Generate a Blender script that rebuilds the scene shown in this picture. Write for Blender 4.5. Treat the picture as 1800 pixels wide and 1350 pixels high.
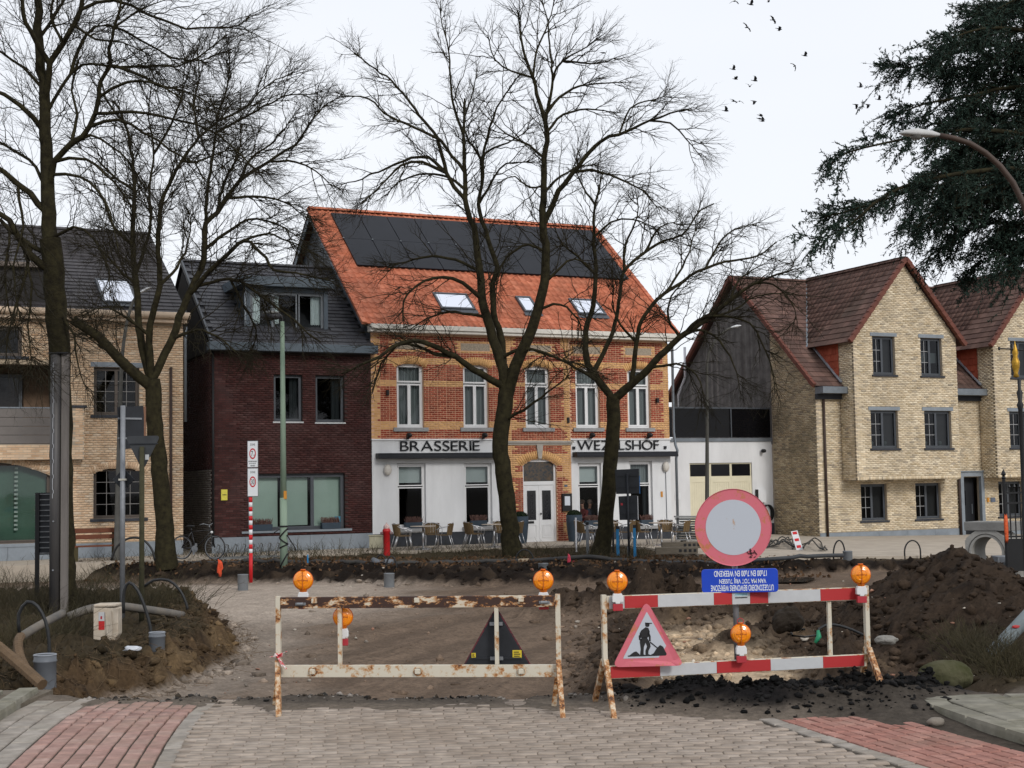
import bpy, math, random
import numpy as np
from mathutils import Matrix, Vector

sc = bpy.context.scene
for _o in list(bpy.data.objects):
    bpy.data.objects.remove(_o)
COL = sc.collection
random.seed(11)
rng = np.random.default_rng(11)
PI = math.pi

# ------------------------------------------------------------------ camera, sky, sun, exposure
CAM_H, FPX, PITCH, ROLL = 2.1, 2500.0, math.radians(4.0), -0.0165
cam = bpy.data.cameras.new('camera')
cam.lens, cam.sensor_width, cam.clip_start, cam.clip_end = FPX / 1800 * 36, 36, 0.1, 3000
camo = bpy.data.objects.new('camera', cam)
CAM_M = Matrix.Translation((0, 0, CAM_H)) @ Matrix.Rotation(PI / 2 + PITCH, 4, 'X') @ Matrix.Rotation(ROLL, 4, 'Z')
camo.matrix_world = CAM_M
COL.objects.link(camo)
sc.camera = camo
CAMP = np.array([0, 0, CAM_H])
CM = np.array(CAM_M)[:3, :3]

world = bpy.data.worlds.new('World')
sc.world = world
world.use_nodes = True
wn, wl = world.node_tree.nodes, world.node_tree.links
wn.clear()
SUN_DIR = Vector((0.50, -0.80, 0.56)).normalized()       # towards the sun
sky = wn.new('ShaderNodeTexSky')
sky.sky_type = 'NISHITA'
sky.sun_disc = False
sky.sun_elevation = math.asin(SUN_DIR.z)
sky.sun_rotation = math.atan2(SUN_DIR.x, SUN_DIR.y)
wtc = wn.new('ShaderNodeTexCoord')
wno = wn.new('ShaderNodeTexNoise')
wno.inputs['Scale'].default_value = 1.6
wno.inputs['Detail'].default_value = 3
wmap = wn.new('ShaderNodeMapping')
wmap.inputs['Scale'].default_value = (1, 1, 3.5)
wl.new(wtc.outputs['Generated'], wmap.inputs[0])
wl.new(wmap.outputs[0], wno.inputs['Vector'])
wr = wn.new('ShaderNodeValToRGB')
wr.color_ramp.elements[0].position, wr.color_ramp.elements[0].color = 0.3, (7.9, 8.2, 8.8, 1)
wr.color_ramp.elements[1].position, wr.color_ramp.elements[1].color = 0.7, (8.5, 8.7, 9.1, 1)
wl.new(wno.outputs['Fac'], wr.inputs[0])
wmx = wn.new('ShaderNodeMixRGB')
wmx.inputs[0].default_value = 0.93
wl.new(sky.outputs[0], wmx.inputs[1])
wl.new(wr.outputs[0], wmx.inputs[2])
wbg = wn.new('ShaderNodeBackground')
wbg.inputs['Strength'].default_value = 0.1
wl.new(wmx.outputs[0], wbg.inputs['Color'])
wo = wn.new('ShaderNodeOutputWorld')
wl.new(wbg.outputs[0], wo.inputs['Surface'])

sunl = bpy.data.lights.new('sun', 'SUN')
sunl.energy, sunl.angle, sunl.color = 1.5, math.radians(12), (1.0, 0.97, 0.93)
suno = bpy.data.objects.new('sun', sunl)
suno.rotation_euler = SUN_DIR.to_track_quat('Z', 'Y').to_euler()
suno.location = (0, 0, 60)
COL.objects.link(suno)

sc.view_settings.view_transform = 'Standard'
sc.view_settings.look = 'None'
sc.view_settings.exposure = 0.22
sc.view_settings.gamma = 1.0
sc.view_settings.use_curve_mapping = False
sc.render.engine = 'CYCLES'
sc.cycles.max_bounces = 6
sc.cycles.transparent_max_bounces = 12
sc.cycles.use_denoising = True

# ------------------------------------------------------------------ places: sight lines of the camera met with the ground or a plane
def ray(x, y):
    return CM @ np.array([(x - 900) / FPX, (675 - y) / FPX, -1.0])
def G(x, y, z=0.0):
    d = ray(x, y)
    return CAMP + d * ((z - CAM_H) / d[2])
def W(x, y, Y):
    d = ray(x, y)
    return CAMP + d * (Y / d[1])

# ------------------------------------------------------------------ materials
MATS = {}
def nmat(name):
    m = bpy.data.materials.new(name)
    m.use_nodes = True
    nt = m.node_tree
    b = nt.nodes['Principled BSDF']
    return m, nt, b
def lin(c):
    return (c[0], c[1], c[2], 1)
def M(name, col, rough=.75, var=.25, scale=6., bump=0., bscale=60., metal=0., spec=.3, col2=None, sharp=.5, detail=6, thr=.5, stretch=None, streak=0.):
    """plain material: two tones mixed by noise, optional relief"""
    if name in MATS:
        return MATS[name]
    m, nt, b = nmat(name)
    N, L = nt.nodes, nt.links
    geo = N.new('ShaderNodeNewGeometry')
    src = geo.outputs['Position']
    if stretch:
        mp = N.new('ShaderNodeMapping')
        mp.inputs['Scale'].default_value = stretch
        L.new(src, mp.inputs[0])
        src = mp.outputs[0]
    no = N.new('ShaderNodeTexNoise')
    no.inputs['Scale'].default_value = scale
    no.inputs['Detail'].default_value = detail
    no.inputs['Roughness'].default_value = .65
    L.new(src, no.inputs['Vector'])
    r = N.new('ShaderNodeValToRGB')
    if col2 is None:
        lo = [c * (1 - var) for c in col]
        hi = [min(1, c * (1 + var)) for c in col]
    else:
        lo, hi = col, col2
    w = .5 * sharp
    r.color_ramp.elements[0].position, r.color_ramp.elements[0].color = max(0, thr - w), lin(lo)
    r.color_ramp.elements[1].position, r.color_ramp.elements[1].color = min(1, thr + w), lin(hi)
    L.new(no.outputs['Fac'], r.inputs[0])
    L.new(r.outputs[0], b.inputs['Base Color'])
    b.inputs['Roughness'].default_value = rough
    b.inputs['Metallic'].default_value = metal
    b.inputs['Specular IOR Level'].default_value = spec
    if bump:
        n2 = N.new('ShaderNodeTexNoise')
        n2.inputs['Scale'].default_value = bscale
        n2.inputs['Detail'].default_value = 5
        L.new(src, n2.inputs['Vector'])
        bp = N.new('ShaderNodeBump')
        bp.inputs['Strength'].default_value = min(1, bump)
        bp.inputs['Distance'].default_value = .02
        L.new(n2.outputs['Fac'], bp.inputs['Height'])
        L.new(bp.outputs[0], b.inputs['Normal'])
    MATS[name] = m
    return m
def PM(name, cols, rough=.85, var=.18, scale=3., bump=.3, bscale=90., spec=.2, grime=None, gscale=.6):
    """material for loose pieces: each piece takes one tone of the list, then wear"""
    if name in MATS:
        return MATS[name]
    m, nt, b = nmat(name)
    N, L = nt.nodes, nt.links
    geo = N.new('ShaderNodeNewGeometry')
    oi = N.new('ShaderNodeObjectInfo')
    ad = N.new('ShaderNodeMath'); ad.operation = 'ADD'
    L.new(geo.outputs['Random Per Island'], ad.inputs[0])
    L.new(oi.outputs['Random'], ad.inputs[1])
    fr = N.new('ShaderNodeMath'); fr.operation = 'FRACT'
    L.new(ad.outputs[0], fr.inputs[0])
    r = N.new('ShaderNodeValToRGB')
    r.color_ramp.interpolation = 'LINEAR'
    e = r.color_ramp.elements
    while len(e) < len(cols):
        e.new(.5)
    for i, c in enumerate(cols):
        e[i].position = i / max(1, len(cols) - 1)
        e[i].color = lin(c)
    L.new(fr.outputs[0], r.inputs[0])
    no = N.new('ShaderNodeTexNoise')
    no.inputs['Scale'].default_value = scale
    no.inputs['Detail'].default_value = 6
    L.new(geo.outputs['Position'], no.inputs['Vector'])
    mr = N.new('ShaderNodeMapRange')
    mr.inputs['From Min'].default_value, mr.inputs['From Max'].default_value = .3, .7
    mr.inputs['To Min'].default_value, mr.inputs['To Max'].default_value = 1 - var, 1 + var
    L.new(no.outputs['Fac'], mr.inputs['Value'])
    mu = N.new('ShaderNodeVectorMath'); mu.operation = 'SCALE'
    L.new(r.outputs[0], mu.inputs[0])
    L.new(mr.outputs[0], mu.inputs['Scale'])
    out = mu.outputs[0]
    if grime:
        n3 = N.new('ShaderNodeTexNoise')
        n3.inputs['Scale'].default_value = gscale
        n3.inputs['Detail'].default_value = 7
        n3.inputs['Roughness'].default_value = .7
        L.new(geo.outputs['Position'], n3.inputs['Vector'])
        g = N.new('ShaderNodeMapRange')
        g.inputs['From Min'].default_value, g.inputs['From Max'].default_value = .48, .68
        g.inputs['To Min'].default_value, g.inputs['To Max'].default_value = 0, grime[3]
        L.new(n3.outputs['Fac'], g.inputs['Value'])
        mx = N.new('ShaderNodeMixRGB')
        L.new(g.outputs[0], mx.inputs[0])
        L.new(out, mx.inputs[1])
        mx.inputs[2].default_value = lin(grime)
        out = mx.outputs[0]
    L.new(out, b.inputs['Base Color'])
    b.inputs['Roughness'].default_value = rough
    b.inputs['Specular IOR Level'].default_value = spec
    if bump:
        n2 = N.new('ShaderNodeTexNoise')
        n2.inputs['Scale'].default_value = bscale
        n2.inputs['Detail'].default_value = 4
        L.new(geo.outputs['Position'], n2.inputs['Vector'])
        bp = N.new('ShaderNodeBump')
        bp.inputs['Strength'].default_value = bump
        bp.inputs['Distance'].default_value = .01
        L.new(n2.outputs['Fac'], bp.inputs['Height'])
        L.new(bp.outputs[0], b.inputs['Normal'])
    MATS[name] = m
    return m
def glass(name, tint=(.75, .8, .8), gloss=.09):
    m = bpy.data.materials.new(name)
    m.use_nodes = True
    N, L = m.node_tree.nodes, m.node_tree.links
    N.clear()
    t = N.new('ShaderNodeBsdfTransparent'); t.inputs[0].default_value = lin(tint)
    g = N.new('ShaderNodeBsdfGlossy'); g.inputs['Roughness'].default_value = .03
    g.inputs[0].default_value = (.9, .93, 1, 1)
    f = N.new('ShaderNodeFresnel'); f.inputs[0].default_value = 1.45
    a = N.new('ShaderNodeMath'); a.operation = 'MULTIPLY'; a.inputs[1].default_value = gloss / .04
    L.new(f.outputs[0], a.inputs[0])
    mx = N.new('ShaderNodeMixShader')
    L.new(a.outputs[0], mx.inputs[0]); L.new(t.outputs[0], mx.inputs[1]); L.new(g.outputs[0], mx.inputs[2])
    o = N.new('ShaderNodeOutputMaterial')
    L.new(mx.outputs[0], o.inputs[0])
    MATS[name] = m
    return m
def rusty(name, paint, rust=(.10, .035, .012), amount=.5, scale=9., spread=.12, stretch=(1, 1, 1)):
    """chipped paint over rust"""
    if name in MATS:
        return MATS[name]
    m, nt, b = nmat(name)
    N, L = nt.nodes, nt.links
    geo = N.new('ShaderNodeNewGeometry')
    mp = N.new('ShaderNodeMapping'); mp.inputs['Scale'].default_value = stretch
    L.new(geo.outputs['Position'], mp.inputs[0])
    no = N.new('ShaderNodeTexNoise'); no.inputs['Scale'].default_value = scale
    no.inputs['Detail'].default_value = 8; no.inputs['Roughness'].default_value = .72
    L.new(mp.outputs[0], no.inputs['Vector'])
    r = N.new('ShaderNodeValToRGB')
    e = r.color_ramp.elements
    e[0].position, e[0].color = max(0, amount - spread), lin(rust)
    e[1].position, e[1].color = min(1, amount + spread * 1.6), lin(paint)
    k = e.new(amount); k.color = lin([.5 * rust[0] + .32, .5 * rust[1] + .13, .5 * rust[2] + .03])
    k = e.new(min(.99, amount + spread * .6)); k.color = lin([.5 * paint[0] + .16, .42 * paint[1] + .08, .36 * paint[2] + .02])
    L.new(no.outputs['Fac'], r.inputs[0])
    L.new(r.outputs[0], b.inputs['Base Color'])
    b.inputs['Roughness'].default_value = .6
    bp = N.new('ShaderNodeBump'); bp.inputs['Strength'].default_value = .35; bp.inputs['Distance'].default_value = .004
    L.new(no.outputs['Fac'], bp.inputs['Height']); L.new(bp.outputs[0], b.inputs['Normal'])
    MATS[name] = m
    return m

# ------------------------------------------------------------------ meshes and objects
class MB:
    def __init__(s):
        s.v, s.f = [], []
    def quad(s, a, b, c, d):
        i = len(s.v); s.v += [tuple(a), tuple(b), tuple(c), tuple(d)]; s.f.append((i, i + 1, i + 2, i + 3))
    def poly(s, pts):
        i = len(s.v); s.v += [tuple(p) for p in pts]; s.f.append(tuple(range(i, i + len(pts))))
    def box(s, x0, x1, y0, y1, z0, z1):
        i = len(s.v)
        s.v += [(x, y, z) for z in (z0, z1) for x, y in ((x0, y0), (x1, y0), (x1, y1), (x0, y1))]
        s.f += [tuple(i + k for k in q) for q in ((3, 2, 1, 0), (4, 5, 6, 7), (0, 1, 5, 4), (1, 2, 6, 5), (2, 3, 7, 6), (3, 0, 4, 7))]
        return s
    def bar(s, p0, p1, w, h, up=(0, 0, 1)):
        """rectangular bar between two points"""
        p0, p1 = Vector(p0), Vector(p1)
        t = (p1 - p0).normalized()
        up = Vector(up)
        if abs(t.dot(up)) > .98:
            up = Vector((0, 1, 0))
        a = t.cross(up).normalized(); b = a.cross(t).normalized()
        i = len(s.v)
        for p in (p0, p1):
            for sa, sb in ((-1, -1), (1, -1), (1, 1), (-1, 1)):
                s.v.append(tuple(p + a * (sa * w / 2) + b * (sb * h / 2)))
        s.f += [tuple(i + k for k in q) for q in ((0, 1, 2, 3), (7, 6, 5, 4), (0, 4, 5, 1), (1, 5, 6, 2), (2, 6, 7, 3), (3, 7, 4, 0))]
        return s
    def tube(s, pts, r, n=8, cap=True):
        pts = [Vector(p) for p in pts]
        m = len(pts)
        rs = r if hasattr(r, '__len__') else [r] * m
        t0 = (pts[1] - pts[0]).normalized()
        a = t0.cross(Vector((0, 0, 1)))
        if a.length < .05:
            a = t0.cross(Vector((1, 0, 0)))
        a.normalize()
        base = len(s.v)
        for k in range(m):
            t = (pts[min(m - 1, k + 1)] - pts[max(0, k - 1)]).normalized()
            a = (a - t * a.dot(t)).normalized()
            b = t.cross(a)
            for q in range(n):
                an = 2 * PI * q / n
                s.v.append(tuple(pts[k] + (a * math.cos(an) + b * math.sin(an)) * rs[k]))
        for k in range(m - 1):
            for q in range(n):
                i = base + k * n
                s.f.append((i + q, i + (q + 1) % n, i + n + (q + 1) % n, i + n + q))
        if cap:
            s.f.append(tuple(base + q for q in range(n))[::-1])
            s.f.append(tuple(base + (m - 1) * n + q for q in range(n)))
        return s
    def cyl(s, p0, p1, r0, r1=None, n=16):
        return s.tube([p0, p1], [r0, r0 if r1 is None else r1], n)
    def lathe(s, prof, n=20, o=(0, 0, 0), ax='Z', arc=None):
        base = len(s.v)
        for r, h in prof:
            for q in range(n):
                a = 2 * PI * q / n
                c, d = r * math.cos(a), r * math.sin(a)
                p = (c, d, h) if ax == 'Z' else ((c, h, d) if ax == 'Y' else (h, c, d))
                s.v.append((p[0] + o[0], p[1] + o[1], p[2] + o[2]))
        for k in range(len(prof) - 1):
            for q in range(n):
                i = base + k * n
                fc = (i + q, i + (q + 1) % n, i + n + (q + 1) % n, i + n + q)
                s.f.append(fc if ax != 'Y' else fc[::-1])
        return s
    def prism(s, pts, f0, f1):
        """polygon given by a function of (a, b, depth): f0 the front points, f1 the back points"""
        i = len(s.v); n = len(pts)
        s.v += [tuple(f0(*p)) for p in pts] + [tuple(f1(*p)) for p in pts]
        s.f.append(tuple(range(i, i + n)))
        s.f.append(tuple(range(i + 2 * n - 1, i + n - 1, -1)))
        for k in range(n):
            s.f.append((i + k, i + n + k, i + n + (k + 1) % n, i + (k + 1) % n))
        return s
    def blob(s, c, r, n=1, rough=.25, sc3=(1, 1, 1), seed=None):
        rr = random.Random(seed) if seed is not None else random
        import bmesh
        bm = bmesh.new()
        bmesh.ops.create_icosphere(bm, subdivisions=n, radius=1)
        i = len(s.v)
        for v in bm.verts:
            k = 1 + rr.uniform(-rough, rough)
            s.v.append((c[0] + v.co.x * r * sc3[0] * k, c[1] + v.co.y * r * sc3[1] * k, c[2] + v.co.z * r * sc3[2] * k))
        for f in bm.faces:
            s.f.append(tuple(i + v.index for v in f.verts))
        bm.free()
        return s
    def xf(s, mt, start=0):
        mt = Matrix(mt)
        for k in range(start, len(s.v)):
            s.v[k] = tuple(mt @ Vector(s.v[k]))
        return s
    def mesh(s, name):
        me = bpy.data.meshes.new(name)
        me.from_pydata(s.v, [], s.f)
        return me
    def build(s, name, mat, parent=None, smooth=False, bevel=0, loc=None):
        me = s.mesh(name)
        return link(name, me, mat, parent, smooth, bevel, loc)
def link(name, me, mat, parent=None, smooth=False, bevel=0, loc=None):
    if mat is not None:
        me.materials.append(mat)
    if smooth:
        me.polygons.foreach_set('use_smooth', [True] * len(me.polygons))
    o = bpy.data.objects.new(name, me)
    COL.objects.link(o)
    if parent is not None:
        o.parent = parent
    if loc is not None:
        o.location = loc
    if bevel:
        md = o.modifiers.new('bevel', 'BEVEL'); md.width = bevel; md.segments = 2; md.limit_method = 'ANGLE'
    return o
def npmesh(name, V, F):
    """V (n,3) array, F (m,k) array"""
    V = np.ascontiguousarray(V, dtype=np.float32); F = np.ascontiguousarray(F, dtype=np.int32)
    me = bpy.data.meshes.new(name)
    me.vertices.add(len(V)); me.vertices.foreach_set('co', V.ravel())
    k = F.shape[1]
    me.loops.add(F.size); me.loops.foreach_set('vertex_index', F.ravel())
    me.polygons.add(len(F)); me.polygons.foreach_set('loop_start', np.arange(0, F.size, k, dtype=np.int32))
    me.update(calc_edges=True)
    return me
def tag(o, label=None, cat=None, group=None, kind=None):
    if label: o['label'] = label
    if cat: o['category'] = cat
    if group: o['group'] = group
    if kind: o['kind'] = kind
    return o
WM = {}
def thing(name, label, cat, loc=(0, 0, 0), rz=0., group=None, kind=None, mt=None):
    o = bpy.data.objects.new(name, None)
    o.empty_display_size = .2
    COL.objects.link(o)
    m = Matrix(mt) if mt is not None else Matrix.Translation(Vector([float(c) for c in loc])) @ Matrix.Rotation(rz, 4, 'Z')
    o.matrix_world = m
    WM[o.name] = m
    return tag(o, label, cat, group, kind)
def copy_tree(o, mt=None, label=None, parent=None):
    c = o.copy(); COL.objects.link(c)
    if parent is not None:
        c.parent = parent
    if mt is not None:
        c.matrix_world = mt; WM[c.name] = Matrix(mt)
    if label:
        c['label'] = label
    for ch in list(o.children):
        copy_tree(ch, None, None, c)
    return c

UNIT_V = np.array([(x, y, z) for z in (-.5, .5) for x, y in ((-.5, -.5), (.5, -.5), (.5, .5), (-.5, .5))])
UNIT_F = np.array([(3, 2, 1, 0), (4, 5, 6, 7), (0, 1, 5, 4), (1, 2, 6, 5), (2, 3, 7, 6), (3, 0, 4, 7)])
def pieces(parent, name, mats, mat, tv=UNIT_V, tf=UNIT_F, most=300, stuff=None, smooth=False):
    """loose pieces of one shape: the nearest ones as objects that share a mesh, the rest joined"""
    if not len(mats):
        return
    Ms = np.array(mats, dtype=float)
    pw = np.array(WM[parent.name]) if parent.name in WM else np.eye(4)
    c = (pw[:3, :3] @ Ms[:, :3, 3].T).T + pw[:3, 3]
    order = np.argsort(np.linalg.norm(c - CAMP, axis=1))
    me = bpy.data.meshes.new(name)
    me.from_pydata([tuple(p) for p in tv], [], [tuple(int(q) for q in f) for f in tf])
    me.materials.append(mat)
    if smooth:
        me.polygons.foreach_set('use_smooth', [True] * len(me.polygons))
    for k in order[:most]:
        o = bpy.data.objects.new(name, me)
        COL.objects.link(o)
        o.parent = parent
        o.matrix_local = Matrix(Ms[k].tolist())
    rest = order[most:]
    if len(rest):
        H = np.c_[tv, np.ones(len(tv))]
        V = np.einsum('nij,kj->nki', Ms[rest][:, :3, :], H).reshape(-1, 3)
        F = (np.asarray(tf)[None] + (np.arange(len(rest)) * len(tv))[:, None, None]).reshape(-1, len(tf[0]))
        o = link(stuff or name + 's', npmesh(stuff or name + 's', V, F), mat, parent, smooth)
        o['kind'] = 'stuff'
def frame_mat(o, ex, ey, ez):
    m = np.eye(4)
    m[:3, 0], m[:3, 1], m[:3, 2], m[:3, 3] = ex, ey, ez, o
    return m

# ------------------------------------------------------------------ noise
def _h(ix, iy, s):
    n = (ix * 374761393 + iy * 668265263 + s * 974634777) & 0xffffffff
    n = ((n ^ (n >> 13)) * 1274126177) & 0xffffffff
    return ((n ^ (n >> 16)) & 0xffff) / 65535.0
def vnoise(x, y, s=0):
    x = np.asarray(x, float); y = np.asarray(y, float)
    ix, iy = np.floor(x).astype(np.int64), np.floor(y).astype(np.int64)
    fx, fy = x - ix, y - iy
    fx = fx * fx * (3 - 2 * fx); fy = fy * fy * (3 - 2 * fy)
    return (_h(ix, iy, s) * (1 - fx) + _h(ix + 1, iy, s) * fx) * (1 - fy) + (_h(ix, iy + 1, s) * (1 - fx) + _h(ix + 1, iy + 1, s) * fx) * fy
def fbm(x, y, s=0, o=4):
    t, a = 0, .5
    for k in range(o):
        t = t + a * vnoise(x * 2 ** k, y * 2 ** k, s + k); a *= .5
    return t - .5
def sstep(a, b, x):
    t = np.clip((x - a) / (b - a), 0, 1)
    return t * t * (3 - 2 * t)
# ================================================================== GROUND
def ip(x, xs, ys):
    return np.interp(x, xs, ys)
BTX, BTY = [-30, -16, -10.4, -6.6, -3.2, 0, 2.4, 4.4, 6.7, 9.3, 12.7, 20, 40], [46, 43, 41.4, 41, 39.2, 39.2, 38.5, 38.0, 38.2, 39.2, 40.3, 42, 47]
BBX, BBY = [-30, -14, -9.6, -6, -2.9, -.1, 2.1, 4, 6.8, 9.5, 13, 20, 40], [45, 42, 38.2, 37.2, 35.8, 34.9, 34.9, 35.4, 37.0, 38.4, 39.6, 41.4, 46.5]
EDX, EDY = [-9, -5, -4.3, -3.3, -1.5, .5, 1.1, 2.2, 3.2, 3.7, 5, 9], [15.0, 15.0, 14.6, 14.35, 14.2, 14.05, 13.75, 13.15, 13.1, 13.35, 13.9, 13.9]
VLY, VLX = [9, 14.6, 15.4, 17.1, 17.6, 18.7, 20.7, 23.5, 26, 29, 31, 33, 36, 70], [-5.1, -5.1, -4.7, -4.7, -4.35, -4.15, -4.0, -4.4, -5.2, -6.2, -7.5, -9.2, -14, -40]
def seg(x, y, a, b):
    ax, ay = a; bx, by = b
    t = np.clip(((x - ax) * (bx - ax) + (y - ay) * (by - ay)) / ((bx - ax) ** 2 + (by - ay) ** 2), 0, 1)
    return np.hypot(x - ax - t * (bx - ax), y - ay - t * (by - ay))
def zfar(x):
    return -.022 * np.clip(x - 3, 0, 40)
def terrain(x, y):
    """height and soil colour of the dug-up street"""
    x = np.asarray(x, float); y = np.asarray(y, float)
    n1 = fbm(x * .9, y * .9, 1, 4); n2 = fbm(x * 3.1, y * 3.1, 9, 4); n3 = fbm(x * 9, y * 9, 17, 3)
    rdg = lambda f, s: 1 - np.abs(2 * vnoise(x * f + .6 * n1, y * f + .6 * n2, s) - 1)
    lump = .42 * rdg(1.9, 51) + .34 * rdg(4.7, 57) + .24 * rdg(9.5, 63) - .5 + .5 * n3
    C = lambda r, g, b: np.array([r, g, b])
    DIRT, LIGHT, DARK, STRAW, SAND, TAR, CHOC = C(.148, .106, .076), C(.40, .335, .275), C(.011, .0075, .0055), C(.078, .050, .027), C(.46, .35, .235), C(.0065, .006, .0065), C(.030, .0205, .014)
    road = -.40 + .05 * n1 + .025 * n2
    wob = x + .35 * (y - 14) * .0
    rut = np.sin((x * .95 - (y - 15) * .27 - .004 * (y - 15) ** 2 + .35 * n1) * 4.6)
    trd = np.sin((x * .95 - (y - 15) * .27 - .004 * (y - 15) ** 2 + .35 * n1) * 31 + 2 * n1) * sstep(.2, .8, rut)
    ph = (x * .95 - (y - 15) * .27 - .004 * (y - 15) ** 2 + .30 * n1) * 1.15
    trk = np.exp(-((ph - np.floor(ph) - .5) / .055) ** 2) * sstep(-.12, .06, fbm(x * .5, y * .35, 71, 3)) * sstep(14.6, 16, y) * (1 - sstep(30, 34, y))
    road = road - .05 * trk + (.030 * rut + .010 * trd) * sstep(14.5, 17, y) * (1 - sstep(28, 33, y))
    z = road
    col = np.broadcast_to(DIRT, x.shape + (3,)).copy()
    def mix(m, c, k=1.0):
        nonlocal col
        m = np.clip(m * k, 0, 1)[..., None]
        col = col * (1 - m) + c * m
    mix(sstep(.1, .9, -rut + 2.2 * n2), DIRT * .66, .75)
    mix(sstep(.2, 1., trd) * .5, DIRT * .6, .8)
    mix(trk, DIRT * .5, .7)
    # lighter, dry side of the road on the left and the branch behind the verge
    lt = sstep(-2.4, -4.0, x + 1.2 * n1 + .10 * (y - 20)) * sstep(16, 18, y) * sstep(40, 34, y)
    mix(lt, LIGHT * .62, .8)
    mix(sstep(25, 28.5, y + n1) * sstep(-.8, -4.5, x + 2 * n1) * (1 - sstep(36, 38, y)), LIGHT * .92, .9)
    # pit with sand on the right
    pit = sstep(1.25, .55, np.abs(x - (2.75 + .05 * (y - 18)) + .6 * n1)) * sstep(15.2, 16.6, y + n1) * sstep(26, 23.5, y + 2 * n1)
    z = z - .10 * pit
    mix(pit, SAND, .9)
    mix(pit * sstep(.03, .12, n2), C(.2, .14, .09), .8)
    rough = sstep(1.2, 2.2, x + .8 * n1) * sstep(14.6, 15.6, y) * sstep(33, 28, y) * (1 - pit)
    z = z + rough * (.18 * np.abs(n1) + .16 * n2 + .07 * n3 + .20 * lump)
    mix(rough, CHOC * 1.5, .8)
    mix(rough * sstep(.05, .2, fbm(x * 1.7, y * 1.7, 33, 3)), C(.2, .14, .085), .8)
    for a, b, w, h in (((1.0, 27.2), (2.6, 26.2), .8, .42), ((2.6, 26.2), (5.2, 25.2), .8, .34), ((.95, 15.2), (1.35, 19), .45, .30), ((1.35, 19), (1.9, 24), .5, .22), ((3.9, 17.2), (4.4, 19.5), .5, .25), ((3.2, 21.2), (4.2, 22.4), .55, .42)):
        d = seg(x, y, a, b) / w
        g = np.exp(-(d + .5 * n1) ** 2)
        z = z + h * g * (1 + 1.1 * n2 + .8 * n3)
        mix(g * sstep(.05, .5, g), CHOC * 1.25, 1.1)
    # soil heap on the right
    d = np.hypot((x - 6.85) / np.where(x < 6.85, 2.3, 1.8), (y - 22.0) / np.where(y < 22.0, 5.6, 3.6)) + .22 * n1 + .14 * n2
    hp = np.clip(1 - d, 0, 1)
    z = np.maximum(z, -.42 + 1.42 * hp ** .8 + .22 * n2 * (hp > 0) * np.minimum(1, hp * 4) + (.10 * n3 + .20 * lump) * np.minimum(1, hp * 4))
    mix(sstep(0, .12, hp), CHOC * 1.25)
    mix(sstep(0, .12, hp) * sstep(.02, .14, n2), DARK, .75)
    # bank below the far verge
    bt = ip(x, BTX, BTY) + .9 * n1 + .35 * n2; bb = ip(x, BBX, BBY) + .7 * n1
    t = np.clip((y - bb) / np.maximum(.4, bt - bb), 0, 1); t = 1 - (1 - t) ** 2.1
    top = zfar(x) + .10 * n1 + .06 * n2
    z = z * (1 - t) + (top + .1 * n3) * t + .55 * np.abs(n2) * t * (1 - t) * 3 + .42 * lump * np.clip(t * (1 - t) * 4, 0, 1)
    mix(sstep(0.02, .2, t), DARK * 1.15)
    mix(sstep(.02, .3, t) * (1 - sstep(.75, 1, t)) * sstep(.0, .18, n2), C(.055, .038, .025), .7)
    mix(sstep(.95, 1, t), C(.055, .040, .024), .9)
    # left verge with its torn-off edge
    vl = ip(y, VLY, VLX) + .45 * n1 + .15 * n2
    t = sstep(.0, .8, (vl - x)) * sstep(14.9, 15.9, y + .3 * n1) * (1 - sstep(30, 31.8, y + n1))
    z = z * (1 - t) + (-.03 + .16 * n1 + .05 * n2) * t + (.34 * np.abs(n2) + .36 * lump + .16 * n3) * np.clip(t * (1.25 - t) * 3, 0, 1) + .10 * n3 * t
    mix(sstep(.02, .15, t), STRAW * .85)
    mix(sstep(.02, .15, t) * sstep(-.03, .10, n2), DARK * 1.6, .8)
    mix(sstep(.75, 1, t), C(.040, .031, .018), .85)
    mix(sstep(.02, .1, t) * sstep(.07, .2, n1 + .4 * n2) * (1 - sstep(.7, 1, t)), C(.20, .135, .07), .45)
    # right verge behind the kerb
    t = sstep(4.3, 5.1, x + .5 * n1) * sstep(17.4, 16.2, y + .6 * n1)
    z = z * (1 - t) + (.03 + .12 * n1 + .04 * n2) * t
    mix(t, C(.045, .035, .020), .95)
    # torn edge of the paving and the tar in front of it
    ed = ip(x, EDX, EDY) + .14 * n1 + .10 * n2
    t = sstep(-.12, 1.0, y - ed)
    t2 = np.maximum(t, 0)
    z = z * t2 + (-.052 + .064 * sstep(-1.5, -.1, y - ed + 1.3 * n1 + .6 * n2) + .03 * n2 * sstep(-.85, -.3, y - ed) + .04 * sstep(2.9, 3.3, x) * sstep(14, 13.2, y) * sstep(4.5, 4, x)) * (1 - t2)
    mix(sstep(-2.2, -.8, y - ed) * (1 - sstep(.1, .5, y - ed + .3 * n1)), C(.15, .125, .10), .9)
    k = .95 * np.exp(-((y - ed - .20 + .5 * n1) / (.40 + .5 * n2)) ** 2) * (1 - sstep(4.2, 5.2, x)) * (1 - sstep(-3.6, -5.5, x))
    kr = sstep(.9, 1.6, x)
    k2 = np.exp(-((y - ed - .78) / .60) ** 2) * kr * (1 - sstep(4.0, 4.8, x))
    z = z + .045 * k * (1 + 3 * n2) * sstep(-.2, .1, y - ed) + k2 * (.40 + .45 * n2 + .35 * lump)
    mix(k, C(.040, .034, .029), .9)
    mix(sstep(.04, .22, k2 + .35 * n2), TAR, .97)
    mix(sstep(2.3, 3.0, x) * (1 - sstep(3.9, 4.4, x)) * sstep(14.0, 13.2, y), C(.050, .042, .034), .9)
    z = z + .012 * n3 * sstep(0, .6, y - ed)
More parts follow.
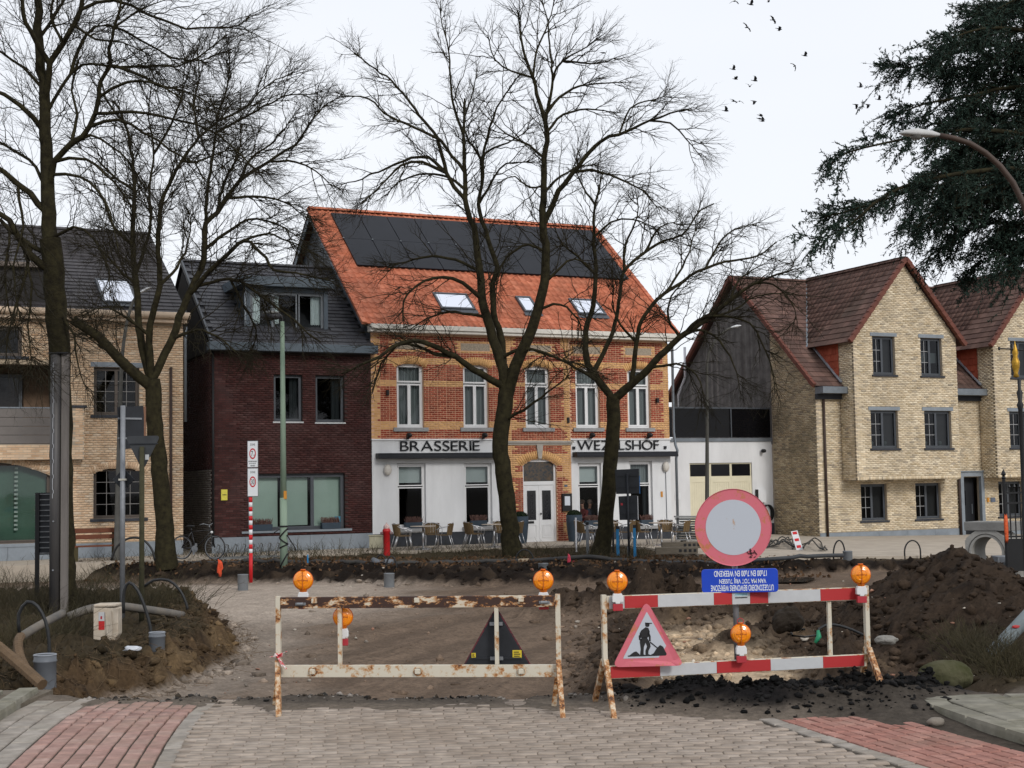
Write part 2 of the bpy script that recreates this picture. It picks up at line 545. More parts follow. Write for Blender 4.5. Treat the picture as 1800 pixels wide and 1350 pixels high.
    return z, col * (1 + .55 * n3 + .35 * n2)[..., None]

GR = np.exp(np.arange(math.log(9.0), math.log(64), .0048))
GS = np.arange(-.60, .601, .003)
gy, gs = np.meshgrid(GR, GS, indexing='ij')
gx = gs * gy
gz, gc = terrain(gx, gy)
nr, nc = gx.shape
idx = np.arange(nr * nc).reshape(nr, nc)
F = np.stack([idx[:-1, :-1], idx[:-1, 1:], idx[1:, 1:], idx[1:, :-1]], -1).reshape(-1, 4)
gme = npmesh('soil', np.stack([gx, gy, gz], -1).reshape(-1, 3), F)
def soil_attr(me, c):
    a = me.color_attributes.new('soil', 'FLOAT_COLOR', 'POINT')
    a.data.foreach_set('color', np.c_[np.clip(c, .004, 1), np.ones(len(c))].astype(np.float32).ravel())
soil_attr(gme, gc.reshape(-1, 3))
def soil_mat():
    m, nt, b = nmat('soil')
    N, L = nt.nodes, nt.links
    at = N.new('ShaderNodeAttribute'); at.attribute_name = 'soil'
    geo = N.new('ShaderNodeNewGeometry')
    no = N.new('ShaderNodeTexNoise'); no.inputs['Scale'].default_value = 17; no.inputs['Detail'].default_value = 8; no.inputs['Roughness'].default_value = .7
    L.new(geo.outputs['Position'], no.inputs['Vector'])
    mr = N.new('ShaderNodeMapRange')
    mr.inputs['From Min'].default_value, mr.inputs['From Max'].default_value = .3, .7
    mr.inputs['To Min'].default_value, mr.inputs['To Max'].default_value = .6, 1.4
    L.new(no.outputs['Fac'], mr.inputs['Value'])
    mu = N.new('ShaderNodeVectorMath'); mu.operation = 'SCALE'
    L.new(at.outputs['Color'], mu.inputs[0]); L.new(mr.outputs[0], mu.inputs['Scale'])
    L.new(mu.outputs[0], b.inputs['Base Color'])
    b.inputs['Roughness'].default_value = .95
    b.inputs['Specular IOR Level'].default_value = .1
    bp = N.new('ShaderNodeBump'); bp.inputs['Strength'].default_value = .7; bp.inputs['Distance'].default_value = .03
    L.new(no.outputs['Fac'], bp.inputs['Height']); L.new(bp.outputs[0], b.inputs['Normal'])
    return m
SOIL = soil_mat()
ground = link('ground', gme, SOIL, None, True)
ground['kind'] = 'structure'
def tz(x, y):
    return float(terrain(np.array([x]), np.array([y]))[0][0])
def GT(px, py):
    """where the sight line through a pixel meets the terrain"""
    p = G(px, py, 0)
    for _ in range(6):
        p = G(px, py, tz(p[0], p[1]))
    return p
pl = MB(); pl.quad((-1500, -600, -.75), (1500, -600, -.75), (1500, 2400, -.75), (-1500, 2400, -.75))
tag(pl.build('terrain', M('far_ground', (.10, .085, .06), .95, .3, .3)), kind='structure')

# crumbs of soil: clods, stones, tar lumps
import bmesh
_bm = bmesh.new(); bmesh.ops.create_icosphere(_bm, subdivisions=1, radius=1)
ICO_V = np.array([v.co[:] for v in _bm.verts]); ICO_F = np.array([[v.index for v in f.verts] for f in _bm.faces]); _bm.free()
def scatter(name, xs, ys, rad, label_kind='stuff', tint=None, mat=None, flat=.7, sink=.25):
    n = len(xs)
    zz, cc = terrain(xs, ys)
    r = rad[:, None, None]
    V = ICO_V[None] * (1 + rng.uniform(-.5, .5, (n, len(ICO_V), 1))) * rng.uniform(.5, 1.35, (n, 1, 3)) * np.array([1, 1, flat]) * r
    a = rng.uniform(0, 2 * PI, n); c, s = np.cos(a)[:, None], np.sin(a)[:, None]
    V = np.stack([V[..., 0] * c - V[..., 1] * s, V[..., 0] * s + V[..., 1] * c, V[..., 2]], -1)
    V += np.stack([xs, ys, zz + rad * sink], -1)[:, None, :]
    F = (ICO_F[None] + (np.arange(n) * len(ICO_V))[:, None, None]).reshape(-1, 3)
    me = npmesh(name, V.reshape(-1, 3), F)
    k = rng.uniform(.6, 1.5, (n, 1))
    c0 = cc * k if tint is None else np.array(tint)[rng.integers(0, len(tint), n)] * k
    soil_attr(me, np.repeat(c0, len(ICO_V), axis=0))
    o = link(name, me, mat or SOIL, None, False)
    o['kind'] = label_kind
    return o
def uni(n, x0, x1, y0, y1):
    return rng.uniform(x0, x1, n), rng.uniform(y0, y1, n)
X, Y = [], []
def keep(n, x0, x1, y0, y1, f):
    x, y = uni(n, x0, x1, y0, y1)
    k = f(x, y); X.append(x[k]); Y.append(y[k])
keep(7000, -8, -3.4, 15.6, 30, lambda x, y: np.abs(x - ip(y, VLY, VLX) + .6) < .62 + .25 * rng.random(len(x)))
keep(3800, -16, 16, 34.5, 42, lambda x, y: (y > ip(x, BBX, BBY) - .3) & (y < ip(x, BTX, BTY) + .6))
keep(5200, 4.6, 12, 15.8, 29, lambda x, y: np.hypot((x - 6.75) / 2.6, (y - 21.4) / 6.2) < 1.05)
keep(4600, .6, 5.6, 14.6, 28, lambda x, y: fbm(x * .9, y * .9, 1, 4) > -.12)
keep(900, -4.5, 1.5, 14.4, 33, lambda x, y: rng.random(len(x)) < .25)
X = np.concatenate(X); Y = np.concatenate(Y)
scatter('soil_clods', X, Y, .012 + .085 * rng.random(len(X)) ** 4.2, sink=.0)
x = rng.uniform(1.0, 4.2, 4200); y = ip(x, EDX, EDY) + .72 + rng.normal(0, .42, 4200)
scatter('tar_lumps', x, y, .008 + .034 * rng.random(4200) ** 3, tint=[(.008, .008, .008), (.013, .0125, .0125), (.006, .006, .006)])
x = rng.uniform(-4.4, 1.2, 700); y = ip(x, EDX, EDY) + .1 + rng.normal(0, .12, 700)
scatter('paving_crumbs', x, y, .008 + .022 * rng.random(700) ** 3, tint=[(.03, .028, .026), (.2, .18, .16), (.05, .04, .03)])
xs, ys = [], []
for (a, b, c, d, n) in ((-4.4, -2.4, 16.5, 25, 60), (1, 5, 15, 30, 320), (5, 9, 16, 28, 150), (-5, 8, 34, 39, 120)):
    x, y = uni(n, a, b, c, d); xs.append(x); ys.append(y)
xs, ys = np.concatenate(xs), np.concatenate(ys)
scatter('small_stones', xs, ys, .008 + .04 * rng.random(len(xs)) ** 4, tint=[(.32, .29, .25), (.22, .19, .16), (.40, .36, .3), (.24, .13, .09)], sink=.45)

# ------------------------------------------------------------------ brick road in the foreground
BLK_V = np.array([(x, y, -.5) for x, y in ((-.5, -.5), (.5, -.5), (.5, .5), (-.5, .5))] + [(x, y, .38) for x, y in ((-.5, -.5), (.5, -.5), (.5, .5), (-.5, .5))] + [(x * .93, y * .93, .5) for x, y in ((-.5, -.5), (.5, -.5), (.5, .5), (-.5, .5))])
BLK_F = np.array([(0, 1, 5, 4), (1, 2, 6, 5), (2, 3, 7, 6), (3, 0, 4, 7), (4, 5, 9, 8), (5, 6, 10, 9), (6, 7, 11, 10), (7, 4, 8, 11), (8, 9, 10, 11)])
DUST = (.22, .172, .13, .6)
PINK = PM('red_paver', [(.285, .175, .148), (.34, .215, .185), (.305, .188, .16), (.37, .25, .215), (.265, .165, .14)], .9, .22, 9, .5, 160, .15, (.27, .20, .155, .8), .8)
GREY = PM('grey_paver', [(.27, .245, .21), (.33, .295, .26), (.245, .22, .19), (.30, .27, .24)], .9, .25, 7, .5, 150, .15, (.22, .18, .14, .7), .8)
KLINK = PM('klinker', [(.285, .235, .192), (.325, .272, .226), (.305, .252, .207), (.345, .292, .246), (.268, .22, .18)], .9, .25, 6, .5, 150, .15, DUST, .55)
FLAG = PM('concrete_flag', [(.20, .19, .155), (.25, .235, .195), (.18, .17, .135)], .92, .25, 6, .5, 120, .15, (.12, .115, .075, .6), 1.6)
road = MB()
road.quad((-5.0, -14, -.013), (4.2, -14, -.013), (4.2, 12.6, -.013), (-5.0, 12.6, -.013))
road = road.build('road', M('road_bed', (.060, .048, .036), .95, .3, 9, .5, 90))
road['kind'] = 'structure'
WM[road.name] = Matrix.Identity(4)
snd = MB(); snd.poly([(-2.5, 8.8, -.010), (2.6 + .62, 8.8, -.010), (2.0, 12.9, -.010), (.9, 13.6, -.010), (-2.95, 13.9, -.010)])
snd.build('joint_sand', M('joint_sand', (.225, .183, .147), .95, .3, 9, .5, 90), road)
XLY, XLX = [8, 9, 10.8, 11.9, 12.7, 13.5, 14.6], [-3.35, -3.56, -3.87, -4.03, -4.13, -4.21, -4.23]
xl = lambda y: float(np.interp(y, XLY, XLX))
xr = lambda y: float(2.16 + (13.04 - y) * .32)
edge = lambda x, y: float(np.interp(x, EDX, EDY))
def blk(x, y, wx, wy, ang, z=0., h=.07, tilt=.012):
    m = Matrix.Translation((x, y, z - h / 2 + random.uniform(-.003, .004))) @ Matrix.Rotation(ang + random.uniform(-.012, .012), 4, 'Z') @ Matrix.Rotation(random.uniform(-tilt, tilt), 4, 'X') @ Matrix.Rotation(random.uniform(-tilt, tilt), 4, 'Y') @ Matrix.Diagonal((wx, wy, h, 1))
    return np.array(m)
def lane(xf, w, rows, ln, y0, y1, out, slack=0.):
    for r in range(rows):
        y = y0 + random.uniform(0, ln)
        while y < y1:
            x = xf(y) + (r + .5) * w
            if y + ln / 2 < edge(x, y) + random.uniform(-.10, .06) + slack:
                a = math.atan2(-(xf(y + .1) - xf(y - .1)), .2)
                out.append(blk(x, y, w - .020, ln - .009, a))
            y += ln
red, red2, grey, kl = [], [], [], []
lane(xl, .14, 8, .215, 9.0, 15, red)
lane(lambda y: xl(y) + 8 * .14, .155, 1, .3, 9.0, 15, grey)
lane(lambda y: xl(y) - .62, .205, 3, .31, 9.0, 15.2, grey)
lane(xr, .128, 8, .215, 9.0, 14, red2)
lane(lambda y: xr(y) - .17, .165, 1, .3, 9.0, 14, grey)
row = 0
y = 9.0
while y < 14.6:
    x = xl(y) + 8 * .14 + .17 + (.055 if row % 2 else .165) + random.uniform(-.02, .02)
    while x < xr(y) - .22:
        yy = y + .018 * math.sin(x * 4.1 + .9 * row) + .035 * math.sin(x * 1.3) + random.uniform(-.004, .004)
        if yy < edge(x, yy) - .02 + random.uniform(-.10, .05):
            kl.append(blk(x, yy, .213, .102, random.uniform(-.02, .02), -.001, .07, .010))
        x += .218
    y += .107
    row += 1
pieces(road, 'red_paver', red, PINK, BLK_V, BLK_F, 150)
pieces(road, 'red_paver', red2, PM('brick_red_paver', [(.27, .125, .098), (.33, .165, .135), (.29, .14, .112), (.36, .19, .155), (.25, .118, .093)], .9, .22, 9, .5, 160, .15, (.25, .18, .14, .6), .8), BLK_V, BLK_F, 150, 'red_paving')
pieces(road, 'grey_paver', grey, GREY, BLK_V, BLK_F, 300)
pieces(road, 'brick', kl, KLINK, BLK_V, BLK_F, 300, 'brick_paving')
# thin drift of dirt over the paving by the barriers
# left pavement
pv = MB(); pv.box(-9, -4.85, 11.0, 15.05, -.2, .03)
pv = pv.build('pavement', M('pavement_bed', (.12, .10, .075), .95, .3, 10), None); pv['kind'] = 'structure'
WM[pv.name] = Matrix.Identity(4)
fl = []
for r in range(9):
    for c in range(8):
        x = -5.25 - c * .405 - .06 * r * .4; yy = 11.3 + r * .405
        if yy < 14.95 + .1 * c * .2:
            fl.append(blk(x, yy, .395, .395, .10, .075, .06, .008))
pieces(pv, 'flagstone', fl, FLAG, BLK_V, BLK_F)
kb = [blk(-4.82 - .115 * (yy - 13), yy, .19, .96, .115, .085, .26, .004) for yy in np.arange(11.4, 15.0, .985)]
pieces(pv, 'kerb_stone', kb, FLAG, BLK_V, BLK_F)
# right pavement
pv = MB(); pv.poly([(3.95, 13.3, .02), (3.95, 10.6, .02), (9, 10.6, .02), (9, 13.3, .02)])
pv = pv.build('pavement', MATS['pavement_bed'], None); pv['kind'] = 'structure'
WM[pv.name] = Matrix.Identity(4)
fl = []
for r in range(9):
    for c in range(-2, 11):
        x = 4.32 + c * .405 + (13.7 - .405 * r - 11) * -.13 + .16; yy = 13.03 - r * .405
        if yy > 10.6 and x > float(np.interp(yy, [10.3, 11, 11.6, 12.2, 12.8, 13.1], [4.40, 4.27, 4.13, 4.0, 3.9, 4.0])) - .02:
            fl.append(blk(x, yy, .395, .395, .14, .068, .06, .008))
pieces(pv, 'flagstone', fl, FLAG, BLK_V, BLK_F)
kp = [(3.86, 13.30), (3.72, 13.12), (3.70, 12.8), (3.80, 12.2), (3.93, 11.6), (4.07, 11.0), (4.2, 10.3)]
kb = []
for (a, b) in zip(kp[:-1], kp[1:]):
    ln = math.hypot(b[0] - a[0], b[1] - a[1])
    kb.append(blk((a[0] + b[0]) / 2 + .08, (a[1] + b[1]) / 2, .2, ln + .01, math.atan2(-(b[0] - a[0]), b[1] - a[1]), .078, .26, .004))
kb.append(blk(4.16, 13.28, .2, .66, PI / 2, .076, .26, .004))
kb.append(blk(4.84, 13.30, .2, .66, PI / 2, .076, .26, .004))
kb.append(blk(5.52, 13.32, .2, .66, PI / 2, .076, .26, .004))
pieces(pv, 'kerb_stone', kb, FLAG, BLK_V, BLK_F)
# far pavement along the houses
UX, UY = math.cos(math.radians(25)), math.sin(math.radians(25))
P0 = np.array([-4.69, 47.21, 0.0])
def S(u, v, z=0.):
    """street frame: u along the facades, v behind them"""
    return (P0[0] + u * UX - v * UY, P0[1] + u * UY + v * UX, z)
m = MB()
xs = np.arange(-34, 46, .5)
line = lambda x, v: P0[1] + (x - P0[0]) * math.tan(math.radians(25)) + v / UX
def yedge(x):
    k = float(sstep(2.5, 6.5, x))
    return (1 - k) * line(x, -3.1) + k * (float(ip(x, BTX, BTY)) + .55)
for a, b in zip(xs[:-1], xs[1:]):
    for t0, t1 in zip(np.linspace(0, 1, 7)[:-1], np.linspace(0, 1, 7)[1:]):
        q = []
        for x, t in ((a, t0), (b, t0), (b, t1), (a, t1)):
            yy = yedge(x) * (1 - t) + line(x, 4.2) * t
            q.append((x, yy, float(zfar(x)) + .06))
        m.quad(*q)
    m.quad((a, yedge(a), -.6), (b, yedge(b), -.6), (b, yedge(b), float(zfar(b)) + .06), (a, yedge(a), float(zfar(a)) + .06))
fp = m.build('pavement', M('far_paving', (.36, .31, .25), .9, .22, 1.4, .4, 12))
fp['kind'] = 'structure'
# ================================================================== HOUSES
WHITE = M('white_paint', (.70, .70, .70), .5, .05, 3, 0, spec=.4)
RENDER = M('white_render', (.64, .645, .65), .9, .12, 1.1, stretch=(1.2, 1.2, .35), bump=.25, bscale=70)
PLINTH = M('dark_plinth', (.035, .038, .045), .85, .3, 2.5, .2)
BLUESTONE = M('bluestone', (.20, .225, .25), .8, .2, 2.2, .2, 30)
ANTHR = M('anthracite_frame', (.055, .062, .072), .45, .12, 4, spec=.4)
BLUEGREY = M('bluegrey_zinc', (.075, .097, .118), .5, .15, 2, spec=.35)
ZINC = M('zinc', (.17, .19, .21), .45, .2, 3, metal=.4)
BLACK = M('black_metal', (.012, .012, .013), .45, .2, 5, spec=.3)
ROOM = M('dark_room', (.012, .011, .010), .95, .3, 2)
CREAM = M('cream_gutter', (.48, .37, .27), .6, .1, 2)
GLASS = glass('window_glass', (.80, .84, .84), .025)
DGLASS = glass('dark_glass', (.30, .32, .33), .028)
SGLASS = glass('skylight_glass', (.20, .22, .25), .60)
NET = M('net_curtain', (.23, .25, .25), .9, .4, 4, stretch=(6, 6, .1))
CURT = M('white_curtain', (.70, .76, .76), .9, .1, 10)
BLIND = M('green_blind', (.36, .445, .385), .8, .08, 1.2)
BLIND2 = M('white_blind', (.46, .50, .49), .8, .06, 1.5)
MORT_R = M('light_mortar', (.60, .37, .24), .95, .2, 9, .3, 60)
MORT_B = M('beige_mortar', (.40, .335, .255), .95, .2, 9, .3, 60)
MORT_D = M('dark_mortar', (.035, .022, .02), .95, .2, 9, .3, 60)
RED_B = PM('red_brick', [(.25, .042, .024), (.32, .065, .034), (.19, .030, .019), (.36, .10, .055), (.29, .05, .028)], .85, .2, 4, .3)
YEL_B = PM('yellow_brick', [(.58, .33, .135), (.64, .38, .165), (.52, .29, .115)], .85, .15, 4, .2)
BEI_B = PM('beige_brick', [(.55, .37, .235), (.62, .445, .295), (.49, .32, .195), (.68, .52, .36), (.58, .40, .255), (.64, .52, .39)], .88, .16, 2, .3, 90, .2, (.36, .25, .16, .3), .5)
YBE_B = PM('yellowish_brick', [(.57, .455, .30), (.67, .56, .40), (.47, .375, .24), (.74, .64, .475), (.60, .50, .35), (.35, .30, .23)], .88, .16, 2, .3, 90, .2, (.34, .275, .185, .35), .45)
BUR_B = PM('burgundy_brick', [(.044, .0125, .0105), (.058, .017, .0145), (.034, .010, .009), (.050, .015, .0125), (.075, .032, .028)], .75, .2, 3, .3, 90, .25, (.14, .09, .085, .25), .55)
GRE_B = PM('greyed_brick', [(.15, .135, .12), (.18, .16, .14), (.13, .115, .10)], .9, .15, 3, .3)
TILE_O = PM('orange_tile', [(.40, .122, .063), (.46, .148, .080), (.36, .105, .055), (.50, .175, .10), (.43, .132, .070)], .8, .25, 2.2, .2, 60, .25, (.19, .085, .048, .4), .7)
TILE_R = PM('brown_tile', [(.110, .066, .054), (.135, .082, .067), (.088, .054, .046), (.12, .072, .06), (.165, .098, .08)], .85, .22, 2, .2, 60, .12, (.060, .046, .036, .6), .6)
TILE_E = M('red_verge', (.13, .045, .031), .75, .25, 3, .2)
TILE_H = PM('hung_tile', [(.33, .075, .04), (.29, .062, .034), (.36, .09, .05)], .7, .12, 3, .1)
SLATE = PM('slate', [(.040, .040, .046), (.052, .052, .058), (.032, .032, .038), (.046, .047, .054)], .55, .2, 3, .15, 60, .35)
SLATE2 = PM('slate_board', [(.032, .038, .046), (.040, .047, .056), (.028, .033, .040)], .6, .15, 2, .1, 60, .3)
SOLAR = M('solar_cell', (.009, .0105, .015), .4, .2, 1.5, spec=.14)
WOOD_G = PM('grey_board', [(.105, .10, .097), (.14, .135, .13), (.085, .08, .078), (.17, .16, .15)], .9, .3, 3, .3, 50, .15, (.05, .047, .045, .5), .8)
COS, SIN = UX, UY

def house(name, label, cat, u0, v0=0.):
    p = S(u0, v0)
    return thing(name, label, cat, p, math.radians(25))

def cuts(a, b, vals):
    return sorted({a, b, *[min(b, max(a, x)) for x in vals]})
def wall(m, u0, u1, z0, z1, ops=(), v=0., th=.2):
    us = cuts(u0, u1, [o[k] for o in ops for k in (0, 1)]); zs = cuts(z0, z1, [o[k] for o in ops for k in (2, 3)])
    for a, b in zip(us[:-1], us[1:]):
        for c, d in zip(zs[:-1], zs[1:]):
            uc, zc = (a + b) / 2, (c + d) / 2
            if any(o[0] < uc < o[1] and o[2] < zc < o[3] for o in ops):
                continue
            m.quad((a, v, c), (b, v, c), (b, v, d), (a, v, d))
            m.quad((b, v + th, c), (a, v + th, c), (a, v + th, d), (b, v + th, d))
    for o in ops:
        a, b, c, d = o[:4]
        m.quad((a, v, c), (a, v, d), (a, v + th, d), (a, v + th, c))
        m.quad((b, v, d), (b, v, c), (b, v + th, c), (b, v + th, d))
        m.quad((a, v, d), (b, v, d), (b, v + th, d), (a, v + th, d))
        m.quad((b, v, c), (a, v, c), (a, v + th, c), (b, v + th, c))
        r = o[4] if len(o) > 4 else 0
        if r:
            n = 10
            arc = [(a + (b - a) * k / n, d - r * (2 * k / n - 1) ** 2) for k in range(n + 1)]
            for (x0, h0), (x1, h1) in zip(arc[:-1], arc[1:]):
                m.quad((x0, v + .002, h0), (x1, v + .002, h1), (x1, v + .002, d), (x0, v + .002, d))
                m.quad((x0, v + th, h0), (x1, v + th, h1), (x1, v + .002, h1), (x0, v + .002, h0))
    m.quad((u0, v, z1), (u1, v, z1), (u1, v + th, z1), (u0, v + th, z1))
    m.quad((u0, v, z0), (u0, v, z1), (u0, v + th, z1), (u0, v + th, z0))
    m.quad((u1, v, z1), (u1, v, z0), (u1, v + th, z0), (u1, v + th, z1))
    return m
def free(z, u0, u1, ops):
    iv = [(u0, u1)]
    for o in ops:
        a, b, c, d = o[:4]
        if c - .02 < z < d + .02:
            r = o[4] if len(o) > 4 else 0
            if r and z > d - r:
                if z > d:
                    continue
                hw = (b - a) / 2 * math.sqrt(max(0, (d - z) / r)); mid = (a + b) / 2
                a, b = mid - hw, mid + hw
            nw = []
            for p, q in iv:
                if b <= p or a >= q:
                    nw.append((p, q))
                else:
                    if a > p: nw.append((p, a))
                    if b < q: nw.append((b, q))
            iv = nw
    return iv
def courses(rows, z0, z1, O, ex, n, out, zone=None, bl=.215, bh=.064, j=.011, proud=.008, flem=False, jit=.004):
    """brick courses on a plane; rows(z) gives the free stretches"""
    O, ex, n = np.array(O, float), np.array(ex, float), np.array(n, float)
    up = np.array([0, 0, 1.0])
    k = 0
    z = z0
    while z + bh <= z1 + .001:
        zc = z + bh / 2
        for a, b in rows(zc):
            x = math.floor(a / (bl + j)) * (bl + j) + (0 if k % 2 else (bl + j) / 2)
            q = 0
            while x < b:
                l = bl
                if flem and q % 2:
                    l = bl * .46
                xa, xb = max(a, x), min(b, x + l)
                if xb - xa > .03:
                    key = zone((xa + xb) / 2, zc) if zone else 'a'
                    if key:
                        d = .05
                        c = O + ex * ((xa + xb) / 2) + up * zc + n * (proud - d / 2 + random.uniform(-jit, jit))
                        out.setdefault(key, []).append(frame_mat(c, ex * (xb - xa), -n * d, up * (bh * random.uniform(.94, 1.03))))
                x += l + j
                q += 1
        z += bh + j
        k += 1
def arch_bricks(out, key, a, b, zt, rise, hgt, O=(0, 0, 0), v=0., n=None, proud=.014):
    mid, hw = (a + b) / 2, (b - a) / 2
    if rise < .01:
        R = 1e3
    else:
        R = (hw * hw + rise * rise) / (2 * rise)
    zc0 = zt - R
    th = math.asin(min(1, hw / R)) if rise >= .01 else 0
    cnt = int((b - a + .1) / .068)
    for k in range(cnt):
        t = (k + .5) / cnt * 2 - 1
        if rise >= .01:
            an = t * th * 1.03
            ex = np.array([math.cos(an), 0, -math.sin(an)]); ez = np.array([math.sin(an), 0, math.cos(an)])
            c = np.array([mid, v - proud + .025, zc0]) + ez * (R + hgt / 2)
        else:
            ex, ez = np.array([1., 0, 0]), np.array([0, 0, 1.]); c = np.array([mid + t * (hw + .05), v - proud + .025, zt + hgt / 2])
        out.setdefault(key, []).append(frame_mat(c, ex * .058, np.array([0, .05, 0]), ez * hgt * random.uniform(.97, 1.0)))

def curtain(u0, u1, z0, z1, v, pitch=.07, amp=.018):
    m = MB()
    n = max(6, int((u1 - u0) / pitch * 4))
    pts = [(u0 + (u1 - u0) * k / n, v + amp * math.sin(2 * PI * k / 4 + .6 * math.sin(k * .7))) for k in range(n + 1)]
    for (a, p), (b, q) in zip(pts[:-1], pts[1:]):
        m.quad((a, p, z0), (b, q, z0), (b, q, z1), (a, p, z1))
    return m
def window(h, u0, u1, z0, z1, v=.11, fm=None, fw=.055, cells=((0, 1, 0, 1),), sw=.045, gm=None, curt=None, room=.9, sill=None, bars=None, name='window', barm=None):
    fm = fm or WHITE; gm = gm or GLASS
    m = MB(); d = .06
    m.box(u0, u0 + fw, v, v + d, z0, z1); m.box(u1 - fw, u1, v, v + d, z0, z1)
    m.box(u0 + fw, u1 - fw, v, v + d, z1 - fw, z1); m.box(u0 + fw, u1 - fw, v, v + d, z0, z0 + fw)
    iu0, iu1, iz0, iz1 = u0 + fw, u1 - fw, z0 + fw, z1 - fw
    panes = []
    for c in cells:
        a, b = iu0 + (iu1 - iu0) * c[0], iu0 + (iu1 - iu0) * c[1]
        e, f = iz0 + (iz1 - iz0) * c[2], iz0 + (iz1 - iz0) * c[3]
        s = sw
        m.box(a, a + s, v - .012, v + d - .01, e, f); m.box(b - s, b, v - .012, v + d - .01, e, f)
        m.box(a + s, b - s, v - .012, v + d - .01, e, e + s); m.box(a + s, b - s, v - .012, v + d - .01, f - s, f)
        panes.append((a + s, b - s, e + s, f - s))
    w = m.build(name, fm, h)
    for k, (a, b, e, f) in enumerate(panes):
        p = MB(); p.quad((a, v + .03, e), (b, v + .03, e), (b, v + .03, f), (a, v + .03, f))
        p.build('pane', gm[k] if isinstance(gm, (list, tuple)) else gm, w)
        if bars and bars[k]:
            q = MB(); nx, ny = bars[k]
            for i in range(1, nx):
                x = a + (b - a) * i / nx; q.box(x - .009, x + .009, v + .012, v + .024, e, f)
            for i in range(1, ny):
                z = e + (f - e) * i / ny; q.box(a, b, v + .009, v + .021, z - .009, z + .009)
            q.build('glazing_bar', barm or fm, w)
    if room:
        r = MB(); y0, y1 = v + d + .005, v + d + room
        e = .04
        r.quad((u0 - e, y1, z0 - e), (u1 + e, y1, z0 - e), (u1 + e, y1, z1 + e), (u0 - e, y1, z1 + e))
        r.quad((u0 - e, y0, z0 - e), (u0 - e, y1, z0 - e), (u0 - e, y1, z1 + e), (u0 - e, y0, z1 + e))
        r.quad((u1 + e, y1, z0 - e), (u1 + e, y0, z0 - e), (u1 + e, y0, z1 + e), (u1 + e, y1, z1 + e))
        r.quad((u0 - e, y0, z1 + e), (u0 - e, y1, z1 + e), (u1 + e, y1, z1 + e), (u1 + e, y0, z1 + e))
        r.quad((u0 - e, y1, z0 - e), (u0 - e, y0, z0 - e), (u1 + e, y0, z0 - e), (u1 + e, y1, z0 - e))
        r.build('room', ROOM, w)
    for cc in curt or ():
        a, b, e, f, mt = cc[:5]
        cm = curtain(u0 + (u1 - u0) * a, u0 + (u1 - u0) * b, z0 + (z1 - z0) * e, z0 + (z1 - z0) * f, v + .16, *(cc[5:7] if len(cc) > 5 else ()))
        cm.build('blind' if 'blind' in mt.name else 'curtain', mt, w)
    if sill:
        sm, out_, th, ov = sill
        MB().box(u0 - ov, u1 + ov, v - .11 - out_, v + .01, z0 - th, z0 - .002).build('sill', sm, w)
    return w

# tile shapes: x across, y up the slope, z out of the roof
def pantile():
    px = [(-.5, .030), (-.36, .048), (-.2, .030), (0, .006), (.22, 0), (.42, .010), (.52, .030)]
    V, F = [], []
    for y, dz in ((-.5, .018), (.5, 0)):
        for x, z in px:
            V.append((x, y, z + dz))
    n = len(px)
    for x, z in px:
        V.append((x, -.5, z - .012))
    for k in range(n - 1):
        F.append((k, k + 1, n + k + 1, n + k))
        F.append((2 * n + k, 2 * n + k + 1, k + 1, k))
    return np.array(V), np.array(F)
PAN_V, PAN_F = pantile()
FLT_V = np.array([(-.49, -.5, 0), (.49, -.5, 0), (.49, .5, -.02), (-.49, .5, -.02), (-.49, -.5, .024), (.49, -.5, .024), (.49, .5, -.004), (-.49, .5, -.004)])
FLT_F = np.array([(4, 5, 6, 7), (0, 1, 5, 4), (1, 2, 6, 5), (3, 0, 4, 7)])
def tiles(h, name, O, ex, es, Wd, Ld, tw, tl, mat, tv, tf, inside=None, most=300, bond=False, stuff=None, jit=.004):
    O, ex, es = np.array(O, float), np.array(ex, float), np.array(es, float)
    ex /= np.linalg.norm(ex); es /= np.linalg.norm(es)
    n = np.cross(ex, es)
    out = []
    for r in range(int(Ld / tl + .5)):
        off = (tw / 2 if bond and r % 2 else 0)
        for c in range(-1, int(Wd / tw) + 1):
            x = (c + .5) * tw + off; s = (r + .5) * tl
            if x < tw * .3 or x > Wd - tw * .3:
                continue
            if inside and not inside(x, s):
                continue
            p = O + ex * x + es * s + n * random.uniform(0, jit)
            tlt = random.uniform(-.012, .012)
            out.append(frame_mat(p, (ex + es * tlt) * tw, es * tl * 1.12, n))
    pieces(h, name, out, mat, tv, tf, most, stuff or name + 's')
    return n
def sheet(pts, m=None):
    m = m or MB(); m.poly(pts); return m
def ridge_caps(h, name, p0, p1, r, ln, mat, flat=.8, most=300):
    p0, p1 = np.array(p0, float), np.array(p1, float)
    t = p1 - p0; L = np.linalg.norm(t); t /= L
    up = np.array([0, 0, 1.0]); up = up - t * up.dot(t); up /= np.linalg.norm(up)
    sd = np.cross(t, up)
    V, F = [], []
    for y, k in ((-.52, 1.0), (.52, .88)):
        for a in range(7):
            an = PI * a / 6
            V.append((math.cos(an) * k, y, math.sin(an) * k))
    for a in range(6):
        F.append((a, a + 1, 8 + a, 7 + a))
    n = int(L / ln)
    out = [frame_mat(p0 + t * (L * (k + .5) / n), sd * r, t * L / n, up * r * flat) for k in range(n)]
    pieces(h, name, out, mat, np.array(V), np.array(F), most, smooth=True)
def flat_arrow(): pass

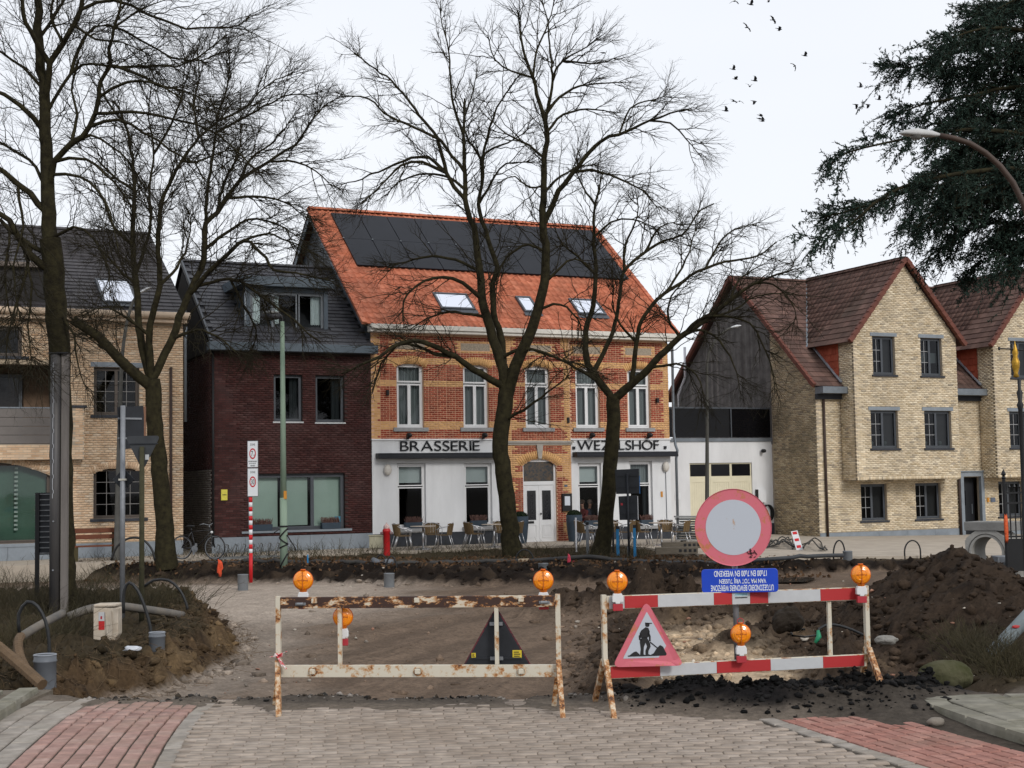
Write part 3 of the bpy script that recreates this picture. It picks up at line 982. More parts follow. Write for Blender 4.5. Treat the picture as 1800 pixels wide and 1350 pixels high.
# ------------------------------------------------------------------ brasserie
br = house('brasserie', 'orange roofed brick brasserie with solar panels and white ground floor', 'restaurant', 0)
UW = [(.90, 1.88), (3.32, 4.28), (5.65, 6.61), (7.66, 8.63), (9.79, 10.73)]
ops_l = [(a, b, 4.02, 6.2, .13) for a, b in UW[:2]]; ops_c = [(UW[2][0], UW[2][1], 4.02, 6.2, .13), (5.5, 6.81, .03, 2.95, .24)]; ops_r = [(a, b, 4.02, 6.2, .13) for a, b in UW[3:]]
m = MB()
wall(m, 0, 4.87, 3.6, 7.3, ops_l); wall(m, 7.4, 11.5, 3.6, 7.3, ops_r)
wall(m, 4.872, 7.398, 0, 7.3, ops_c, v=-.07, th=.27)
m.build('brick_wall', MORT_R, br)
def zone_b(u, z):
    tooth = .10 if int(z / .29) % 2 else 0
    if u < .22 + tooth or u > 11.28 - tooth: return 'y'
    if 5.43 < z < 5.60 or 4.0 < z < 4.25 or 6.17 < z < 6.38: return 'y'
    for a, b in UW:
        c = (a + b) / 2
        if abs(u - c) < .68 and 6.60 < z < 7.0:
            return None if (abs(u - c) < .55 and 6.68 < z < 6.93) else 'y'
    return 'r'
def zone_c(u, z):
    tooth = .13 if int(z / .36) % 2 else 0
    if u < 5.08 + tooth or u > 7.19 - tooth: return 'y'
    if 3.36 < z < 3.62: return None
    if z < 3.5:
        if 2.3 < z < 2.5: return 'y'
        if 2.72 < z < 3.1: return 'y'
        return 'r'
    return zone_b(u, z)
out = {}
courses(lambda z: free(z, 0, 4.865, ops_l), 3.63, 7.18, (0, 0, 0), (1, 0, 0), (0, -1, 0), out, zone_b, flem=True, j=.017, bh=.052, bl=.20)
courses(lambda z: free(z, 7.405, 11.5, ops_r), 3.63, 7.18, (0, 0, 0), (1, 0, 0), (0, -1, 0), out, zone_b, flem=True, j=.017, bh=.052, bl=.20)
courses(lambda z: free(z, 4.875, 7.395, ops_c), .02, 7.18, (0, -.07, 0), (1, 0, 0), (0, -1, 0), out, zone_c, flem=True, j=.017, bh=.052, bl=.20)
yel = out.pop('y')
ar = {}
for a, b in UW:
    vv = -.07 if 5 < a < 7 else 0
    arch_bricks(ar, 'y', a - .06, b + .06, 6.2 + .01, .15, .25, v=vv, proud=.02)
arch_bricks(ar, 'y', 5.44, 6.87, 2.96, .26, .27, v=-.07, proud=.02)
pieces(br, 'brick', out['r'], RED_B, most=180, stuff='red_bricks')
pieces(br, 'brick', yel + ar['y'], YEL_B, most=120, stuff='yellow_bricks')
for a, b in UW:
    c = (a + b) / 2; vv = -.07 if 5 < a < 7 else 0
    MB().box(c - .54, c + .54, vv - .012, vv + .02, 6.685, 6.925).build('frieze_tile', M('frieze', (.30, .25, .19), .6, .5, 26, .3, 30), br)
# white ground floor
gw_l = [(.87, 1.9, .66, 2.83), (3.31, 4.34, .66, 2.81)]; gw_r = [(7.68, 8.62, .55, 2.78), (9.76, 10.72, .5, 2.83)]
m = MB()
wall(m, .0, 4.868, .5, 3.6, gw_l, v=-.03, th=.25)
m.build('rendered_wall', RENDER, br)
m = wall(MB(), 7.402, 11.5, .5, 3.6, gw_r, v=-.03, th=.25)
m.build('rendered_wall', RENDER, br)
m = MB(); m.box(0, 4.868, -.045, .2, -.3, .499); m.box(7.402, 11.5, -.045, .2, -.4, .499); m.box(4.87, 5.5, -.1, .2, -.3, .03); m.box(6.81, 7.4, -.1, .2, -.3, .03)
m.build('plinth', PLINTH, br)
m = MB(); m.box(-.02, 4.88, -.075, 0, 3.602, 3.65); m.box(7.39, 11.52, -.075, 0, 3.602, 3.65)
m.build('ledge', WHITE, br)
m = MB(); m.box(4.80, 7.47, -.16, -.07, 3.50, 3.57); m.box(4.84, 7.43, -.12, -.07, 3.43, 3.498)
m.build('moulding', M('stone_trim', (.36, .33, .29), .8, .15, 4), br)
m = MB(); m.prism([(6.03, 3.43), (6.28, 3.43), (6.22, 2.95), (6.09, 2.95)], lambda a, b: (a, -.13, b), lambda a, b: (a, -.07, b))
m.build('keystone', MATS['stone_trim'], br)
for a, b in ((.12, 4.80), (7.47, 11.62)):
    m = MB(); m.box(a, b, -.36, -.031, 2.99, 3.17); m.box(a, b, -.40, -.361, 2.98, 3.08)
    m.build('awning_box', M('awning_black', (.012, .013, .017), .4, .2, 4), br, bevel=.01)
UPC = ((0, 1, .72, 1), (0, .5, 0, .70), (.5, 1, 0, .70))
for k, (a, b) in enumerate(UW):
    vv = .06 if k == 2 else .13
    window(br, a, b, 4.03, 6.19, v=vv, fw=.06, cells=UPC, sw=.055, curt=[(.02, .98, .0, 1, NET, .062, .02)], sill=(M('grey_sill', (.27, .27, .27), .8, .2, 6), .10, .13, .13), room=.5)
for k, (a, b, c, d) in enumerate(gw_l + gw_r):
    bl = [(.0, 1, .70, 1, BLIND2, 9, .001)] if k < 3 else [(.0, 1, .66, 1, NET, .08, .02), (.72, 1, 0, .7, NET, .08, .02)]
    w = window(br, a, b, c + .02, d - .01, v=.09, fw=.07, cells=((0, 1, .66, 1), (0, 1, 0, .64)), sw=.035, curt=bl, room=1.9, gm=[GLASS, glass('clear_glass', (.8, .82, .82), .04) if k == 2 else DGLASS])
    MB().box(a - .1, b + .12, -.17, .08, c - .11, c - .003).build('sill', MATS['grey_sill'], w)
# door
dw = MB()
dw.box(5.5, 5.57, .02, .1, .04, 2.9); dw.box(6.74, 6.81, .02, .1, .04, 2.9); dw.box(5.57, 6.74, .02, .1, 2.03, 2.16); dw.box(5.57, 6.74, .02, .1, 2.84, 2.94)
dr = dw.build('door_frame', WHITE, br)
MB().box(5.57, 6.74, .05, .07, 2.161, 2.84).build('fanlight', M('stained_light', (.022, .034, .045), .12, .6, 3.2, col2=(.11, .075, .045), sharp=.25, spec=.4, stretch=(3, 3, 3)), dr)
for a, b in ((5.575, 6.152), (6.158, 6.735)):
    m = MB(); m.box(a, b, .035, .08, .05, 2.02)
    leaf = m.build('door', WHITE, br)
    q = MB()
    for (p0, p1, r0, r1) in ((a + .10, b - .10, .20, .66),):
        q.box(p0, p1, .018, .034, r0, r0 + .03); q.box(p0, p1, .018, .034, r1 - .03, r1); q.box(p0, p0 + .03, .018, .034, r0 + .03, r1 - .03); q.box(p1 - .03, p1, .018, .034, r0 + .03, r1 - .03); q.box(p0 + .07, p1 - .07, .022, .034, r0 + .07, r1 - .07)
    q.build('door_panel', WHITE, leaf)
    MB().box(a + .12, b - .12, .025, .034, .82, 1.84).build('pane', M('door_glass', (.014, .015, .018), .15, .3, 3, spec=.5), leaf)
    q = MB()
    cx = (a + b) / 2
    for zz in np.arange(.9, 1.8, .15):
        for sx in (-1, 1):
            q.tube([(cx + sx * .03 * (1 + .9 * math.sin(t * 2.2)) * math.cos(t), .015, zz + .06 * math.sin(t)) for t in np.linspace(0, 5.2, 12)], .006, 4)
    q.build('grille', M('grille_metal', (.05, .05, .055), .5, .2, 5), leaf)
q = MB(); q.lathe([(.0, -.04), (.03, -.035), (.035, -.02), (.014, 0), (.014, .02), (.03, .03)], 12, (6.21, .01, 1.03), 'Y'); q.build('handle', BLACK, dr, True)
MB().box(5.72, 5.94, .01, .034, .70, .78).build('letter_slot', BLACK, dr)
MB().box(5.40, 6.92, -.35, .1, -.2, .035).build('doorstep', M('step_stone', (.14, .14, .14), .85, .2, 5), br)
# cornice and roof
m = MB(); m.box(-.12, 11.72, -.42, -.0, 7.30, 7.46); m.box(-.12, 11.72, -.36, 0, 7.20, 7.298)
m.build('cornice', M('cornice_paint', (.62, .59, .53), .7, .14, 3.5), br, bevel=.015)
RS = np.array([0, 6.2, 4.95]); RL = np.linalg.norm(RS); RS = RS / RL
O = np.array([-.32, -.30, 7.47])
RN = np.cross([1, 0, 0], RS)
def onroof(O, x, s, off=0., es=RS, n=RN, ex=np.array([1., 0, 0])):
    return tuple(np.array(O) + ex * x + np.array(es) * s + np.array(n) * off)
mm = sheet([onroof(O, 0, 0, -.03), onroof(O, 12.1, 0, -.03), onroof(O, 12.1, RL, -.03), onroof(O, 0, RL, -.03)])
mm.poly([onroof(O, 0, RL, -.03), onroof(O, 12.1, RL, -.03), (11.78, 12.1, 7.47), (-.32, 12.1, 7.47)])
roof = mm.build('roof', M('roof_under', (.22, .07, .035), .9, .2, 3), br)
solar_rect = (.72, 11.72, 3.66, 7.52)
tiles(br, 'roof_tile', O, (1, 0, 0), RS, 12.1, RL, .232, .33, TILE_O, PAN_V, PAN_F, lambda x, s: not (solar_rect[0] + .2 < x < solar_rect[1] - .2 and solar_rect[2] + .3 < s < solar_rect[3] - .3))
ridge_caps(br, 'ridge_tile', onroof(O, 0, RL, .02), onroof(O, 12.1, RL, .02), .14, .36, TILE_O)
for x in (.0, 12.1):
    a, b = onroof(O, x, .0, -.02), onroof(O, x, RL, -.02)
    vt = MB(); n_ = 22
    for k in range(n_):
        p, q = np.array(a) + (np.array(b) - np.array(a)) * k / n_, np.array(a) + (np.array(b) - np.array(a)) * (k + 1.02) / n_
        vt.bar(tuple(p + RN * .035), tuple(q + RN * .02), .16, .10, tuple(RN))
    vt.build('verge', TILE_O, br)
a, b = onroof(O, .06, .2, -.20), onroof(O, .06, RL, -.20)
MB().bar(a, b, .05, .26, tuple(RN)).build('verge_board', BLUEGREY, br)
MB().bar((-.26, 12.0, 7.3), (-.26, 5.95, 12.22), .05, .26).build('verge_board', BLUEGREY, br)
# slate-clad left gable above the neighbour, plain right gable and back
for k in range(26):
    v0 = .02 + k * .455; v1 = v0 + .45
    if v1 > 11.9: break
    zt = lambda v: 7.36 + (v + .1) * (4.95 / 6.2) if v < 5.9 else 12.12 - (v - 5.9) * (4.95 / 6.2)
    m = MB(); pz = 6.3
    cutz = [6.3] + [7.6 + .0 * k + j * 1.9 for j in range(3)]
    m.prism([(v0, pz), (v1, pz), (v1, zt(v1)), (v0, zt(v0))], lambda a, b: (-.03 - .012 * (k % 2), a, b), lambda a, b: (.02, a, b))
    m.build('slate_board', SLATE2, br)
m = MB(); m.poly([(11.5, 0, -.4), (11.5, 11.8, -.4), (11.5, 11.8, 7.4), (11.5, 5.9, 12.2), (11.5, 0, 7.4)]); m.poly([(0, 11.8, -.4), (11.5, 11.8, -.4), (11.5, 11.8, 7.4), (0, 11.8, 7.4)]); m.poly([(0.0, 0.2, -.4), (0, 11.8, -.4), (0, 11.8, 7.4), (0, 5.9, 12.1), (0, 0.2, 7.4)])
m.build('side_wall', M('plain_brick', (.22, .09, .06), .9, .3, 5), br)
# solar panels, skylights
for r in range(2):
    for c in range(10):
        x0 = .72 + c * 1.1; s0 = 3.70 + r * 1.92
        if True:
            c4 = [onroof(O, x0 + .014, s0, .13), onroof(O, x0 + 1.086, s0, .13), onroof(O, x0 + 1.086, s0 + 1.905, .13), onroof(O, x0 + .014, s0 + 1.905, .13)]
            d4 = [onroof(O, x0 + .014, s0, .09), onroof(O, x0 + 1.086, s0, .09), onroof(O, x0 + 1.086, s0 + 1.905, .09), onroof(O, x0 + .014, s0 + 1.905, .09)]
            m = MB(); m.poly(c4)
            for i in range(4):
                m.quad(d4[i], d4[(i + 1) % 4], c4[(i + 1) % 4], c4[i])
            m.build('solar_panel', SOLAR, br)
m = MB()
for c in range(11):
    for s_ in (5.61,):
        p = onroof(O, .72 + c * 1.1, s_, .14)
        m.box(p[0] - .03, p[0] + .03, p[1] - .03, p[1] + .03, p[2] - .01, p[2] + .015)
m.build('panel_clamp', ZINC, br)
def skylight(h, O, x0, x1, s0, s1, es, n, fm=ANTHR):
    m = MB()
    f = lambda x, s, o: onroof(O, x, s, o, es, n)
    for (a, b, c, d) in ((x0, x0 + .07, s0, s1), (x1 - .07, x1, s0, s1), (x0 + .07, x1 - .07, s0, s0 + .09), (x0 + .07, x1 - .07, s1 - .07, s1)):
        t = [f(a, c, .12), f(b, c, .12), f(b, d, .12), f(a, d, .12)]; u = [f(a, c, -.02), f(b, c, -.02), f(b, d, -.02), f(a, d, -.02)]
        m.poly(t)
        for i in range(4):
            m.quad(u[i], u[(i + 1) % 4], t[(i + 1) % 4], t[i])
    m.poly([f(x0 - .05, s0 - .22, .075), f(x1 + .05, s0 - .22, .075), f(x1 + .05, s0 - .01, .085), f(x0 - .05, s0 - .01, .085)])
    w = m.build('skylight', fm, h)
    p = MB(); p.poly([f(x0 + .07, s0 + .09, .10), f(x1 - .07, s0 + .09, .10), f(x1 - .07, s1 - .07, .10), f(x0 + .07, s1 - .07, .10)])
    p.build('pane', SGLASS, w)
    p = MB(); p.poly([f(x0 + .07, s0 + .09, .0), f(x1 - .07, s0 + .09, .0), f(x1 - .07, s1 - .07, .0), f(x0 + .07, s1 - .07, .0)])
    p.build('blind', M('skylight_blind', (.40, .42, .45), .8, .1, 2), w)
    return w
for a, b in ((3.05, 4.35), (6.25, 6.85), (8.4, 9.55)):
    skylight(br, O, a, b, 1.0, 2.05, RS, RN)
m = MB(); m.tube([(11.62, -.28, 7.3), (11.62, -.14, 7.0), (11.62, -.1, 3.9), (11.66, -.14, 3.4), (11.7, -.2, 3.2), (11.7, -.1, 2.9), (11.7, -.1, -.2)], .05, 10)
m.build('downpipe', ZINC, br, True)
for u in (1.22, 3.98, 8.15, 10.5):
    m = MB(); m.box(u - .03, u + .03, -.22, -.08, 3.64, 3.69); m.lathe([(.0, -.12), (.05, -.12), (.085, -.02), (.09, .10), (.0, .10)], 12, (u + .02, -.28, 3.76), 'Y')
    m.build('spotlight', BLACK, br, True)
for u, z in ((.52, 2.62), (11.25, 2.62)):
    m = MB(); m.blob((u, -.12, z), .17, 2, 0, (.8, .5, 1.15)); m.build('wall_lamp', M('lamp_white', (.55, .52, .47), .4, .05, 3), br, True)
m = MB(); m.tube([(11.27, -.05, 2.42), (11.28, -.05, .35)], .012, 5); m.build('conduit', ZINC, br)
MB().box(11.05, 11.13, -.05, -.03, 1.52, 1.72).build('sticker', M('orange_sticker', (.5, .22, .03), .6, .1, 5), br)
m = MB(); m.box(6.98, 7.35, -.17, -.085, 1.10, 1.72); mc = m.build('menu_case', BLACK, br)
MB().box(7.06, 7.27, -.178, -.171, 1.30, 1.62).build('menu', M('menu_paper', (.6, .63, .68), .7, .05, 8), mc)
MB().box(7.10, 7.22, -.095, -.082, 1.95, 2.03).build('house_number', M('number_plate', (.10, .12, .16), .5, .2, 8), br)
for u in (.55, 7.3, 10.98):
    m = MB(); m.box(u - .04, u + .04, -.13, -.02, 5.1 if u < 1 else (4.2 if u < 8 else 4.95), 5.28 if u < 1 else (4.4 if u < 8 else 5.12)); m.build('wall_spot', BLACK, br)
def letters(h, txt, u0, u1, z0, z1, v, mat, name='letter', depth=.03, par=None):
    """raised letters, each a part"""
    lay = []
    x = 0.
    for ch in txt:
        if ch == ' ':
            x += .3; continue
        c = bpy.data.curves.new('t', 'FONT'); c.body = ch; c.size = 1; c.extrude = 0; c.offset = -.004
        o = bpy.data.objects.new('t', c); COL.objects.link(o)
        dg = bpy.context.evaluated_depsgraph_get(); ev = o.evaluated_get(dg)
        me = bpy.data.meshes.new_from_object(ev)
        bpy.data.objects.remove(o); bpy.data.curves.remove(c)
        xs = [q.co.x for q in me.vertices]
        lay.append((ch, me, x - min(xs))); x += max(xs) - min(xs) + .075
    tot = x - .075
    k = (u1 - u0) / tot
    ys = [q.co.y for t in lay for q in t[1].vertices]
    lo, hi = min(ys), max(ys)
    for ch, me, x0 in lay:
        me.name = name
        for q in me.vertices:
            q.co = Vector((u0 + (q.co.x + x0) * k, v, z0 + (q.co.y - lo) / (hi - lo) * (z1 - z0)))
        o = link(name, me, mat, h)
        md = o.modifiers.new('depth', 'SOLIDIFY'); md.thickness = depth; md.offset = 0
LET = M('letter_black', (.010, .011, .013), .45, .1, 5)
letters(br, 'BRASSERIE', .98, 3.88, 3.245, 3.58, -.07, LET)
letters(br, 'WEZELSHOF', 7.66, 11.0, 3.245, 3.58, -.07, LET)
for u in (7.47, 11.22):
    MB().box(u, u + .10, -.085, -.04, 3.27, 3.37).build('letter', LET, br)

# ------------------------------------------------------------------ burgundy house
bu = house('brick_house', 'burgundy brick house with dark slate roof and wide grey dormer', 'house', -5.34)
L_ = 5.34
bw = [(2.02, 2.98, 4.22, 5.74), (3.42, 4.41, 4.2, 5.74)]; bg = [(1.18, 4.40, .72, 2.53)]
m = wall(MB(), 0, L_ - .005, .55, 6.45, bw + bg)
m.poly([(0, 0, 0), (0, 0, 6.45), (0, 4.2, 9.7), (0, 8.4, 6.45), (0, 8.4, 0)]); m.poly([(L_ - .01, .0, 6.3), (L_ - .01, 4.2, 9.7), (L_ - .01, 8.4, 6.3)]); m.poly([(0, 8.4, 0), (L_, 8.4, 0), (L_, 8.4, 6.45), (0, 8.4, 6.45)])
m.build('brick_wall', MORT_D, bu)
out = {}
courses(lambda z: free(z, 0, L_ - .01, bw + bg), .56, 6.42, (0, 0, 0), (1, 0, 0), (0, -1, 0), out, bh=.06, bl=.22)
front = out['a']; out = {}
courses(lambda z: [(.0, 8.3)], 2.72, 6.4, (0, 0, 0), (0, 1, 0), (-1, 0, 0), out, bh=.06, bl=.22)
pieces(bu, 'brick', front + out['a'], BUR_B, most=300, stuff='burgundy_bricks')
out = {}
courses(lambda z: [(.0, 8.3)], .0, 2.7, (0, 0, 0), (0, 1, 0), (-1, 0, 0), out, bh=.06, bl=.22)
pieces(bu, 'brick', out['a'], GRE_B, most=0, stuff='greyed_bricks')
pb = []
for a, b in zip(np.linspace(0, L_, 6)[:-1], np.linspace(0, L_, 6)[1:]):
    MB().box(a + .004, b - .004, -.03, .1, -.2, .545).build('plinth_slab', BLUESTONE, bu)
for k, (a, b, c, d) in enumerate(bw):
    window(bu, a, b, c, d, v=.13, fm=ANTHR, fw=.05, gm=DGLASS, curt=[(.62, .98, 0, 1, NET, .07, .02)], sill=(M('pale_sill', (.42, .43, .43), .7, .1, 4), .05, .05, .03), room=.8)
window(bu, 1.18, 4.40, .72, 2.53, v=.13, fm=ANTHR, fw=.06, cells=((0, .345, 0, 1), (.345, .672, 0, 1), (.672, 1, 0, 1)), sw=.055, gm=GLASS, curt=[(.02, .32, .05, 1, BLIND, 9, .001), (.36, .63, .08, 1, BLIND, 9, .001), (.69, .98, .05, 1, BLIND, 9, .001)], sill=(BLUESTONE, .07, .07, .22), room=.6)
m = MB(); m.box(-.15, L_ + .12, -.42, -.0, 6.46, 6.72); m.build('gutter', BLUEGREY, bu, bevel=.012)
ES = np.array([0, 4.5, 3.25]); EL = np.linalg.norm(ES); ES = ES / EL; EN = np.cross([1, 0, 0], ES)
O2 = np.array([-.08, -.32, 6.70])
m = sheet([onroof(O2, 0, 0, -.03, ES, EN), onroof(O2, L_ + .08, 0, -.03, ES, EN), onroof(O2, L_ + .08, EL, -.03, ES, EN), onroof(O2, 0, EL, -.03, ES, EN)])
m.poly([onroof(O2, 0, EL, -.03, ES, EN), onroof(O2, L_ + .08, EL, -.03, ES, EN), (L_, 8.6, 6.6), (-.08, 8.6, 6.6)])
m.build('roof', M('roof_black', (.03, .03, .034), .8, .2, 3), bu)
dm = (1.12, 4.25)
tiles(bu, 'roof_slate', O2, (1, 0, 0), ES, L_ + .08, EL, .42, .24, SLATE, FLT_V, FLT_F, lambda x, s: not (dm[0] + .25 < x < dm[1] - .15 and .9 < s < 3.3), bond=True)
MB().bar(onroof(O2, .0, 0, .02, ES, EN), onroof(O2, .0, EL, .02, ES, EN), .06, .14, tuple(EN)).build('verge', ANTHR, bu)
ridge_caps(bu, 'ridge_tile', onroof(O2, 0, EL, 0, ES, EN), onroof(O2, L_ + .05, EL, 0, ES, EN), .11, .4, SLATE)
m = MB(); m.prism([(.0, 6.45), (4.2, 9.62), (4.2, 6.45)], lambda a, b: (-.03, a, b), lambda a, b: (.0, a, b)); m.prism([(4.2, 6.45), (4.2, 9.62), (8.3, 6.45)], lambda a, b: (-.03, a, b), lambda a, b: (.0, a, b)); m.build('gable_cladding', MATS['roof_black'], bu)
# dormer
m = MB(); m.box(1.0, 4.22, .30, 3.7, 8.66, 8.98); dm_o = m.build('dormer', BLUEGREY, bu, bevel=.012)
m = MB(); m.box(1.28, 1.42, .60, .78, 7.0, 8.655); m.box(3.92, 4.06, .60, .78, 7.0, 8.655); m.box(1.42, 3.92, .62, .78, 8.52, 8.655); m.build('dormer_post', BLUEGREY, dm_o)
m = MB(); m.poly([(1.28, .76, 7.3), (1.28, 3.4, 8.66), (1.28, .76, 8.66)]); m.build('cheek', M('cheek_blue', (.025, .035, .045), .35, .2, 2), dm_o)
m = MB(); m.poly([(4.06, .76, 7.3), (4.06, .76, 8.66), (4.06, 3.4, 8.66)]); m.build('cheek', M('cheek_blue', (.025, .035, .045), .35, .2, 2), dm_o)
m = MB(); m.box(1.2, 4.14, .42, .76, 6.92, 6.985); m.build('lead_apron', M('lead', (.30, .32, .36), .5, .3, 8, metal=.3), dm_o)
window(bu, 1.42, 3.92, 6.99, 8.52, v=.66, fm=M('grey_frame', (.15, .165, .18), .5, .1, 4), fw=.05, cells=((0, .30, 0, 1), (.30, .64, 0, 1), (.66, 1, 0, 1)), sw=.045, gm=GLASS, curt=[(.02, .15, .02, 1, CURT, .07, .025), (.29, .41, .02, 1, CURT, .07, .025), (.84, .985, .02, 1, CURT, .07, .025)], room=1.2)
m = MB(); m.tube([(1.24, .5, 8.7), (1.22, .48, 7.6), (1.2, .42, 6.95)], .04, 8); m.build('downpipe', ZINC, bu, True)
m = MB(); m.tube([(.04, -.06, 6.45), (.04, -.06, .3)], .035, 8); m.build('downpipe', BLACK, bu, True)
MB().box(.30, .50, -.035, -.012, 1.72, 2.06).build('notice', M('yellow_notice', (.62, .55, .08), .6, .08, 8), bu)
m = MB()
for k in range(3):
    m.box(.345 + k * .045, .375 + k * .045, -.039, -.0355, 1.875, 1.91)
m.build('notice_print', BLACK, bu)
MB().box(4.08, 4.30, .14, .155, .84, 1.12).build('poster', M('poster_blue', (.04, .18, .26), .5, .4, 9), bu)

# ------------------------------------------------------------------ beige house on the left
lh = house('apartment_house', 'beige brick house with balcony, green shop window and dark tiled roof', 'house', -14.0)
k_ = 14.0
D_ = lambda u: u + k_
Lw = 7.77
lo = [(D_(-8.95), D_(-7.58), 4.4, 5.87), (D_(-8.95), D_(-7.42), 1.23, 2.78, .17), (.3, D_(-10.2), .56, 2.98, .42), (.2, D_(-9.85), 3.06, 5.9), (.5, D_(-11.05), 6.15, 7.05)]
m = wall(MB(), 0, Lw, .5, 7.28, lo)
m.poly([(Lw - .01, 0.2, 0), (Lw - .01, 0.2, 7.3), (Lw - .01, 5.8, 10.9), (Lw - .01, 11.6, 7.3), (Lw - .01, 11.6, 0)]); m.poly([(0, 11.6, 0), (Lw, 11.6, 0), (Lw, 11.6, 7.3), (0, 11.6, 7.3)]); m.poly([(0, 0.2, 0), (0, 11.6, 0), (0, 11.6, 7.3), (0, 5.8, 10.9), (0, 0.2, 7.3)])
m.build('brick_wall', MORT_B, lh)
out = {}
courses(lambda z: free(z, 0, Lw, lo), .52, 7.26, (0, 0, 0), (1, 0, 0), (0, -1, 0), out, bh=.058, j=.014, jit=.007)
# balcony block standing forward
m = MB(); m.box(.2, D_(-9.28), -.32, -.004, 3.04, 3.5); m.box(D_(-9.62), D_(-9.28), -.32, -.004, 3.501, 4.6)
m.build('balcony', MORT_B, lh)
ob = {}
courses(lambda z: [(.2, D_(-9.28))], 3.05, 3.5, (0, -.32, 0), (1, 0, 0), (0, -1, 0), ob, bh=.058, j=.014)
courses(lambda z: [(D_(-9.62), D_(-9.28))], 3.51, 4.58, (0, -.32, 0), (1, 0, 0), (0, -1, 0), ob, bh=.058, j=.014)
a_ = {}
arch_bricks(a_, 'a', D_(-9.0), D_(-7.37), 2.78, .18, .2)
arch_bricks(a_, 'a', .3, D_(-10.15), 2.98, .42, .2)
pieces(lh, 'brick', out['a'] + ob['a'] + a_['a'], BEI_B, most=300, stuff='beige_bricks')
MB().box(D_(-9.66), D_(-9.2), -.36, .0, 4.602, 4.67).build('coping', PLINTH, lh)
for k in range(4):
    MB().box(.2, D_(-9.625), -.30, -.24, 3.52 + k * .262, 3.52 + k * .262 + .25).build('balcony_panel', M('balcony_grey', (.14, .125, .115), .6, .12, 2), lh)
m = MB(); m.box(.2, D_(-9.62), -.31, -.23, 4.57, 4.61); m.build('handrail', ZINC, lh)
m = MB(); m.box(.1, D_(-9.7), -.1, .0, 5.905, 6.03); m.build('lintel', M('pale_lintel', (.30, .24, .17), .8, .1, 3), lh)
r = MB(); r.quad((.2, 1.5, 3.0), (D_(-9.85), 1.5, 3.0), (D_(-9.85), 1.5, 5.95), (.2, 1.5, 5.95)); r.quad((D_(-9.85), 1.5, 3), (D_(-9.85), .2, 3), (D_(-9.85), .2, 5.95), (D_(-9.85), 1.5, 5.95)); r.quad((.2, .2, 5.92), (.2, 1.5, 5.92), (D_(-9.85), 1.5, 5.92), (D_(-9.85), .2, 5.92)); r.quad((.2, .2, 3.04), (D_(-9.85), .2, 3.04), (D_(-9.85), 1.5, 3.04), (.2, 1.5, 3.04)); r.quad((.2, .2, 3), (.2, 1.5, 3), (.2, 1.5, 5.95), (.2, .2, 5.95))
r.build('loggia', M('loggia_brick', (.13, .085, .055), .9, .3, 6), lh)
window(lh, .5, D_(-10.9), 3.3, 5.7, v=1.3, fm=ANTHR, gm=DGLASS, cells=((0, .5, 0, 1), (.5, 1, 0, 1)), room=.15)
BRN = M('brown_frame', (.075, .06, .05), .5, .12, 4)
window(lh, D_(-8.95), D_(-7.58), 4.4, 5.87, v=.12, fm=BRN, cells=((0, .5, 0, 1), (.5, 1, 0, 1)), gm=DGLASS, bars=[(2, 4), (2, 4)], sill=(PLINTH, .06, .09, .1), barm=M('bar_grey', (.20, .19, .18), .5, .1, 4))
window(lh, D_(-8.95), D_(-7.42), 1.23, 2.78, v=.12, fm=BRN, cells=((0, .5, 0, 1), (.5, 1, 0, 1)), gm=DGLASS, bars=[(2, 4), (2, 4)], sill=(PLINTH, .06, .09, .1), barm=MATS['bar_grey'])
window(lh, .3, D_(-10.2), .56, 2.98, v=.12, fm=BRN, cells=((0, .5, 0, 1), (.5, 1, 0, 1)), gm=glass('shop_glass', (.6, .66, .64), .05), curt=[(.0, 1, .0, 1, M('shop_green', (.12, .20, .155), .8, .25, 1.2), 9, .001)], sill=(BLUESTONE, .06, .1, .05), room=.8)
m = MB()
for k in range(15):
    m.box(D_(-11.22), D_(-11.12), .15, .152, .95 + k * .13, 1.01 + k * .13)
m.build('window_sticker', M('sticker_pale', (.30, .36, .33), .6, .1, 4), lh)
window(lh, .5, D_(-11.05), 6.15, 7.05, v=.12, fm=BRN, gm=DGLASS, curt=[(0, 1, 0, 1, M('loggia_blind', (.09, .08, .07), .8, .1, 3), 9, .001)], sill=(PLINTH, .07, .09, .2))
MB().box(D_(-9.05), D_(-7.48), -.02, .02, 5.88, 6.03).build('lintel', BLUESTONE, lh)
for a, b in zip(np.linspace(0, Lw, 7)[:-1], np.linspace(0, Lw, 7)[1:]):
    MB().box(a + .004, b - .004, -.03, .1, -.1, .498).build('plinth_slab', BLUESTONE, lh)
m = MB(); m.box(0, Lw + .1, -.28, 0, 7.28, 7.40); m.lathe([(.0, 0), (.11, 0), (.11, Lw + .15), (0, Lw + .15)], 14, (0, -.32, 7.50), 'X'); m.box(0, Lw + .12, -.40, 0, 7.50, 7.58)
m.build('gutter', CREAM, lh)
LS = np.array([0, 6.2, 3.55]); LL = np.linalg.norm(LS); LS = LS / LL; LN = np.cross([1, 0, 0], LS)
O3 = np.array([-.1, -.36, 7.56])
m = sheet([onroof(O3, 0, 0, -.03, LS, LN), onroof(O3, Lw + .2, 0, -.03, LS, LN), onroof(O3, Lw + .2, LL, -.03, LS, LN), onroof(O3, 0, LL, -.03, LS, LN)])
m.poly([onroof(O3, 0, LL, -.03, LS, LN), onroof(O3, Lw + .2, LL, -.03, LS, LN), (Lw, 12, 7.5), (0, 12, 7.5)])
m.build('roof', MATS['roof_black'], lh)
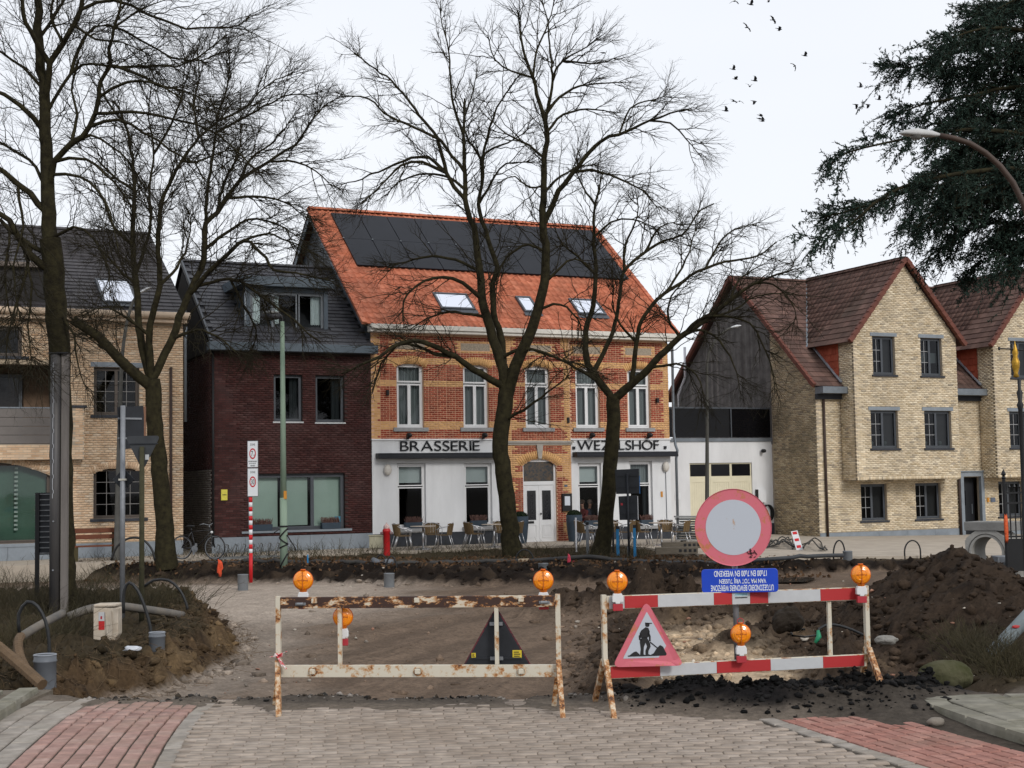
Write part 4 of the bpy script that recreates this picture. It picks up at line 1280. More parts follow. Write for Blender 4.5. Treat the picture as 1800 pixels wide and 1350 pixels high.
tiles(lh, 'roof_tile', O3, (1, 0, 0), LS, Lw + .2, LL, .33, .29, PM('black_tile', [(.042, .038, .04), (.055, .05, .052), (.035, .032, .035)], .6, .2, 3, .15, 60, .3), FLT_V, FLT_F, lambda x, s: not ((5.5 < x < 6.4 and .6 < s < 2.3) or (x < 3.3 and .5 < s < 2.4)))
ridge_caps(lh, 'ridge_tile', onroof(O3, 0, LL, 0, LS, LN), onroof(O3, Lw + .2, LL, 0, LS, LN), .12, .4, MATS['black_tile'])
skylight(lh, O3, 5.42, 6.5, .5, 2.42, LS, LN)
m = MB(); m.box(.2, D_(-10.25), .1, 3.6, 7.62, 8.86); dd = m.build('dormer', M('dormer_dark', (.022, .02, .02), .7, .2, 3), lh)
m = MB(); m.box(.1, D_(-10.15), -.1, 3.7, 8.861, 9.0); m.build('dormer_roof', M('dormer_trim', (.16, .13, .11), .6, .2, 3), dd)
m = MB(); m.tube([(D_(-6.62), -.06, 5.9), (D_(-6.62), -.06, .1)], .045, 8); m.build('downpipe', M('brown_pipe', (.045, .028, .022), .6, .2, 4), lh, True)
m = MB(); m.tube([(D_(-6.16), -.1, 7.2), (D_(-6.16), -.02, 6.8), (D_(-6.16), -.02, 4.2)], .045, 8); m.build('downpipe', ZINC, lh, True)

# ------------------------------------------------------------------ white garage
ga = house('garage', 'low white garage with cream doors and dark glass screen on its roof', 'garage', 11.62, 2.95)
go = [(2.55, 5.48, -.25, 2.78)]
m = wall(MB(), .0, 6.47, -.3, 3.62, go, th=.15)
m.quad((0, .15, 3.6), (6.47, .15, 3.6), (6.47, 7, 3.6), (0, 7, 3.6))
m.build('rendered_wall', RENDER, ga)
m = MB(); m.box(0, 6.47, -.05, .16, 3.621, 3.76); m.build('coping', ZINC, ga)
for a, b in ((.02, 1.9), (1.92, 4.55), (4.57, 6.45)):
    m = MB(); m.box(a, b, .04, .06, 3.80, 4.93); m.build('glass_screen', M('screen_glass', (.004, .004, .005), .05, .3, 1, spec=.16), ga)
m = MB(); m.box(0, 6.47, .02, .08, 4.931, 4.99); m.box(1.885, 1.935, .01, .039, 3.77, 4.93); m.box(4.535, 4.585, .01, .039, 3.77, 4.93); m.build('screen_rail', ANTHR, ga)
m = MB(); m.box(-.01, 2.55, -.03, .1, -.4, .34); m.box(5.48, 6.46, -.03, .1, -.4, .34); m.build('plinth', PLINTH, ga)
CRD = M('cream_door', (.66, .61, .45), .6, .06, 3)
for k in range(3):
    a = 2.56 + k * .972; b = a + .965
    m = MB(); m.box(a, b, .06, .10, -.25, 2.77); dl = m.build('garage_door', CRD, ga)
    q = MB(); q.box(a, a + .11, .045, .059, -.2, 2.2); q.box(b - .11, b, .045, .059, -.2, 2.2); q.box(a + .11, b - .11, .045, .059, 2.02, 2.2); q.build('stile', CRD, dl)
    for j in range(7):
        x = a + .115 + j * (b - a - .23) / 7
        MB().box(x + .004, x + (b - a - .23) / 7 - .004, .052, .059, -.2, 2.01).build('board', CRD, dl)
    MB().box(a + .05, b - .05, .05, .059, 2.26, 2.73).build('pane', M('garage_glass', (.007, .007, .009), .08, .4, 2, spec=.15), dl)
m = MB(); m.lathe([(0, -.16), (.07, -.15), (.08, .0), (.05, .06)], 10, (5.95, -.1, 3.24), 'Y'); m.build('spotlight', BLACK, ga, True)
m = MB(); m.box(5.62, 6.02, -.16, -.005, 1.18, 1.68); mb_ = m.build('letter_box', M('box_white', (.66, .67, .68), .5, .05, 4), ga)
MB().box(5.60, 5.64, -.17, -.004, 1.16, 1.70).build('letter_box_frame', BLACK, ga)
m = MB()
for k in range(6):
    m.tube([(6.05 + .25 * math.cos(t) + .02 * k, -.05 - .015 * k, .75 + .33 * math.sin(t)) for t in np.linspace(0, 2 * PI, 18)], .014, 5)
tag(m.build('hanging_hose', BLACK, None), 'black hose coiled on the white garage wall beside the letter box', 'hose')
bpy.data.objects['hanging_hose'].matrix_world = WM[ga.name]
m = MB(); m.box(1.85, 2.1, -.02, -.003, 1.36, 1.62); m.build('door_bell_plate', MATS['box_white'], ga)

# ------------------------------------------------------------------ gabled house on the right
rh = house('gabled_house', 'large yellowish brick house with gabled bays and brown tiled roof', 'house', 18.1)
E0 = .0
gf, b0, b1 = [], [], []
m = MB(); out = {}
BAY = [(1.17, 6.28), (8.22, 13.33)]
gops = []
for a, b in BAY:
    gops += [(a + .85, a + 2.12, .42, 1.84), (a + 3.56, a + 4.85, .42, 1.84)]
gops.append((7.12, 8.12, -.3, 2.05))
wall(m, 0, 14.5, .0, 5.5, gops)
for a, b in BAY:
    mid = (a + b) / 2
    bo = [(a + .72, a + 2.05, 3.22, 4.69), (a + 3.36, a + 4.72, 3.22, 4.69), (a + .92, a + 2.02, 6.08, 7.58), (a + 3.30, a + 4.38, 6.08, 7.58)]
    wall(m, a, b, 2.0, 7.6, bo, v=-.9, th=.2)
    m.prism([(a, 7.6), (b, 7.6), (mid, 10.5)], lambda x, z: (x, -.9, z), lambda x, z: (x, -.7, z))
    for x, s in ((a, -1), (b, 1)):
        m.poly([(x, -.9, 2.0), (x, .0, 2.0), (x, 1.8, 7.4), (x, -.9, 7.4)])
    m.quad((a, -.9, 2.0), (b, -.9, 2.0), (b, 0, 2.0), (a, 0, 2.0))
    hw = (b - a) / 2
    courses(lambda z: free(z, a, b, bo) if z < 7.6 else ([(a + (z - 7.6) / 2.9 * hw, b - (z - 7.6) / 2.9 * hw)] if z < 10.4 else []), 2.14, 10.4, (0, -.9, 0), (1, 0, 0), (0, -1, 0), out, bh=.058, j=.013, jit=.006)
    courses(lambda z: [(-.9, .0)], 2.02, 7.3, (a, 0, 0), (0, 1, 0), (-1, 0, 0), out, bh=.058, j=.013, jit=.006)
    ar = {}
    arch_bricks(ar, 'a', a + .05, b - .05, 2.005, 0, .125, v=-.9, proud=.012)
    out['a'] += ar['a']
    for o in bo[:2] + bo[2:]:
        MB().box(o[0] - .10, o[1] + .10, -.93, -.85, o[3] + .003, o[3] + .14).build('lintel', BLUESTONE, rh)
    for k, o in enumerate(bo):
        w = window(rh, *o[:4], v=-.78, fm=ANTHR, fw=.05, cells=((0, .48, 0, 1), (.48, 1, 0, 1)), sw=.05, gm=DGLASS, bars=[(2, 3), None], barm=M('bar_pale', (.34, .34, .34), .5, .1, 4),
                   curt=([(.50, .97, 0, 1, M('grey_screen', (.19, .18, .175), .8, .1, 4), 9, .001)] if k != 3 else [(.05, .95, .35, .62, BLIND2, 9, .001)]), sill=(PLINTH, .08, .08, .07), room=.6)
    if a < 5:
        for zz in (3.3,):
            q = MB()
            for x in (a + .95, a + 1.6, a + 3.6, a + 4.35):
                q.lathe([(.0, 0), (.07, 0), (.09, .16), (.06, .2)], 10, (x, -.6, 3.3)); 
            q.build('vase', M('vase_pale', (.36, .42, .38), .5, .1, 4), rh, True)
courses(lambda z: free(z, .0, 14.5, gops), .02, 5.42, (0, 0, 0), (1, 0, 0), (0, -1, 0), out, zone=lambda u, z: None if (any(a + .01 < u < b - .01 for a, b in BAY) and z > 2.05) else 'a', bh=.058, j=.013, jit=.006)
# gable wall facing the garage
zr = lambda v: (5.62 + .885 * (v + .1)) if v < 5.3 else 10.4 - .885 * (v - 5.3)
m.poly([(0.0, .2, -.4), (0, 10.6, -.4), (0, 10.6, 5.65), (0, 5.3, 10.35), (0, 0.0, 5.65), (0, 0, -.4)])
m.poly([(0, 10.6, -.4), (14.5, 10.6, -.4), (14.5, 10.6, 5.6), (0, 10.6, 5.6)]); m.poly([(14.5, 0, -.4), (14.5, 10.6, -.4), (14.5, 10.6, 5.65), (14.5, 5.3, 10.35), (14.5, 0, 5.65)])
m.build('brick_wall', MORT_B, rh)
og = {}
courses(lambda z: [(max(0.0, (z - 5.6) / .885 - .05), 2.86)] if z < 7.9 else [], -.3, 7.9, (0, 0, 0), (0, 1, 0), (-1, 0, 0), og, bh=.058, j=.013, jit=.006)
pieces(rh, 'brick', out['a'], YBE_B, most=300, stuff='yellowish_bricks')
pieces(rh, 'brick', og['a'], PM('weathered_brick', [(.37, .29, .18), (.44, .355, .235), (.30, .235, .15), (.49, .41, .28), (.26, .215, .15), (.22, .185, .135)], .9, .2, 2, .3, 90, .2, (.15, .125, .075, .7), .6), most=0, stuff='weathered_bricks')  # gable bricks take darker, browner tones than the front ones
v = 2.9
while v < 10.4:
    m = MB(); v1 = v + .138
    m.prism([(v, 3.5), (v1, 3.5), (v1, zr(v1) - .05), (v, zr(v) - .05)], lambda a, b: (-.03 - random.uniform(0, .012), a, b), lambda a, b: (.0, a, b))
    m.build('cladding_board', WOOD_G, rh)
    v += .145
for k, o in enumerate(gops[:4]):
    window(rh, *o[:4], v=.12, fm=ANTHR, fw=.05, cells=((0, .47, 0, 1), (.47, 1, 0, 1)), sw=.05, gm=DGLASS, bars=[(2, 3), None], barm=MATS['bar_pale'], curt=[(.50, .97, 0, 1, M('grey_screen', (.19, .18, .175), .8, .1, 4), 9, .001)], sill=(PLINTH, .06, .08, .08), room=.6)
for a, b in zip(np.linspace(0, 7.05, 6)[:-1], np.linspace(0, 7.05, 6)[1:]):
    MB().box(a + .004, b - .004, -.035, .1, -.45, -.005).build('plinth_slab', BLUESTONE, rh)
MB().box(8.2, 14.5, -.035, .1, -.45, -.005).build('plinth_slab', BLUESTONE, rh)
m = MB(); m.box(7.0, 7.16, -.1, .05, -.4, 2.08); m.box(8.08, 8.24, -.1, .05, -.4, 2.08); m.box(7.0, 8.24, -.1, .05, 2.081, 2.27); m.box(6.95, 8.29, -.16, .05, 2.271, 2.31)
m.build('door_surround', BLUESTONE, rh)
m = MB(); m.box(7.16, 8.08, .35, .40, -.35, 2.05); d_ = m.build('door', M('dark_door', (.016, .017, .02), .4, .2, 3), rh)
MB().box(7.55, 7.62, .33, .349, .9, 1.5).build('pane', M('garage_glass', (.01, .01, .01), .1), d_)
MB().box(7.9, 7.93, .30, .349, .55, .95).build('handle', ZINC, d_)
m = MB(); m.tube([(.32, -.08, 5.3), (.32, -.08, -.3)], .05, 8); m.build('downpipe', M('brown_pipe', (.045, .028, .022), .6, .2, 4), rh, True)
m = MB(); m.tube([(6.93, -.08, 1.98), (6.93, -.08, -.3)], .05, 8); m.build('downpipe', M('brown_pipe', (.045, .028, .022), .6, .2, 4), rh, True)
for a, b in ((.0, 1.16), (6.30, 8.20)):
    m = MB(); m.box(a - .02, b, -.52, -.001, 5.36, 5.62); m.build('gutter', ZINC, rh, bevel=.01)
    m = MB(); m.box(a - .02, b, -.14, -.002, 5.15, 5.355); m.build('fascia', PLINTH, rh)
for x, z, c in ((8.42, 1.02, 'orange_sticker'), (8.62, 1.02, 'number_plate')):
    MB().box(x, x + (.1 if c[0] == 'o' else .22), -.05, -.012, z, z + .18).build('wall_plate', MATS[c], rh)
# roofs
MS = np.array([0, 5.5, 4.95]); ML = np.linalg.norm(MS); MS = MS / ML; MN = np.cross([1, 0, 0], MS)
O4 = np.array([-.22, -.22, 5.66])
m = sheet([onroof(O4, 0, 0, -.03, MS, MN), onroof(O4, 14.9, 0, -.03, MS, MN), onroof(O4, 14.9, ML, -.03, MS, MN), onroof(O4, 0, ML, -.03, MS, MN)])
m.poly([onroof(O4, 0, ML, -.03, MS, MN), onroof(O4, 14.9, ML, -.03, MS, MN), (14.7, 10.8, 5.66), (-.22, 10.8, 5.66)])
for a, b in BAY:
    mid = (a + b) / 2
    m.poly([(a - .28, -1.1, 7.3), (mid, -1.1, 10.62), (mid, 5.2, 10.62), (a - .28, 5.2, 7.3)])
    m.poly([(b + .28, -1.1, 7.3), (b + .28, 5.2, 7.3), (mid, 5.2, 10.62), (mid, -1.1, 10.62)])
m.build('roof', M('roof_brown', (.06, .03, .024), .9, .2, 3), rh)
def main_in(x, s):
    u = x - .22; z = 5.66 + s * MS[2]
    for a, b in BAY:
        mid = (a + b) / 2; hw = (b - a) / 2 + .28
        zz = 10.62 - abs(u - mid) / hw * 3.32
        if z < zz - .35 and abs(u - mid) < hw - .3 and z > 7.0: return False
        if z <= 7.0 and abs(u - mid) < hw - .5: return False
    return True
tiles(rh, 'roof_tile', O4, (1, 0, 0), MS, 14.9, ML, .30, .30, TILE_R, FLT_V, FLT_F, main_in, most=150)
bt = []
for a, b in BAY:
    mid = (a + b) / 2; hw = (b - a) / 2 + .28
    es = np.array([hw, 0, 3.32]); bl_ = np.linalg.norm(es); es = es / bl_
    inb = lambda x, s, es=es: 7.3 + s * es[2] > 5.66 + (5.2 - x + .22) * .9 - .35
    tiles(rh, 'roof_tile', (a - .28, 5.2, 7.32), (0, -1, 0), es, 6.3, bl_, .30, .30, TILE_R, FLT_V, FLT_F, inb, most=75, stuff='bay_roof_tiles')
    es2 = np.array([-hw, 0, 3.32]) / bl_
    tiles(rh, 'roof_tile', (b + .28, -1.1, 7.32), (0, 1, 0), es2, 6.3, bl_, .30, .30, TILE_R, FLT_V, FLT_F, None, most=0, stuff='bay_roof_tiles')
    ridge_caps(rh, 'ridge_tile', (mid, -1.12, 10.64), (mid, 5.3, 10.64), .13, .36, TILE_R)
    for x0, sg in ((a - .28, 1), (b + .28, -1)):
        n_ = 15
        for k in range(n_):
            t0, t1 = k / n_, (k + 1.06) / n_
            p = np.array([x0 + sg * hw * t0, -1.1, 7.3 + 3.32 * t0]); q = np.array([x0 + sg * hw * t1, -1.1, 7.3 + 3.32 * t1])
            nn = np.array([-sg * 3.32, 0, hw]); nn /= np.linalg.norm(nn)
            MB().bar(tuple(p + nn * .05), tuple(q + nn * .02), .16, .16, tuple(nn)).build('verge_tile', TILE_E, rh)
    # tile-hung cheeks
    for x, s in ((a - .02, -1), (b + .02, 1)):
        hung = []
        for r in range(6):
            z = 5.75 + r * .27
            for c in range(8):
                vv = .12 + c * .26 + (.13 if r % 2 else 0)
                if z > 5.66 + (vv + .3) * .9 - .35 and vv < 1.9:
                    hung.append(frame_mat((x, vv, z), (0, .255, 0), (0, 0, .30), (s * 1.0, 0, 0)))
        pieces(rh, 'hung_tile', hung, TILE_H, FLT_V, FLT_F)
        bk = MB(); bk.poly([(x - s * .004, .0, 5.5), (x - s * .004, 1.95, 7.45), (x - s * .004, .0, 7.45)]); bk.build('cheek', TILE_H, rh)
    # lead valley strips
    for x0, sg in ((a - .28, 1), (b + .28, -1)):
        p = (x0 - sg * .02, 1.62 + .05, 7.34); q = (mid - sg * .1, 5.15, 10.5)
        MB().bar(p, q, .16, .05, (-sg * .6, -.5, .6)).build('valley_lead', ZINC, rh)
    MB().bar((a - .06, -.2, 5.82), (a - .06, 1.6, 7.42), .1, .05, (0, -.67, .74)).build('flashing', MATS['lead'], rh)
ridge_caps(rh, 'ridge_tile', onroof(O4, 0, ML, 0, MS, MN), onroof(O4, 14.9, ML, 0, MS, MN), .13, .36, TILE_R)
for k in range(22):
    t0, t1 = k / 22, (k + 1.05) / 22
    p, q = np.array(onroof(O4, .0, ML * t0, .02, MS, MN)), np.array(onroof(O4, .0, ML * t1, .0, MS, MN))
    MB().bar(tuple(p), tuple(q), .14, .16, tuple(MN)).build('verge_tile', TILE_E, rh)
    p, q = np.array([-.22, 10.8 - 5.5 * t0, 5.68 + 4.95 * t0]), np.array([-.22, 10.8 - 5.5 * t1, 5.68 + 4.95 * t1])
    MB().bar(tuple(p), tuple(q), .14, .16).build('verge_tile', TILE_E, rh)
m = MB(); m.tube([(-.25, 9.6, 5.0), (-.25, 9.6, 5.9), (-.3, 8.9, 6.7), (-.3, 8.9, 8.0)], .06, 8); m.build('flue_pipe', M('steel_flue', (.5, .5, .52), .35, .1, 4, metal=.7), rh, True)
# ================================================================== TREES
BARK = M('bark', (.011, .009, .006), .95, .3, 7, .8, 28, col2=(.038, .033, .016), sharp=.4, spec=.1)
TWIG = M('twig_bark', (.014, .011, .008), .9, .3, 5, spec=.1, col2=(.030, .026, .014), sharp=.5)
NEED = M('cedar_needle', (.010, .020, .015), .8, .3, .9, spec=.2, col2=(.030, .055, .040), sharp=.5)
def unit(a):
    return a / np.maximum(1e-9, np.linalg.norm(a, axis=-1, keepdims=True))
def smooth_line(P, step):
    """Catmull-Rom through the points, evenly stepped"""
    P = np.asarray(P, float)
    Q = np.vstack([2 * P[0] - P[1], P, 2 * P[-1] - P[-2]])
    out = []
    for i in range(len(P) - 1):
        a, b, c, d = Q[i:i + 4]
        n = max(2, int(np.linalg.norm(c[:3] - b[:3]) / step))
        t = np.arange(n)[:, None] / n
        out.append(.5 * (2 * b + (c - a) * t + (2 * a - 5 * b + 4 * c - d) * t ** 2 + (3 * b - a - 3 * c + d) * t ** 3))
    out.append(P[-1:])
    return np.vstack(out)
def tubes(P, R, sides):
    """P (B,n,3) R (B,n) -> vertices, quads"""
    B, n, _ = P.shape
    T = unit(np.gradient(P, axis=1))
    ref = np.where(np.abs(T[:, :1, 2:3]) > .8, np.array([1., 0, 0]), np.array([0, 0, 1.]))
    A = unit(np.cross(T, np.broadcast_to(ref, T.shape)))
    Bn = np.cross(T, A)
    an = 2 * PI * np.arange(sides) / sides
    V = P[:, :, None] + (A[:, :, None] * np.cos(an)[:, None] + Bn[:, :, None] * np.sin(an)[:, None]) * R[:, :, None, None]
    b = (np.arange(B) * n * sides)[:, None, None]; k = (np.arange(n - 1) * sides)[None, :, None]; q = np.arange(sides)[None, None]
    q2 = (q + 1) % sides
    F = np.stack([b + k + q, b + k + q2, b + k + sides + q2, b + k + sides + q], -1).reshape(-1, 4)
    return V.reshape(-1, 3), F
class Acc:
    def __init__(s): s.V, s.F, s.n = [], [], 0
    def add(s, V, F):
        s.V.append(V); s.F.append(F + s.n); s.n += len(V)
    def obj(s, name, mat, parent, smooth=True):
        if not s.V: return None
        return link(name, npmesh(name, np.vstack(s.V), np.vstack(s.F)), mat, parent, smooth)
def sprout(P, R, cnt, t0, t1, ln, ang, r0, n, bend=(-.1, .25), jit=.05, taper=.35, out=None, shrink=.55):
    """cnt children on every branch of P; returns their lines and radii"""
    B, m, _ = P.shape
    bi = np.repeat(np.arange(B), cnt)
    t = rng.uniform(t0, t1, len(bi))
    x = t * (m - 1); i = np.minimum(x.astype(int), m - 2); f = (x - i)[:, None]
    base = P[bi, i] * (1 - f) + P[bi, i + 1] * f
    tan = unit(P[bi, i + 1] - P[bi, i])
    rnd = unit(rng.normal(size=(len(bi), 3)))
    per = unit(rnd - tan * (rnd * tan).sum(1, keepdims=True))
    if out is not None:
        per = unit(per + out)
    a = rng.uniform(*ang, len(bi))[:, None]
    d = unit(tan * np.cos(a) + per * np.sin(a))
    L = rng.uniform(*ln, len(bi)) * (1 - shrink * (t - t0) / (t1 - t0))
    s = np.linspace(0, 1, n)[None, :, None]
    bz = rng.uniform(*bend, len(bi))
    bv = np.stack([rng.normal(0, .12, len(bi)), rng.normal(0, .12, len(bi)), bz], -1) + .22 * tan
    C = base[:, None] + L[:, None, None] * (d[:, None] * s + bv[:, None] * s ** 2)
    C[:, 1:] += rng.normal(0, 1, C[:, 1:].shape) * (jit * L / n * 2)[:, None, None]
    rb = np.minimum(r0, .8 * (R[bi, i] * (1 - f[:, 0]) + R[bi, i + 1] * f[:, 0])) if np.ndim(r0) == 0 else r0
    Rr = rb[:, None] * (1 - (1 - taper) * np.linspace(0, 1, n))[None]
    return C, Rr
def bare_tree(name, label, Y, base_z, trunk, tw, limbs, dens=1.0, spread=.55, l1=(.7, 2.1), seed=0, group=None):
    global rng
    rng = np.random.default_rng(seed)
    p = W(trunk[0][0], trunk[0][1], Y)
    root = thing(name, label, 'tree', (p[0], p[1], base_z), 0, group)
    o = np.array([p[0], p[1], base_z])
    nodes = []
    def path(px, w0, w1, d0, dirn):
        px = np.array(px, float)
        L = np.r_[0, np.cumsum(np.hypot(*np.diff(px, axis=0).T))] * Y / FPX
        D = d0 + dirn * (L - .10 * L ** 2 / max(1, L[-1]) * 1.5)
        P3 = np.array([W(a, b, d) for (a, b), d in zip(px, D)])
        w = w0 + (w1 - w0) * L / L[-1]
        Q = smooth_line(np.c_[P3, w * D / FPX / 2, D], .22)
        Q[1:-1, :3] += rng.normal(0, .012, (len(Q) - 2, 3))
        nodes.append(np.c_[np.array([project(q) for q in Q[:, :3]]), Q[:, 4], Q[:, 3]])
        return Q[:, :3], Q[:, 3]
    T, Tr = path(trunk, tw[0], tw[1], Y, 0)
    n0 = len(T)
    fl = np.exp(-np.linspace(0, 1, n0) * 9) * .45
    Tr = Tr * (1 + fl)
    T[0, 2] = min(T[0, 2], base_z - .15)
    acc = Acc(); acc.add(*tubes(T[None] - o, Tr[None], 14))
    acc.obj('trunk', BARK, root)
    l1P, l1R, tips = [], [], []
    for sp in limbs:
        pts, w0, w1 = sp[0], sp[1], sp[2]
        al = np.vstack(nodes)
        k = np.argmin(np.hypot(al[:, 0] - pts[0][0], al[:, 1] - pts[0][1]))
        dr = sp[3] if len(sp) > 3 else rng.uniform(-spread, spread)
        if math.hypot(al[k, 0] - pts[0][0], al[k, 1] - pts[0][1]) < 40:
            pts = [(al[k, 0], al[k, 1])] + list(pts[1:])
        P, R = path(pts, w0 * (.74 if w0 > 8 else .85), w1 * .8, al[k, 2], dr)
        a = Acc(); a.add(*tubes(P[None] - o, R[None], 8 if w0 > 14 else 6)); a.obj('limb', BARK, root)
        L = np.linalg.norm(np.diff(P, axis=0), axis=1).sum()
        c = int(L / .34 * dens)
        if c:
            s0 = .12 if w0 < 16 else .3
            C, r = sprout(P[None], R[None], c, s0, 1.0, l1, (.5, 1.05), .017 * Y / 40, 10, (-.22, .25), jit=.07)
            l1P.append(C); l1R.append(r)
        # the limb's own tip runs on as thin twigs
        if w1 < 6:
            C, r = sprout(P[None], R[None], 3, .88, 1.0, (.5, 1.2), (.3, .75), .012 * Y / 40, 10, (-.1, .3), jit=.07)
            l1P.append(C); l1R.append(r)
    A1, r1 = np.concatenate(l1P), np.concatenate(l1R)
    cr = Acc()
    cr.add(*tubes(A1 - o, r1, 5))
    A2, r2 = sprout(A1, r1, int(6 * max(.7, dens ** .5)), .12, 1.0, (.25, 1.0), (.5, 1.1), .0082 * Y / 40, 7, (-.2, .2), jit=.07)
    cr.add(*tubes(A2 - o, r2, 4))
    A3, r3 = sprout(A2, r2, 4, .15, 1.0, (.12, .42), (.5, 1.05), .0046 * Y / 40, 5, (-.15, .2), jit=.07)
    cr.add(*tubes(A3 - o, r3, 3))
    cr.obj('crown', TWIG, root)
    return root
CMI = np.linalg.inv(CM)
def project(p):
    v = CMI @ (np.asarray(p) - CAMP)
    return 900 + FPX * v[0] / -v[2], 675 - FPX * v[1] / -v[2]

# big tree in the middle
bare_tree('bare_tree', 'tall bare tree in front of the brasserie door, its trunk forking twice', 40.7, 0.0,
 [(902, 988), (893, 900), (885, 830), (880, 770), (888, 715), (893, 680)], (30, 28), [
 ([(893, 700), (884, 647), (872, 613), (862, 577), (850, 540), (845, 490), (838, 437), (833, 400), (820, 365), (817, 314), (815, 235), (817, 173)], 28, 4, .1),
 ([(893, 700), (905, 645), (922, 607), (942, 557), (957, 497), (960, 443), (954, 397), (957, 325), (957, 278), (961, 231), (948, 180), (936, 137), (921, 94), (914, 50), (910, 18)], 30, 3, -.1),
 ([(880, 640), (883, 603), (868, 550), (867, 497), (873, 470), (860, 427), (853, 404), (842, 361), (847, 325), (845, 278), (824, 249)], 18, 5, .3),
 ([(816, 355), (791, 318), (777, 274), (768, 242), (737, 202), (690, 144), (650, 115), (622, 94)], 11, 3),
 ([(817, 300), (795, 274), (773, 245), (744, 231), (712, 217), (676, 199), (647, 173), (600, 170)], 9, 3),
 ([(815, 240), (800, 195), (793, 155), (790, 108), (786, 72), (777, 43), (773, 14)], 7, 2),
 ([(847, 318), (853, 253), (874, 188), (889, 166), (907, 137)], 8, 3),
 ([(845, 278), (865, 262), (890, 252), (925, 232)], 6, 2), ([(824, 249), (815, 215), (826, 180), (838, 130)], 5, 2),
 ([(960, 215), (972, 144), (979, 119), (1004, 97), (1030, 83), (1055, 65)], 10, 2), ([(975, 137), (966, 79), (963, 36), (950, 0)], 6, 2),
 ([(939, 143), (943, 90), (960, 50), (975, 0)], 6, 2), ([(936, 137), (900, 125), (870, 105), (858, 62)], 5, 2),
 ([(958, 390), (983, 336), (1008, 303), (1055, 249), (1102, 231), (1142, 213), (1178, 199), (1214, 191)], 15, 3),
 ([(1142, 213), (1178, 217), (1207, 245), (1225, 267)], 5, 2), ([(1090, 236), (1108, 190), (1150, 175), (1175, 165)], 5, 2),
 ([(961, 235), (990, 202), (1033, 191), (1080, 199)], 7, 2), ([(962, 205), (975, 180), (1008, 155), (1048, 148), (1098, 144)], 7, 2),
 ([(1004, 115), (1050, 112), (1085, 100)], 5, 2), ([(957, 278), (930, 255), (890, 235), (860, 210)], 7, 2),
 ([(784, 300), (755, 278), (723, 278), (679, 296), (636, 314), (600, 325)], 8, 2), ([(780, 305), (741, 285), (705, 292), (669, 325), (632, 361)], 8, 2),
 ([(817, 340), (790, 312), (750, 305), (700, 320), (680, 345)], 7, 2), ([(842, 361), (870, 310), (890, 287), (940, 285)], 7, 2),
 ([(957, 340), (985, 310), (1020, 292), (1050, 290)], 7, 2), ([(1008, 303), (1040, 300), (1090, 315), (1130, 335), (1160, 370)], 7, 2),
 ([(865, 690), (833, 650), (800, 627), (760, 607), (727, 598), (690, 610), (667, 627), (633, 643), (600, 657)], 19, 4, -.5),
 ([(800, 627), (765, 622), (735, 608), (700, 607), (670, 640), (655, 690)], 10, 3, -.2),
 ([(845, 523), (813, 497), (780, 488), (747, 493), (723, 510), (710, 530), (708, 565)], 11, 3), ([(838, 480), (800, 457), (760, 450), (727, 457), (683, 467)], 8, 3),
 ([(880, 628), (917, 613), (953, 617), (987, 633), (1023, 640), (1050, 655)], 10, 3, -.4), ([(835, 560), (790, 548), (750, 560), (720, 580)], 8, 2),
 ([(957, 497), (985, 470), (1010, 455), (1040, 470)], 8, 2), ([(958, 443), (930, 430), (905, 440), (880, 470), (872, 520)], 7, 2),
 ([(905, 745), (930, 715), (960, 690), (1000, 660)], 8, 2, -.6), ([(957, 330), (930, 330), (905, 310), (880, 320)], 5, 2), ([(945, 550), (985, 535), (1015, 560), (1025, 600)], 7, 2),
 ], dens=1.0, seed=3, group=None)
